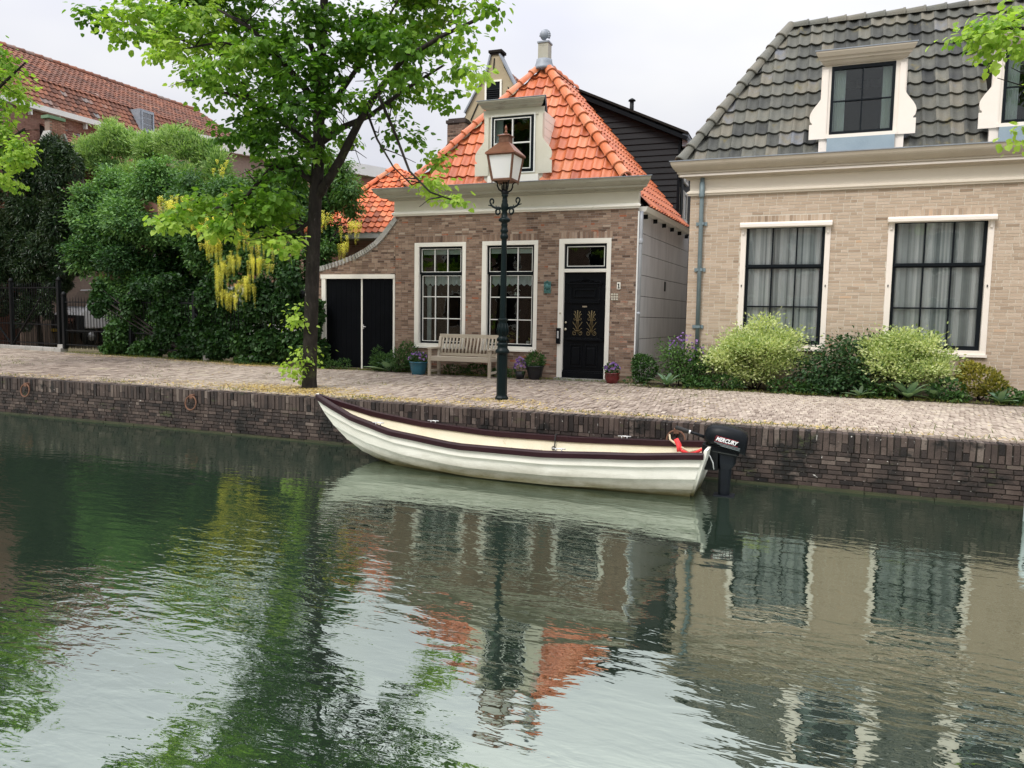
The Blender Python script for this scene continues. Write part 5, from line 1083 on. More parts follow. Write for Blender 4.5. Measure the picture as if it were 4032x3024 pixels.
ltb = MB().add([(.02, 10.9, 8.28), (1.9, 10.9, 7.0), (1.9, 16, 7.0), (.02, 16, 8.28), (.02, 10.9, 6.9), (.02, 16, 6.9)], [(0, 1, 2, 3), (0, 4, 1), (3, 2, 5), (4, 5, 2, 1), (0, 3, 5, 4)]).build('roof_body', 'roof_under', lt)
l3 = math.hypot(1.9, 1.28); tile_plane(lt, FL, frame_on((1.92, 0, 7.03), (0, 1, 0), (-1.88 / l3, 0, 1.28 / l3)), [(10.9, 0), (16, 0), (16, l3), (10.9, l3)], .22, .25, 'tile_old', seg=4, keep=160)

# flat-roofed building beyond the tree
dfx, dfy = 3.5 / 9.0, 8.3 / 9.0
FB = thing('flat_building', 'flat roofed brick building with pale fascia beyond the lime tree', 'building', (-26.2, 15.4, 0), math.atan2(dfy, dfx))
FFB = Matrix.Translation((-26.2, 15.4, 0)) @ Matrix.Rotation(math.atan2(dfy, dfx), 4, 'Z')
fbw = plate(MB(), 0, 18, -.1, 8.45, [(7.6, 9.3, 7.1, 8.0), (13.9, 15.4, 7.1, 8.0)], 0, .3).build('wall', 'mortar_far', FB)
fbb = wall_bricks(5.0, 17, 6.9, 8.4, .21, .055, .012, [(7.6, 9.3, 7.1, 8.0), (13.9, 15.4, 7.1, 8.0)], 0)
scatter(fbw, FFB, 'brick', (BOXV, BOXF), fbb, [min(.97, max(.02, rnd.gauss(.35, .2))) for _ in fbb], 'brick_far', 300, 8, 'brickwork')
MB().box(-.2, 18.2, -.25, 6, 8.45, 9.0).build('fascia', 'plaster_white', FB)
MB().box(0, 18, .3, 6, -.1, 8.45).build('body', 'room', FB)
for u in (7.6, 13.9):
    fwn = ring(MB(), u, u + (1.7 if u < 9 else 1.5), 7.1, 8.0, .08, .08, .08, .08, .02, .1).build('window', 'cream', FB); MB().box(u + .08, u + 1.42, .06, .07, 7.18, 7.92).build('pane', 'glass_far', fwn); MB().box(u + .8, u + .86, .03, .09, 7.18, 7.92).build('mullion', 'cream', fwn)
# white house glimpsed through the gate
WH = thing('garden_house', 'pale rear house with white sills glimpsed through the shrubs above the van', 'house', (-27.5, 14.2, 0), R(-8))
MB().box(0, 11, 0, 3, -.1, 2.3).build('lower_wall', 'plaster_white', WH)
MB().box(0, 11, .05, 3, 2.3, 6).build('upper_wall', 'brick_far', WH)
for u in (.5, 3.0, 5.6):
    o_ = ring(MB(), u, u + 1.5, 3.1, 4.6, .1, .1, .14, .1, -.03, .05).build('window', 'plaster_white', WH); MB().box(u + .1, u + 1.4, .02, .03, 3.24, 4.5).build('pane', 'glass_far', o_)

# ------------------------------------------------------------------ houses on the near bank, which the window panes mirror
for k, (x0, wd_, hh_, mt) in enumerate(((-34, 9, 8.5, 'brick_far'), (-24.5, 8, 7.6, 'brick_buff'), (-16, 7.5, 8.8, 'brick_red'), (-8, 8.5, 7.8, 'brick_far'), (1, 8, 8.6, 'brick_red'), (9.5, 9, 7.8, 'brick_buff'))):
    kinds = ('with the widest front', 'of buff brick beside the widest front', 'with the tallest gable', 'of plain far brick facing the boat', 'of dark red brick facing the lamp', 'of buff brick ending the row')
    oh = thing('canal_house', 'canal house ' + kinds[k] + ' on the opposite bank', 'house', (x0, -17.5, -.2))
    MB().box(0, wd_, -6, 0, 0, hh_ - 2.4).prism([(0, hh_ - 2.4), (wd_, hh_ - 2.4), (wd_ * .62, hh_), (wd_ * .38, hh_)], -6, 0).build('wall', mt, oh)
    for r_ in range(2):
        for c_ in range(3):
            u = wd_ * (c_ + .5) / 3; z = .9 + r_ * 2.9
            wn = ring(MB(), u - .6, u + .6, z, z + 1.9, .09, .09, .09, .09, .002, .05).build('window', 'cream', oh); MB().box(u - .51, u + .51, .004, .02, z + .09, z + 1.81).build('pane', 'sash_black', wn)

# ------------------------------------------------------------------ boat
def interp(tab, t):
    for (a, b), (c, d) in zip(tab, tab[1:]):
        if a <= t <= c:
            k = (t - a) / (c - a); k = k * k * (3 - 2 * k) * .3 + k * .7; return b + (d - b) * k
    return tab[-1][1]
def make_hull(root, L, sheer, half, keel, rake_b, rake_s, mat, inner, trimm, nplank=6, trim_h=.066):
    """clinker hull: x from 0 (stem) to L (transom); strakes lap outward; each strake of each side is a part"""
    nst = 30; ts = [i / nst for i in range(nst + 1)]
    def pt(t, v, off=0.):
        b = interp(half, t); zs = interp(sheer, t); zk = interp(keel, t); th = v * math.pi / 2
        fl = .62 + .25 * t
        y = b * (math.cos(th) ** fl); z = zs - (zs - zk) * (math.sin(th) ** 1.15)
        xb = rake_b * (v ** 1.5); xs = L - rake_s * v
        x = xb + (xs - xb) * t
        n = Vector((0, math.cos(th) * .9 + .1, -math.sin(th))).normalized()
        return Vector((x, y + n.y * off, z + n.z * off))
    vb = [.0, .17, .33, .48, .62, .78, 1.0][:nplank + 1]
    for s in (-1, 1):
        for j in range(nplank):
            v, f = [], []
            v0, v1 = vb[j], vb[j + 1]; rows = 4
            for t in ts:
                for k in range(rows + 1):
                    vv = max(0, v0 - .02) + (v1 - max(0, v0 - .02)) * k / rows; p = pt(t, vv, -.008 + .040 * (k / rows)); v.append((p.x, s * p.y, p.z))
                p = pt(t, v1, -.012); v.append((p.x, s * p.y, p.z))
            w_ = rows + 2
            for i in range(nst):
                for k in range(rows + 1): f.append((i * w_ + k, i * w_ + k + 1, (i + 1) * w_ + k + 1, (i + 1) * w_ + k))
            m = MB(); m.add(v, f, .5, True)
            pk = m.build('plank', mat, root); es = pk.modifiers.new('edges', 'EDGE_SPLIT'); es.split_angle = R(35)
        # gunwale strake and cap
        g = []; fg = []
        for t in ts:
            a = pt(t, 0)
            g += [(a.x, s * (a.y + .045), a.z - trim_h + .012), (a.x, s * (a.y + .045), a.z + .004), (a.x, s * (a.y + .03), a.z + .016), (a.x, s * (a.y - .045 if a.y > .06 else 0), a.z + .016), (a.x, s * (a.y - .045 if a.y > .06 else 0), a.z - .055), (a.x, s * max(0, a.y - .01), a.z - .055)]
        for i in range(nst):
            for k in range(6): fg.append((i * 6 + k, i * 6 + (k + 1) % 6, (i + 1) * 6 + (k + 1) % 6, (i + 1) * 6 + k))
        fg += [tuple(range(6)), tuple(nst * 6 + k for k in range(5, -1, -1))]
        gw_ = MB().add(g, fg).build('gunwale', trimm, root); gw_.modifiers.new('bevel', 'BEVEL').width = .004
    v, f = [], []; nr = 12
    for t in ts:
        for s, rg in ((-1, range(nr + 1)), (1, range(nr - 1, -1, -1))):
            for k in rg: p = pt(t, k / nr * .86, -.02); v.append((p.x, s * max(0, p.y), p.z))
    wd = 2 * nr + 1
    for i in range(nst):
        for k in range(wd - 1): f.append((i * wd + k, (i + 1) * wd + k, (i + 1) * wd + k + 1, i * wd + k + 1))
    MB().add(v, f, .5, True).build('lining', inner, root)
    tv = [pt(1, k / 14, .012) for k in range(15)]
    out = [(p.x, p.y, p.z) for p in tv] + [(p.x, -p.y, p.z) for p in tv[::-1][1:]]
    out = [(x - .0, y, z + (.045 if abs(y) > 0 and z > interp(sheer, 1) - .01 else 0)) for x, y, z in out]
    n = len(out)
    MB().add(out + [(x + .035, y, z) for x, y, z in out], [tuple(range(n)), tuple(range(2 * n - 1, n - 1, -1))] + [(i, i + n, (i + 1) % n + n, (i + 1) % n) for i in range(n)]).build('transom', mat, root)
    st = [pt(0, k / 14, 0) for k in range(15)]
    MB().tube([(p.x - .008, 0, p.z + .02 * (k == 0)) for k, p in enumerate(st)], .022, 8).build('stem_post', mat, root)
    return pt

BO = thing('rowing_boat', 'cream clinker rowing boat with maroon gunwale moored along the quay wall', 'boat', (-6.60, -.82, 0))
sheer = [(0, .165), (.06, .055), (.155, -.085), (.28, -.195), (.46, -.265), (.66, -.262), (.85, -.215), (1, -.16)]
halfb = [(0, .012), (.03, .075), (.06, .135), (.155, .29), (.28, .46), (.46, .585), (.66, .61), (.85, .545), (1, .45)]
keelz = [(0, -.72), (.15, -.80), (.4, -.86), (.7, -.85), (1, -.78)]
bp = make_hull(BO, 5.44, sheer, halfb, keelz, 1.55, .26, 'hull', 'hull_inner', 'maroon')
MB().box(2.3, 5.0, -.22, .22, -.66, -.645).build('floor_boards', 'teak', BO)
for x0 in (1.5, 3.0, 4.5): MB().box(x0, x0 + .22, -interp(halfb, x0 / 5.5) * .8, interp(halfb, x0 / 5.5) * .8, -.46, -.43).build('thwart', 'teak', BO)
def cleat(x, s):
    t = x / 5.5; p = bp(t, 0)
    m = MB(); z = p.z + .016
    for dx in (-.035, .035): m.tube([(p.x + dx, s * (p.y - .01), z), (p.x + dx, s * (p.y - .01), z + .03)], .008, 6)
    m.tube([(p.x - .085, s * (p.y - .01), z + .03), (p.x + .085, s * (p.y - .01), z + .033)], .008, 6); m.build('cleat', 'steel', BO)
for x, s in ((1.25, -1), (3.85, -1), (1.62, 1), (4.35, 1)): cleat(x, s)
bk = MB(); p = bp(.62, 0); bk.tube([(p.x, p.y + .02, p.z + .03), (p.x, p.y - .05, p.z + .03), (p.x, p.y - .06, p.z - .08), (p.x - .01, p.y - .065, p.z - .15)], .008, 6); bk.tube(curl((p.x - .015, p.y - .07, p.z - .15), .03, 0, 1.2), .008, 6)
bk.build('painter_line', 'rubber', BO)

# ------------------------------------------------------------------ outboard motor
OM = thing('outboard_motor', 'black outboard motor with white lettering clamped on the boat stern', 'motor', (-1.0, -.86, .03), R(2))
tl = Matrix.Rotation(R(7), 4, 'Y')
def cowl():
    prof = [  # stations along x: (x, z_bottom, z_top, half width)
        (-.175, -.085, .005, .075), (-.16, -.10, .045, .105), (-.11, -.11, .072, .13), (-.03, -.122, .085, .14), (.07, -.135, .082, .14), (.15, -.15, .068, .132), (.205, -.165, .045, .115), (.225, -.168, -.0, .09)]
    v, f = [], []; n = 20
    for x, zb, zt, hw in prof:
        for k in range(n):
            a = 2 * math.pi * k / n; cx, cz = math.cos(a), math.sin(a)
            sx = math.copysign(abs(cx) ** .45, cx); sz = math.copysign(abs(cz) ** .5, cz)
            zc, hz_ = (zb + zt) / 2, (zt - zb) / 2; wtop = 1 - .22 * max(0, sz)
            v.append((x, hw * sx * wtop, zc + hz_ * sz))
    for i in range(len(prof) - 1):
        for k in range(n): f.append((i * n + k, i * n + (k + 1) % n, (i + 1) * n + (k + 1) % n, (i + 1) * n + k))
    f += [tuple(range(n)), tuple((len(prof) - 1) * n + k for k in range(n - 1, -1, -1))]
    return MB().add(v, f, .5, True)
cw_ = cowl().build('cowl', 'engine_black', OM); cw_.matrix_local = tl @ Matrix.Scale(1.18, 4)
def flat_text(txt, size, name, mat, parent, mtx, shear=0., bold=.012, width=None):
    cu = bpy.data.curves.new(name, 'FONT'); cu.body = txt; cu.size = size; cu.shear = shear; cu.extrude = .002; cu.offset = bold * size; cu.align_x = 'CENTER'; cu.resolution_u = 3
    tmp = bpy.data.objects.new(name, cu); COL.objects.link(tmp); bpy.context.view_layer.update()
    me = bpy.data.meshes.new_from_object(tmp.evaluated_get(bpy.context.evaluated_depsgraph_get()))
    bpy.data.objects.remove(tmp); bpy.data.curves.remove(cu)
    if width:
        xs = [v.co.x for v in me.vertices]; k = width / (max(xs) - min(xs))
        for v in me.vertices: v.co.x *= k
    me.materials.clear(); me.materials.append(MATS[mat]); me.name = name
    a = me.attributes.get('tone') or me.attributes.new('tone', 'FLOAT', 'FACE')
    return link(name, me, parent, mtx)
sidem = tl @ Matrix.Translation((.045, -.1685, -.055)) @ Matrix.Rotation(R(5), 4, 'Y') @ Matrix.Rotation(R(90), 4, 'X')
flat_text('MERCURY', .064, 'lettering', 'decal_white', OM, sidem @ Matrix.Translation((0, -.02, .002)), .35, .035, .245)
dc = MB(); dc.tube([(-.115, .03, 0), (.125, .03, 0)], .0025, 4).tube([(-.125, -.03, 0), (.135, -.03, 0)], .0025, 4).tube([(-.125, -.03, 0), (-.115, .03, 0)], .0025, 4)
q = dc.build('decal_outline', 'decal_red', OM); q.matrix_local = sidem
ds = MB()
for k, (a, b) in enumerate(((-.125, .165), (-.09, .165), (-.05, .163))): ds.tube([(a, -.042 - .013 * k, -.002), (b, -.042 - .013 * k, -.004)], .0028, 4)
q = ds.build('decal_stripe', 'decal_silver', OM); q.matrix_local = sidem
lp = MB(); lp.box(-.13, .2, -.10, .10, -.22, -.115); lp.build('lower_pan', 'engine_black', OM, bevel=.02).matrix_local = tl
leg = MB(); leg.add([(x_, y_, z_) for z_, a, b, hw in ((-.16, -.07, .16, .075), (-.34, -.06, .14, .06), (-.40, -.05, .10, .05), (-.72, -.045, .085, .042), (-1.0, -.045, .085, .035)) for x_, y_ in ((a, 0), (a + .03, -hw), (b - .03, -hw), (b, 0), (b - .03, hw), (a + .03, hw))],
        [(i * 6 + k, i * 6 + (k + 1) % 6, (i + 1) * 6 + (k + 1) % 6, (i + 1) * 6 + k) for i in range(4) for k in range(6)] + [tuple(range(6)), tuple(range(24, 30))])
leg.build('leg', 'engine_leg', OM, bevel=.008)
MB().box(-.09, .14, -.10, .10, -.715, -.70).build('cavitation_plate', 'engine_leg', OM, bevel=.004)
pr_ = MB(); pr_.tube([(-.06, 0, -.88), (.16, 0, -.88)], [.02, .045], 10)
for k in range(3):
    a = k * 2.094; pr_.add([(.12, .03 * math.cos(a), -.88 + .03 * math.sin(a)), (.15, .1 * math.cos(a + .4), -.88 + .1 * math.sin(a + .4)), (.12, .11 * math.cos(a), -.88 + .11 * math.sin(a)), (.10, .09 * math.cos(a - .4), -.88 + .09 * math.sin(a - .4))], [(0, 1, 2, 3)])
pr_.build('propeller', 'engine_leg', OM)
MB().box(-.20, -.05, -.09, .09, -.42, -.13).box(-.235, -.18, -.075, -.03, -.36, -.12).box(-.235, -.18, .03, .075, -.36, -.12).build('clamp_bracket', 'iron_black', OM, bevel=.012)
tlr = MB(); tlr.tube([(-.12, -.03, -.08), (-.30, -.05, -.02), (-.38, -.055, .0)], [.022, .018, .016], 10); tlr.build('tiller_arm', 'engine_black', OM)
MB().tube([(-.38, -.055, .0), (-.40, -.056, .006), (-.54, -.06, .045)], [.018, .025, .024], 10).build('tiller_grip', 'rubber', OM)
MB().tube([(-.37, -.054, -.002), (-.39, -.055, .004)], .021, 10).build('grip_collar', 'decal_white', OM)
MB().tube([(-.20, -.10, -.21), (-.14, -.13, -.24), (-.10, -.13, -.32), (-.09, -.11, -.40)], .006, 6).build('fuel_line', 'decal_white', OM)

ro = thing('red_cloth_tie', 'knotted red cloth strip tied round a rope at the boat stern', 'rope', (-1.42, -.62, -.205))
m = MB(); m.tube([(-.17, .03, .09), (-.13, .02, .02), (-.10, 0, -.04), (0, -.02, -.065), (.07, 0, -.05), (.14, .02, -.01), (.16, .0, -.025)], [.03, .034, .02, .018, .02, .022, .014], 8); m.tube([(-.14, .0, .05), (-.12, -.03, -.05)], [.02, .026], 8)
m.build('cloth', 'red_cloth', ro)
m = MB(); m.tube([(-.30, .32, .09), (-.27, .2, .05), (-.17, .03, .03), (0, -.02, -.045), (.14, .02, .0), (.22, .03, -.03)], .012, 8); m.build('rope', 'rope', ro)

def mooring_ring(x, label):
    r_ = thing('mooring_ring', label, 'mooring ring', (x, -.02, -.10), 0, 'iron rings on the quay wall')
    MB().box(-.035, .035, -.05, .03, -.035, .035).build('eye', 'rust', r_, bevel=.008)
    pts = [(.115 * math.sin(2 * math.pi * k / 24), -.035 - .03 * (1 - math.cos(2 * math.pi * k / 24)) / 2, -.105 + .115 * math.cos(2 * math.pi * k / 24)) for k in range(25)]
    MB().tube(pts, .013, 8, cap=False).build('ring', 'rust', r_)
mooring_ring(-13.74, 'rusty iron mooring ring on the quay wall opposite the iron gate')
mooring_ring(-9.71, 'rusty iron mooring ring on the quay wall beside the lime tree')
mooring_ring(-1.68, 'rusty iron mooring ring on the quay wall beside the outboard motor tiller')

# pale boat whose bow just enters the picture
B2 = thing('pale_boat', 'pale grey blue boat bow with rubber rail moored beyond the outboard motor', 'boat', (1.985, -.66, 0))
sh2 = [(0, -.21), (.3, -.25), (1, -.22)]
b2p = make_hull(B2, 4.6, sh2, [(0, .03), (.1, .16), (.3, .4), (.6, .54), (1, .5)], [(0, -.8), (.5, -.9), (1, -.85)], .16, .1, 'pale_boat', 'pale_boat', 'rubber', trim_h=.05)
MB().tube([(.03, 0, -.75), (.03, 0, -.09)], [.05, .045], 12).lathe([(.045, 0), (.03, .02), (0, .025)], (.03, 0, -.09), 12).build('bow_post', 'pale_boat', B2)

# ------------------------------------------------------------------ street lamp
LP = thing('street_lamp', 'dark green cast iron street lamp with copper topped lantern at the quay edge', 'street lamp', (-4.64, 1.23, 0))
MB().lathe([(.125, 0), (.14, .01), (.14, .05), (.118, .075), (.112, .09), (.112, .70), (.112, .735)], (0, 0, 0), 8, rot=R(22.5), smooth=False).build('base', 'iron_green', LP)
MB().lathe([(.112, .735), (.15, .75), (.155, .775), (.14, .80), (.115, .82), (.108, .85), (.122, .875), (.122, .895), (.095, .915)], (0, 0, 0), 20).build('base_moulding', 'iron_green', LP)
vs_ = MB().lathe([(.092, .915), (.105, .94), (.108, .985), (.09, 1.0), (.085, 1.01), (.10, 1.04), (.112, 1.09), (.11, 1.14), (.095, 1.20), (.085, 1.235), (.108, 1.262), (.112, 1.275), (.08, 1.285)], (0, 0, 0), 20).build('vase', 'iron_green', LP)
for k in range(10):
    a = k * 2 * math.pi / 10
    MB().tube([(.10 * math.cos(a), .10 * math.sin(a), 1.03), (.118 * math.cos(a), .118 * math.sin(a), 1.10), (.098 * math.cos(a), .098 * math.sin(a), 1.21)], [.012, .018, .008], 6).build('acanthus_leaf', 'iron_green', vs_)
for k in range(8):
    a = k * 2 * math.pi / 8 + .2
    MB().tube([(.108 * math.cos(a), .108 * math.sin(a), .98), (.118 * math.cos(a), .118 * math.sin(a), .955), (.108 * math.cos(a), .108 * math.sin(a), .93)], .012, 6).build('swag', 'iron_green', vs_)
MB().lathe([(.078, 1.285), (.060, 2.50)], (0, 0, 0), 12, smooth=False).build('shaft', 'iron_green', LP)
MB().lathe([(.062, 2.50), (.072, 2.515), (.082, 2.53), (.08, 2.56), (.065, 2.575), (.062, 2.60), (.08, 2.62), (.08, 2.64), (.062, 2.66), (.06, 2.70), (.07, 2.72), (.055, 2.735), (.06, 2.755), (.115, 2.775), (.122, 2.79), (.115, 2.81), (.09, 2.825), (.068, 2.84), (.058, 2.87), (.055, 2.93), (.072, 2.96), (.075, 3.02), (.055, 3.06), (.06, 3.08), (.05, 3.10), (.048, 3.14), (.065, 3.155), (.07, 3.17), (.05, 3.19)], (0, 0, 0), 20).build('capital', 'iron_green', LP)
for s in (-1, 1):
    m = MB(); m.tube([(s * .05, 0, 2.965), (s * .12, 0, 2.985), (s * .19, 0, 2.985), (s * .25, 0, 3.01), (s * .29, 0, 3.06)] + [(s * (.262 + .038 * math.cos(a)), 0, 3.085 + .038 * math.sin(a)) for a in [i * .42 for i in range(11)]], [.022, .02, .018, .017, .016] + [.014] * 11, 7)
    m.tube([(s * (.135 + .042 * math.cos(a)), 0, 2.925 + .042 * math.sin(a)) for a in [2.2 - i * .45 for i in range(16)]], [.017] * 10 + [.014] * 6, 7); m.tube([(s * .27, 0, 3.02), (s * .335, 0, 3.03)], [.014, .006], 6); m.tube([(s * .17, 0, 2.985), (s * .175, 0, 3.02)], [.012, .008], 6)
    m.build('scroll_arm', 'iron_green', LP)
m = MB(); m.lathe([(.045, 3.18), (.06, 3.20), (.052, 3.23), (.035, 3.25)], (0, 0, 0), 12)
for k in range(4):
    a = R(45) + k * math.pi / 2; c_, s_ = math.cos(a), math.sin(a)
    m.tube([(.03 * c_, .03 * s_, 3.21), (.10 * c_, .10 * s_, 3.25), (.125 * c_, .125 * s_, 3.30), (.125 * c_, .125 * s_, 3.34), (.16 * c_, .16 * s_, 3.375), (.19 * c_, .19 * s_, 3.37)], [.014, .013, .012, .011, .010, .009], 6)
    m.tube([(.025 * c_, .025 * s_, 3.22), (.03 * c_, .03 * s_, 3.38)], .008, 6)
m.build('lantern_cradle', 'iron_black', LP)
LN = MB(); hb, ht, zb_, zt_ = .152, .207, 3.385, 3.755
for sx, sy in ((-1, -1), (1, -1), (1, 1), (-1, 1)):
    LN.bar((sx * hb, sy * hb, zb_), (sx * ht, sy * ht, zt_), .028, .028)
    LN.tube([(sx * hb, sy * hb, zb_ - .045), (sx * hb, sy * hb, zb_)], [.008, .014], 6)
for (ax, ay), (bx, by) in (((-1, -1), (1, -1)), ((1, -1), (1, 1)), ((1, 1), (-1, 1)), ((-1, 1), (-1, -1))):
    LN.bar((ax * hb, ay * hb, zb_), (bx * hb, by * hb, zb_), .026, .03); LN.bar((ax * ht, ay * ht, zt_), (bx * ht, by * ht, zt_), .026, .03)
LN.box(-hb, hb, -hb, hb, zb_ - .012, zb_ - .004)
LN = LN.build('lantern_frame', 'rust', LP)
for (ax, ay), (bx, by) in (((-1, -1), (1, -1)), ((1, -1), (1, 1)), ((1, 1), (-1, 1)), ((-1, 1), (-1, -1))):
    MB().add([(ax * hb * .985, ay * hb * .985, zb_), (bx * hb * .985, by * hb * .985, zb_), (bx * ht * .985, by * ht * .985, zt_), (ax * ht * .985, ay * ht * .985, zt_)], [(0, 1, 2, 3)]).build('lantern_pane', 'opal', LN)
m = MB(); e = .238
m.add([(-e, -e, 3.755), (e, -e, 3.755), (e, e, 3.755), (-e, e, 3.755), (-e, -e, 3.78), (e, -e, 3.78), (e, e, 3.78), (-e, e, 3.78), (-.085, -.085, 3.945), (.085, -.085, 3.945), (.085, .085, 3.945), (-.085, .085, 3.945)],
      [(3, 2, 1, 0), (0, 1, 5, 4), (1, 2, 6, 5), (2, 3, 7, 6), (3, 0, 4, 7), (4, 5, 9, 8), (5, 6, 10, 9), (6, 7, 11, 10), (7, 4, 8, 11), (8, 9, 10, 11)]).build('lantern_roof', 'copper', LP)
MB().box(-.08, .08, -.08, .08, 3.945, 4.045).build('roof_vent', 'rust', LP)
MB().add([(-.10, -.10, 4.045), (.10, -.10, 4.045), (.10, .10, 4.045), (-.10, .10, 4.045), (-.10, -.10, 4.055), (.10, -.10, 4.055), (.10, .10, 4.055), (-.10, .10, 4.055), (0, 0, 4.10)], [(3, 2, 1, 0), (0, 1, 5, 4), (1, 2, 6, 5), (2, 3, 7, 6), (3, 0, 4, 7), (4, 5, 8), (5, 6, 8), (6, 7, 8), (7, 4, 8)]).build('vent_cap', 'copper', LP)
MB().lathe([(.012, 4.085), (.028, 4.105), (.022, 4.125), (.010, 4.13), (.024, 4.155), (.02, 4.18), (.0, 4.225)], (0, 0, 0), 10).build('finial', 'copper', LP)

for o_ in LP.children:
    k_ = {'base': .74, 'base_moulding': .72, 'vase': .74, 'shaft': .68, 'capital': .76, 'scroll_arm': .83}.get(o_.name.split('.')[0])
    if k_: o_.scale = (k_, k_, 1)

# ------------------------------------------------------------------ garden bench
BN = thing('garden_bench', 'weathered grey wooden slatted bench under the front windows', 'bench', (-7.20, 5.02, 0), R(2))
def tb(name, *a, **k): return MB().bar(*a, tone=rnd.uniform(.3, .9)).build(name, 'teak', BN, bevel=.004)
for x in (-.70, .70):
    tb('leg', (x, -.12, 0), (x, -.12, .60), .06, .06, (0, 1, 0)); tb('leg', (x, .36, 0), (x, .33, .42), .06, .06, (0, 1, 0)); tb('back_post', (x, .33, .42), (x, .44, .86), .06, .05, (0, 1, 0))
    tb('armrest', (x, -.17, .615), (x, .40, .615), .075, .035); tb('side_rail', (x, -.10, .40), (x, .33, .38), .05, .07); tb('stretcher', (x, -.10, .12), (x, .34, .12), .045, .05)
tb('front_rail', (-.68, -.125, .385), (.68, -.125, .385), .04, .075); tb('top_rail', (-.72, .445, .875), (.72, .445, .875), .05, .085); tb('back_rail', (-.68, .335, .475), (.68, .335, .475), .04, .06)
for k in range(5): tb('seat_slat', (-.70, -.10 + k * .095, .437 - .004 * k), (.70, -.10 + k * .095, .437 - .004 * k), .075, .022)
for k in range(16):
    x = -.63 + k * .084
    MB().tube([(x, .33, .50), (x, .355, .60), (x, .40, .72), (x, .435, .84)], .024, 4, rnd.uniform(.3, .9)).build('back_slat', 'teak', BN)

# ------------------------------------------------------------------ plants in pots
def leafpts(name, mat, parent, P, d, nm, sz, T, shape):
    me = leaf_mesh(name, np.array(P), np.array(d), np.array(nm), np.array(sz), np.clip(np.array(T), .02, .98), shape); me.materials.append(MATS[mat]); return link(name, me, parent)
def blossoms(parent, c, rad, n, mat='petal_purple', size=.028, name='flower', flat=.6):
    P, D_, Nn, S_, T = [], [], [], [], []
    for i in range(n):
        u = rand_dir(1)[0]; u[2] = abs(u[2]); p = np.array(c) + u * np.array(rad) * nrg.uniform(.85, 1.05); t = nrg.uniform(.1, .95)
        ax = u * .5 + np.array([0, -.7, .4]); ax /= np.linalg.norm(ax); e1 = np.cross(ax, (0, 0, 1.)); e1 /= np.linalg.norm(e1); e2 = np.cross(ax, e1)
        for k in range(5):
            a = k * 2 * math.pi / 5 + i; dd = e1 * math.cos(a) + e2 * math.sin(a)
            P.append(p); D_.append(dd + ax * .2); Nn.append(ax); S_.append(size * nrg.uniform(.8, 1.2)); T.append(t + nrg.uniform(-.15, .15))
    return stuff(leafpts(name, mat, parent, P, D_, Nn, S_, T, 'heart'))
def pot(label, loc, r0, r1, h, mat, leafm, tall, flowers=None, rim=.012, shape='oval', lsize=.05, belly=0.):
    t = thing('flower_pot', label, 'potted plant', loc)
    MB().lathe([(r0 * .9, 0), (r0, .01), ((r0 + r1) / 2 + belly, h * .5), (r1, h * .9), (r1 + rim, h * .92), (r1 + rim, h), (r1 - .01, h), (r1 - .015, h * .85), (0, h * .84)], (0, 0, 0), 24).build('pot', mat, t)
    MB().lathe([(r1 - .012, h * .87), (r1 * .5, h * .9), (0, h * .9)], (0, 0, 0), 16, cap=False).build('soil', 'soil', t)
    foliage('leaves', [(0, 0, h + tall * .35, r1 * 1.05, r1 * 1.0, tall * .6, .5)], 1800, lsize, leafm, t, shape, .3, .0, 0, .4)
    if flowers: blossoms(t, (0, -.02, h + tall * .25), (r1 * 1.1, r1, tall * .75), flowers)
    return t
pot('blue glazed pot of purple pansies beside the wooden bench', (-8.27, 5.06, .012), .15, .205, .29, 'pot_blue', 'leaf_herb', .22, 46)
pot('dark red glazed pot of purple violas beside the front door step', (-3.92, 5.22, .012), .11, .145, .22, 'pot_red', 'leaf_herb', .20, 40, belly=.025)
bpot = pot('black tub of heather and green leaves between bench and front door', (-5.62, 5.32, .012), .13, .185, .29, 'pot_black', 'leaf_herb', .28, 0, shape='lance', lsize=.09)
foliage('heather_tips', [(0, 0, .55, .16, .15, .06, .4)], 500, .045, 'leaf_brown', bpot, 'lance', .2, -.5)
vp_ = thing('violet_plant', 'trailing plant with lilac flowers leaning on the black tub', 'flowers', (-5.93, 5.26, .012))
MB().lathe([(.08, 0), (.11, .16), (.10, .16), (0, .14)], (0, 0, 0), 14).build('pot', 'pot_black', vp_)
foliage('leaves', [(0, 0, .22, .13, .12, .16, .4)], 700, .05, 'leaf_herb', vp_, 'oval'); blossoms(vp_, (0, -.02, .2), (.14, .13, .26), 50, size=.026)
# plants inside the house window
ip = thing('window_plant', 'reddish bromeliad in a terracotta pot on the window board', 'potted plant', F1 @ Vector((2.62, .20, .72)))
MB().lathe([(.05, 0), (.075, .1), (.06, .1), (0, .09)], (0, 0, 0), 12).build('pot', 'terracotta', ip)
foliage('leaves', [(0, 0, .16, .10, .05, .08, .7)], 900, .10, 'leaf_amber', ip, 'lance', .2, .0)
ip2 = thing('window_plant', 'small yellow leaved plant in the corner of the house window', 'potted plant', F1 @ Vector((3.08, .20, .72)))
foliage('leaves', [(0, 0, .08, .07, .05, .05, .95)], 1200, .06, 'leaf_amber', ip2, 'lance', .2, .0)

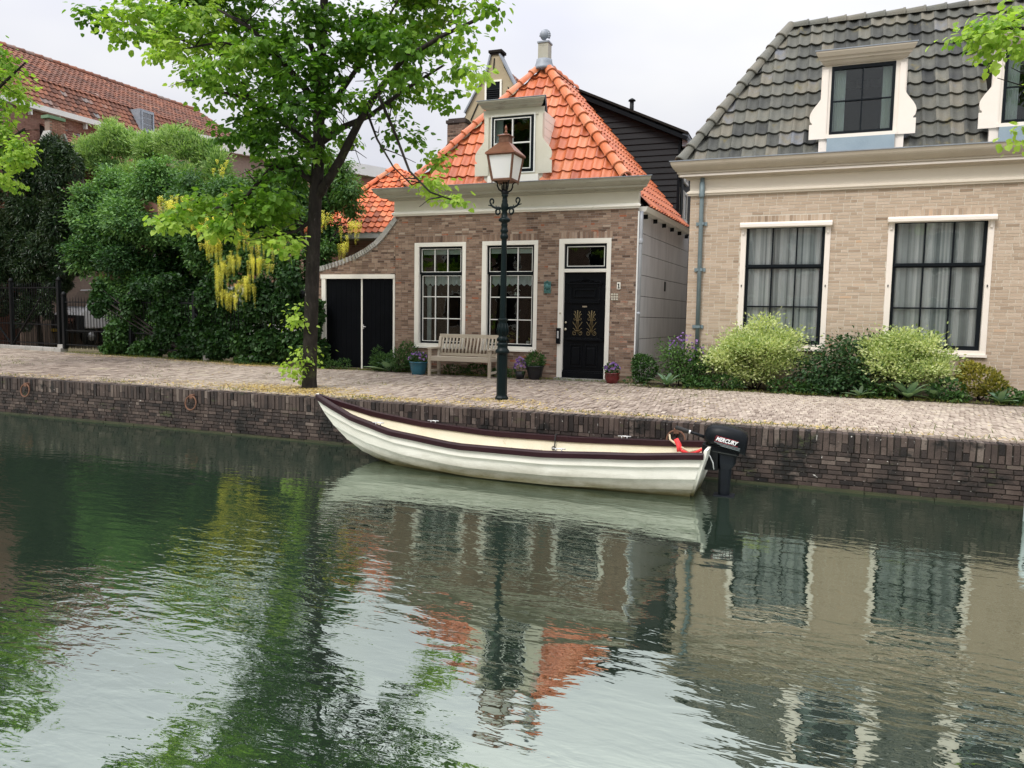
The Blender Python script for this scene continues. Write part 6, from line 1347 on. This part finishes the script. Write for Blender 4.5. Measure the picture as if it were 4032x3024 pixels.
# ------------------------------------------------------------------ railings, gate and what stands behind them
def fpt(x): return 5.55 + (-11.3 - x) * .135
FA = math.atan2(-.135, 1)
def railing(name, label, cat, x0, x1, h, pitch, braces=(), posts=()):
    L = (x1 - x0) / math.cos(FA); t = thing(name, label, cat, (x0, fpt(x0), .1), FA)
    for z in (.12, h * .36, h - .12): MB().box(0, L, -.012, .012, z, z + .035).build('rail', 'iron_black', t)
    n = int(L / pitch); bars = []
    for i in range(n):
        x = (i + .5) * L / n
        MB().tube([(x, 0, .02), (x, 0, h - .04), (x, 0, h + .06)], [.011, .011, .003], 5).build('bar', 'iron_black', t)
        if i % 2 == 0: MB().tube([(x + L / n / 2, 0, .02), (x + L / n / 2, 0, h * .36), (x + L / n / 2, 0, h * .42)], [.008, .008, .002], 5).build('short_bar', 'iron_black', t)
    for a, b, c, d in braces: MB().bar((a, -.03, b), (c, -.03, d), .03, .045, (0, 1, 0)).build('brace', 'iron_black', t)
    for x in posts:
        MB().box(x - .055, x + .055, -.06, .06, 0, h + .1).build('post', 'iron_black', t, bevel=.01); MB().lathe([(.08, 0), (.08, .04), (.05, .1), (0, .13)], (x, 0, h + .1), 8).build('post_cap', 'iron_black', t)
    return t
railing('iron_gate', 'black wrought iron double gate with diagonal braces', 'gate', -27.6, -22.05, 2.0, .135, [(.6, 1.7, 2.7, .1), (2.9, .1, 4.6, 1.6)], (.05, 2.80, 5.55))
railing('iron_railing', 'black iron railing overgrown with ivy along the street', 'railing', -21.9, -11.6, 1.55, .15, [(6.2, 1.2, 7.7, .05)], (.05, 3.4, 6.2, 8.2, 10.2))
t = thing('gate_plinth', 'long low stone kerb under the iron gate', 'plinth', (-27.8, fpt(-27.8) - .06, 0), FA)
for k in range(6): MB().box(k * 1.0, k * 1.0 + .985, -.09, .14, -.02, .12 + rnd.uniform(-.008, .008)).build('kerb_stone', 'concrete', t, bevel=.008)
for x, y_, lab in ((-22.0, 7.0, 'pale concrete block at the foot of the iron gate post'), (-15.18, 6.02, 'pale concrete block half buried in ivy by the railing brace'), (-13.55, 5.78, 'pale concrete block under the laburnum beside the lime tree')):
    tag(MB().box(x - .11, x + .11, y_ - .1, y_ + .1, -.02, .23).build('concrete_block', 'concrete', None, bevel=.012), lab, 'block', 'concrete blocks along the railing')
vn = thing('parked_van', 'white van with dark bumper parked behind the iron gate', 'van', (-26.4, 10.1, 0), R(12))
v = [(-.95, 0, .62), (.95, 0, .62), (.95, 0, 1.15), (-.95, 0, 1.15), (-.92, .55, 1.38), (.92, .55, 1.38), (-.82, 1.15, 2.1), (.82, 1.15, 2.1), (-.8, 3.6, 2.15), (.8, 3.6, 2.15), (-.95, 3.8, .62), (.95, 3.8, .62)]
MB().add(v, [(0, 1, 2, 3), (3, 2, 5, 4), (4, 5, 7, 6), (6, 7, 9, 8), (8, 9, 11, 10), (0, 3, 4, 6, 8, 10), (1, 11, 9, 7, 5, 2), (0, 10, 11, 1)]).build('body', 'van_white', vn, bevel=.05)
MB().add([(-.80, .585, 1.42), (.80, .585, 1.42), (.72, 1.10, 2.03), (-.72, 1.10, 2.03)], [(0, 1, 2, 3)]).build('windscreen', 'glass_far', vn).location = (0, -.03, .02)
MB().box(-.97, .97, -.10, .3, .45, 1.12).build('bumper', 'van_dark', vn, bevel=.04)
MB().box(-.30, .22, -.115, -.10, .5, .61).build('number_plate', 'plate_yellow', vn)
for x in (-.75, .75):
    MB().box(x - .13, x + .13, -.118, -.10, .82, 1.0).build('headlight', 'glass_far', vn)
    for y_ in (.75, 3.0):
        wh = MB().tube([(x - .1, y_, .33), (x + .1, y_, .33)], .33, 18).build('wheel', 'rubber', vn); MB().tube([(x * 1.14 - .02, y_, .33), (x * 1.14 + .02, y_, .33)], .18, 12).build('rim', 'steel', wh)
bwl = thing('block_wall', 'low wall of grey concrete blocks seen through the iron gate', 'wall', (-31.5, 13.4, 0), R(-4))
wb_ = [tm(u + (.22 if r_ % 2 else 0), 0, .1 + r_ * .205, .43, .2, .196) for r_ in range(8) for u in np.arange(0, 8, .44)]
scatter(bwl, None, 'block', (BOXV, BOXF), wb_, [rnd.random() for _ in wb_], 'concrete', 200, 4, 'blocks')
MB().box(-.2, 8.2, -.08, .08, 0, 1.60).build('wall_core', 'mortar_far', bwl)

# ------------------------------------------------------------------ trees
def tree(label, trunk, tr, limbs, lr, clumps, dens, size, mat, shape='heart', spray=14, twigs=True, name='lime_tree', extra=()):
    base = Vector(trunk[0]); base.z = 0
    t = thing(name, label, 'tree', base)
    L_ = lambda p: Vector(p) - base
    tp = [L_(p) for p in trunk]; n = len(tp); rr = [tr * (1 - .70 * (i / (n - 1)) ** 2.0) for i in range(n)]
    rr[0] = tr * 1.5; tp[0].z = -.06
    tp.insert(1, tp[0].lerp(tp[1], .12)); rr.insert(1, tr * 1.12); tp.insert(2, tp[1].lerp(tp[2], .25)); rr.insert(2, tr * 1.0)
    MB().tube(tp, rr, 14).build('trunk', 'bark', t)
    for li, l in enumerate(limbs):
        pts = [L_(p) for p in l]; r0 = lr[li % len(lr)]
        m = MB(); m.tube(pts, [r0 * (1 - .8 * i / (len(pts) - 1)) + .006 for i in range(len(pts))], 8)
        if twigs:
            for i in range(1, len(pts)):
                for k in range(1 if li in (8, 9) else 3):
                    p = pts[i - 1].lerp(pts[i], rnd.random()); d = Vector((rnd.gauss(0, 1), rnd.gauss(0, .8), rnd.gauss(.2, .6))).normalized(); q = p + d * rnd.uniform(.12, .35); q2 = q + (d + Vector((rnd.gauss(0, .4), rnd.gauss(0, .4), rnd.gauss(-.2, .4)))).normalized() * rnd.uniform(.2, .45)
                    m.tube([p, q, q2], [.013, .008, .004], 4)
        m.build('limb', 'bark', t)
    foliage('crown', [(c[0] - base.x, c[1] - base.y, *c[2:]) for c in clumps], dens, size, mat, t, shape, .3, .55, spray, .8, .16, .5)
    for nm, cl_, dn, sz in extra: stuff(foliage(nm, [(c[0] - base.x, c[1] - base.y, *c[2:]) for c in cl_], dn, sz, mat, t, shape, .3, .55, 8, .7, .12, .5))
    return t
top = []
for k in range(34):     # the part of the crown above the picture, which the water mirrors
    u = rand_dir(1)[0]; top.append((-8.3 + u[0] * 3.0, 1.3 + u[1] * 1.6, 7.5 + u[2] * .9, .6, .5, .42, .4 + .3 * nrg.random()))
def crown_rest(cx, cz, x0, x1):    # the part of a crown that stands outside the picture
    out = []
    while len(out) < 22:
        u = rand_dir(1)[0]; x = cx + u[0] * 1.9
        if x0 < x < x1: out.append((x, 1.25 + u[1] * 1.4, cz + u[2] * 1.5, .55, .5, .42, .6 + .2 * nrg.random()))
    return out
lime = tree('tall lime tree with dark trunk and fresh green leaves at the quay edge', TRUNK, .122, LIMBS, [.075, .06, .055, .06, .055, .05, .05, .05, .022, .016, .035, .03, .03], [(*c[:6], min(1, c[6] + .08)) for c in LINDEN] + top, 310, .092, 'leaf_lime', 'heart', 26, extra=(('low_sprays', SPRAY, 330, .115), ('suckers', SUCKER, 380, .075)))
ltb_ = [(-17.6, 1.3, 0), (-17.6, 1.3, 2.5), (-17.5, 1.3, 4.5), (-17.4, 1.3, 7.5)]
tree('young lime tree reaching into the picture beyond the gate end of the quay', ltb_, .14, [[(-17.5, 1.3, 4.0), (-16.4, 1.3, 4.6), (-15.4, 1.3, 5.0)], [(-17.5, 1.3, 5.0), (-16.3, 1.3, 5.8), (-15.3, 1.3, 6.3)]], [.05, .05], LEFTLIME + crown_rest(-18.4, 6.2, -21, -17.6), 420, .09, 'leaf_lime')
rtb_ = [(4.6, 1.2, 0), (4.6, 1.2, 2.5), (4.5, 1.2, 4.5), (4.5, 1.2, 6.8)]
tree('lime tree branch with yellow green leaves hanging before the second dormer', rtb_, .14, [[(4.5, 1.2, 3.6), (3.2, 1.15, 4.5), (2.2, 1.1, 4.75), (1.5, 1.1, 4.85)], [(4.5, 1.2, 4.6), (3.2, 1.2, 5.0), (2.2, 1.1, 5.1)], [(3.2, 1.15, 4.5), (2.6, 1.1, 4.2), (2.2, 1.1, 4.05)]], [.04, .05, .02], RIGHTLIME + crown_rest(5.2, 6.0, 4.0, 7.5), 380, .085, 'leaf_lime')

lab = tree('laburnum hung with long yellow flower clusters behind the railing', [(-12.7, 6.9, 0), (-12.6, 6.9, 1.5), (-12.7, 6.9, 3.0), (-12.9, 6.9, 4.0)], .09,
     [[(-12.6, 6.9, 1.5), (-13.6, 6.8, 2.6), (-14.8, 6.7, 3.4)], [(-12.7, 6.9, 2.2), (-12.0, 6.8, 3.0), (-11.4, 6.7, 3.6)]], [.04, .035], lumpy(LABURNUM, 6, .5), 900, .10, 'leaf_lab', 'oval', 9, False, 'laburnum_tree')
lb_ = Vector((-12.7, 6.9, 0))
for x, y, z, L in RACEMES:
    P, D_, Nn, S_, T = [], [], [], [], []
    for s in range(4 if L > .3 else 2):
        ox, oy, ln = rnd.gauss(0, .075), rnd.gauss(0, .06), L * rnd.uniform(.35, 1.1); n = int(150 * ln) + 10
        z0_ = z; z = z0_ - rnd.uniform(-.05, .10)
        for i in range(n):
            f_ = i / n; rad = .026 * (1 - f_ * .85) + .004; ox += rnd.gauss(0, .0012); a = i * 2.4
            P.append((x + ox + rad * math.cos(a), y + oy + rad * math.sin(a), z - f_ * ln)); D_.append((math.cos(a), math.sin(a), -.4)); Nn.append((0, 0, 1)); S_.append(.030 * rnd.uniform(.6, 1.2) * (1 - .5 * f_)); T.append(rnd.uniform(.2, .95))
        z = z0_
    o = leafpts('flower_cluster', 'petal_yellow', lab, (np.array(P) - np.array(lb_)).tolist(), D_, Nn, S_, T, 'heart')
    stuff(o)

def bush(name, label, cat, clumps, dens, size, mat, shape='oval', base=None, stems=5, shell=.6, droop=.2, spray=0, tvar=.2, up=.5, group=None, part='foliage', out=.6):
    b = Vector(base) if base else Vector((np.mean([c[0] for c in clumps]), np.mean([c[1] for c in clumps]), 0))
    t = thing(name, label, cat, b, 0, group)
    lc = [(c[0] - b.x, c[1] - b.y, c[2] - b.z, *c[3:]) for c in clumps]
    for k in range(stems):
        c = lc[k % len(lc)]; MB().tube([(rnd.gauss(0, .06), rnd.gauss(0, .06), -.03), (c[0] * .5, c[1] * .5, c[2] * .45), (c[0], c[1], c[2])], [.03 if c[2] > 1.5 else .014, .02 if c[2] > 1.5 else .01, .006], 6).build('stem', 'bark', t)
    foliage(part, lc, dens, size, mat, t, shape, shell, droop, spray, up, tvar, out, clip=lambda P: P[:, 2] > .01)
    return t
bush('cypress_tree', 'feathery light green cypress in front of the long red roof', 'tree', lumpy(CYPRESS, 8), 900, .15, 'leaf_cyp', 'lance', None, 4, .5, -.8, 12, .4, .3)
foliage('brown_tips', [(c[0] - np.mean([q[0] for q in CYPRESS]), c[1] - np.mean([q[1] for q in CYPRESS]), *c[2:]) for c in CYPBROWN], 600, .13, 'leaf_brown', [o for o in COL.objects if o.name.startswith('cypress_tree')][0], 'lance', .5, -.8)
bush('evergreen_shrub', 'tall dark evergreen shrub with narrow leaves beside the iron gate', 'shrub', lumpy(EVERGREEN, 7, .5), 560, .17, 'leaf_ever', 'lance', None, 6, .5, .3, 0, .25)
bush('garden_shrub', 'big rounded mid green shrub spilling over the railing beside the laburnum', 'shrub', lumpy(BIGSHRUB, 8, .44, .2), 760, .105, 'leaf_shrub', 'oval', None, 8, .55, .2, 9, .36)
bush('ivy_hedge', 'dark ivy hedge smothering the iron railing along the street', 'hedge', lumpy(IVY, 5, .6, .15), 700, .095, 'leaf_ivy', 'heart', (-15.5, 6.1, 0), 6, .55, .6, 0, .22, .2)
# trees and shrubs of the garden further back close the gaps of the hedge
back = [(-24 + k * 1.45 + rnd.uniform(-.4, .4), 10.2 + rnd.uniform(-.6, .6) - max(0, k - 4) * .25, 1.1 + rnd.uniform(-.2, .4), 1.1, .6, 1.3, .3) for k in range(3, 9)]
bush('garden_thicket', 'dense dark thicket of garden bushes behind the railing', 'thicket', back, 260, .13, 'leaf_shrub', 'oval', None, 6, .4, .2)

# ------------------------------------------------------------------ the bed before the buff house
sheet('flower_bed', -3.55, 7.8, 4.72, 5.885, .02, 'soil', 24, 4)
bush('golden_globe', 'clipped golden green globe shrub below the window beside the drainpipe', 'shrub', lumpy([(-1.17, 5.28, .78, .78, .55, .52, .62), (-1.17, 5.25, .72, .74, .50, .42, .55)], 24, .24, .14, 1.22), 2600, .055, 'leaf_gold', 'oval', (-1.17, 5.3, .02), 6, .6, -.5, 9, .36, .5, 'clipped golden shrubs')
bush('golden_globe', 'clipped golden green globe shrub under the window beside the amber shrub', 'shrub', lumpy([(1.30, 5.28, .78, .63, .5, .49, .66), (1.33, 5.25, .70, .60, .46, .40, .56)], 24, .25, .14, 1.22), 2600, .055, 'leaf_gold', 'oval', (1.31, 5.3, .02), 6, .6, -.5, 9, .36, .5, 'clipped golden shrubs')
bush('rose_bush', 'loose dark green rose bush with red tinged leaves between the golden globes', 'shrub', [(.28, 5.3, .55, .55, .4, .42, .45), (.55, 5.2, .38, .45, .35, .32, .45), (-.15, 5.25, .42, .35, .32, .32, .4), (.40, 5.45, .90, .30, .25, .18, .5), (.75, 5.5, .95, .25, .2, .14, .5), (.05, 5.05, .22, .5, .2, .18, .35)], 1000, .07, 'leaf_rose', 'oval', (.3, 5.3, .02), 9, .4, .1, 6, .25)
bush('amber_shrub', 'small shrub with amber tipped leaves in front of the buff brick wall', 'shrub', [(2.48, 5.35, .36, .36, .3, .26, .6), (2.36, 5.38, .52, .22, .2, .16, .75), (2.72, 5.3, .24, .24, .22, .18, .5)], 1700, .055, 'leaf_amber', 'oval', (2.5, 5.35, .02), 5, .6, -.4, 0, .25)
bush('corner_bush', 'dense dark green bush at the foot of the alley wall', 'shrub', [(-3.32, 5.42, .33, .27, .24, .27, .4), (-3.40, 5.40, .48, .16, .16, .14, .5)], 2000, .055, 'leaf_herb', 'oval', (-3.32, 5.42, .0), 5, .6, .1)
hb = bush('flowering_bush', 'leafy pale bush with purple flowers at the mouth of the alley', 'shrub', [(-2.62, 5.42, .48, .38, .3, .34, .75), (-2.30, 5.45, .40, .32, .28, .34, .45), (-2.78, 5.35, .70, .18, .16, .16, .9), (-2.05, 5.4, .45, .2, .2, .3, .4)], 1200, .06, 'leaf_herb', 'oval', (-2.5, 5.42, .02), 7, .5, .0, 5, .25)
blossoms(hb, (-.05, 0, .62), (.34, .25, .42), 46, size=.026); blossoms(hb, (.2, -.05, .5), (.3, .2, .3), 24, size=.022)
bush('underplanting', 'low mixed ground cover plants along the edge of the flower bed', 'ground cover', [(-2.2, 5.05, .12, .3, .2, .14, .5), (-1.7, 4.98, .14, .35, .2, .15, .45), (-.6, 4.95, .13, .35, .16, .14, .5), (-.2, 4.9, .10, .3, .14, .12, .4), (.9, 4.9, .13, .3, .16, .14, .4), (1.95, 4.95, .2, .3, .2, .2, .45), (2.1, 4.85, .09, .2, .12, .09, .6), (3.2, 4.95, .08, .5, .15, .08, .5), (2.9, 5.1, .12, .25, .2, .13, .45)], 1200, .065, 'leaf_herb', 'oval', (0, 5, .02), 0, .3, .0, 0, .25)
def rosette(label, x, y, r, n, tall=.5, mat='leaf_grey'):
    t = thing('mullein_plant', label, 'plant', (x, y, .02), rnd.uniform(0, 6), 'big leaved mulleins')
    for k in range(n):
        a = k * 2.4 + rnd.uniform(-.2, .2); el = .25 + 1.0 * (k / n) + rnd.uniform(-.1, .1); L = 1.25 * r * (1.1 - .35 * k / n) * rnd.uniform(.85, 1.1); w_ = L * .30
        e = Vector((math.cos(a), math.sin(a), 0)); s = Vector((-math.sin(a), math.cos(a), 0)); v = []
        for i in range(6):
            f_ = i / 5; up = math.sin(el) * L * f_ * (1.15 - .45 * f_ * (1.3 - el * .6)); rr = math.cos(el) * L * f_ * (1 + .1 * f_)
            ww = w_ * math.sin(math.pi * min(1, .08 + f_ * .9)) ** .8
            c = e * rr + Vector((0, 0, .02 + up)); v += [c - s * ww / 2 + Vector((0, 0, ww * .16)), c, c + s * ww / 2 + Vector((0, 0, ww * .16))]
        f = []
        for i in range(5): f += [(3 * i, 3 * i + 1, 3 * i + 4, 3 * i + 3), (3 * i + 1, 3 * i + 2, 3 * i + 5, 3 * i + 4)]
        MB().add(v, f, rnd.uniform(.25, .85), True).build('leaf', mat, t)
    return t
rosette('grey green mullein rosette beside the corner bush in the alley bed', -2.78, 5.08, .34, 11)
rosette('small mullein rosette in front of the golden globe nearest the drainpipe', -1.55, 4.98, .20, 8)
rosette('flat mullein rosette at the foot of the rose bush', .62, 4.84, .24, 7)
rosette('large upright mullein rosette in front of the golden globe by the amber shrub', 1.38, 4.92, .42, 13)
rosette('dark mullein rosette between the large mullein and the amber shrub', 1.78, 4.98, .34, 10)
rosette('pale mullein rosette in front of the amber shrub', 2.74, 4.92, .27, 9)
rosette('pale mullein beside the blue pot in front of the garage doors', -9.15, 5.28, .42, 11)
bush('weeds', 'tall weeds growing against the garage doors beside the blue pot', 'weeds', [(-9.3, 5.32, .22, .35, .2, .22, .5), (-8.9, 5.3, .3, .3, .2, .28, .5), (-8.75, 5.42, .5, .22, .14, .25, .55), (-9.55, 5.38, .3, .14, .12, .3, .4), (-8.5, 5.4, .2, .3, .15, .18, .4)], 900, .085, 'leaf_herb', 'lance', (-9.0, 5.35, .0), 6, .3, -.2, 0, .25)
bush('weeds', 'weeds at the foot of the lime tree side garage post', 'weeds', [(-11.05, 5.35, .2, .25, .15, .2, .5), (-10.75, 5.35, .1, .25, .12, .1, .5), (-11.25, 5.35, .35, .16, .12, .2, .4), (-10.45, 5.36, .14, .2, .1, .12, .45)], 900, .08, 'leaf_herb', 'lance', (-11, 5.35, .0), 4, .3, -.2, 0, .25)
bush('weeds', 'low weeds in the shade under the garden bench', 'weeds', [(-7.6, 5.42, .12, .3, .12, .12, .35), (-7.0, 5.42, .14, .35, .12, .14, .35), (-6.45, 5.4, .1, .25, .12, .1, .4), (-6.2, 5.4, .1, .15, .1, .1, .6)], 1000, .06, 'leaf_herb', 'oval', (-7, 5.4, .0), 2, .3, -.2, 0, .25)
bush('weeds', 'small nettles beside the red pot at the house corner', 'weeds', [(-3.55, 5.2, .08, .14, .1, .09, .5), (-3.35, 5.1, .05, .16, .08, .06, .6)], 500, .05, 'leaf_herb', 'oval', (-3.5, 5.2, .0), 0, .3, -.2, 0, .25)

# ------------------------------------------------------------------ grass in the joints, fallen petals
def tufts(name, spots, n_per, size, mat, shape='blade', lie=False):
    P, D_, Nn, S_, T = [], [], [], [], []
    for x, y, sx, sy, n in spots:
        for i in range(int(n * n_per)):
            P.append((x + nrg.normal() * sx, y + nrg.normal() * sy, .017 if not lie else .018 + nrg.random() * .006)); a = nrg.uniform(0, 6.3)
            D_.append((math.cos(a), math.sin(a), 0.02 if lie else nrg.uniform(.3, 1.6))); Nn.append((nrg.normal() * .2, nrg.normal() * .2, 1)); S_.append(size * nrg.uniform(.5, 1.3)); T.append(nrg.uniform(.1, .95))
    keep = [i for i, p in enumerate(P) if .03 < p[1] < 7.5]
    o = leafpts(name, mat, None, [P[i] for i in keep], [D_[i] for i in keep], [Nn[i] for i in keep], [S_[i] for i in keep], [T[i] for i in keep], shape)
    return stuff(o)
edge = [(-11.0 + k * .2, 5.38 + rnd.uniform(-.06, .06), .12, .05, rnd.uniform(.3, 1.2)) for k in range(40)] + [(-21 + k * .25, fpt(-21 + k * .25) - .32, .15, .07, rnd.uniform(.3, 1.2)) for k in range(40)] + [(-3.3 + k * .2, 4.74 + rnd.uniform(-.04, .04), .12, .05, rnd.uniform(.2, .8)) for k in range(38)]
quayg = [(rnd.uniform(-26, 3.5), .22, .3, .02, rnd.uniform(.1, .5)) for k in range(60)]
joints = [(rnd.uniform(-20, 3), rnd.uniform(.5, 4.8), .25, .12, rnd.uniform(.1, .4)) for k in range(45)]
g = tufts('grass', edge + quayg + joints, 60, .075, 'grass'); tag(g, 'sparse grass growing in the paving joints and along the walls', 'grass')
pet = [(-8.3, 1.0, .8, .35, 2.2), (-7.6, .6, .9, .22, 2.0), (-9.4, .9, 1.0, .3, 1.2), (-6.2, .45, 1.0, .15, 1.2), (-4.6, 1.0, .4, .25, .9), (-14.5, 5.6, 1.5, .2, 1.6), (-12.5, 5.3, 1.2, .2, 1.4), (-17.5, 6.0, 1.6, .2, 1.0), (-2.5, .4, 1.5, .1, .7), (-5.5, 3, 3.5, 1.2, .8), (0, .4, 1.5, .1, .6), (-12.5, .5, 2, .2, .8)]
g = tufts('fallen_petals', pet, 1100, .034, 'petal_litter', 'oval', True); tag(g, 'yellow fallen petals and leaf litter strewn over the street paving', 'litter')
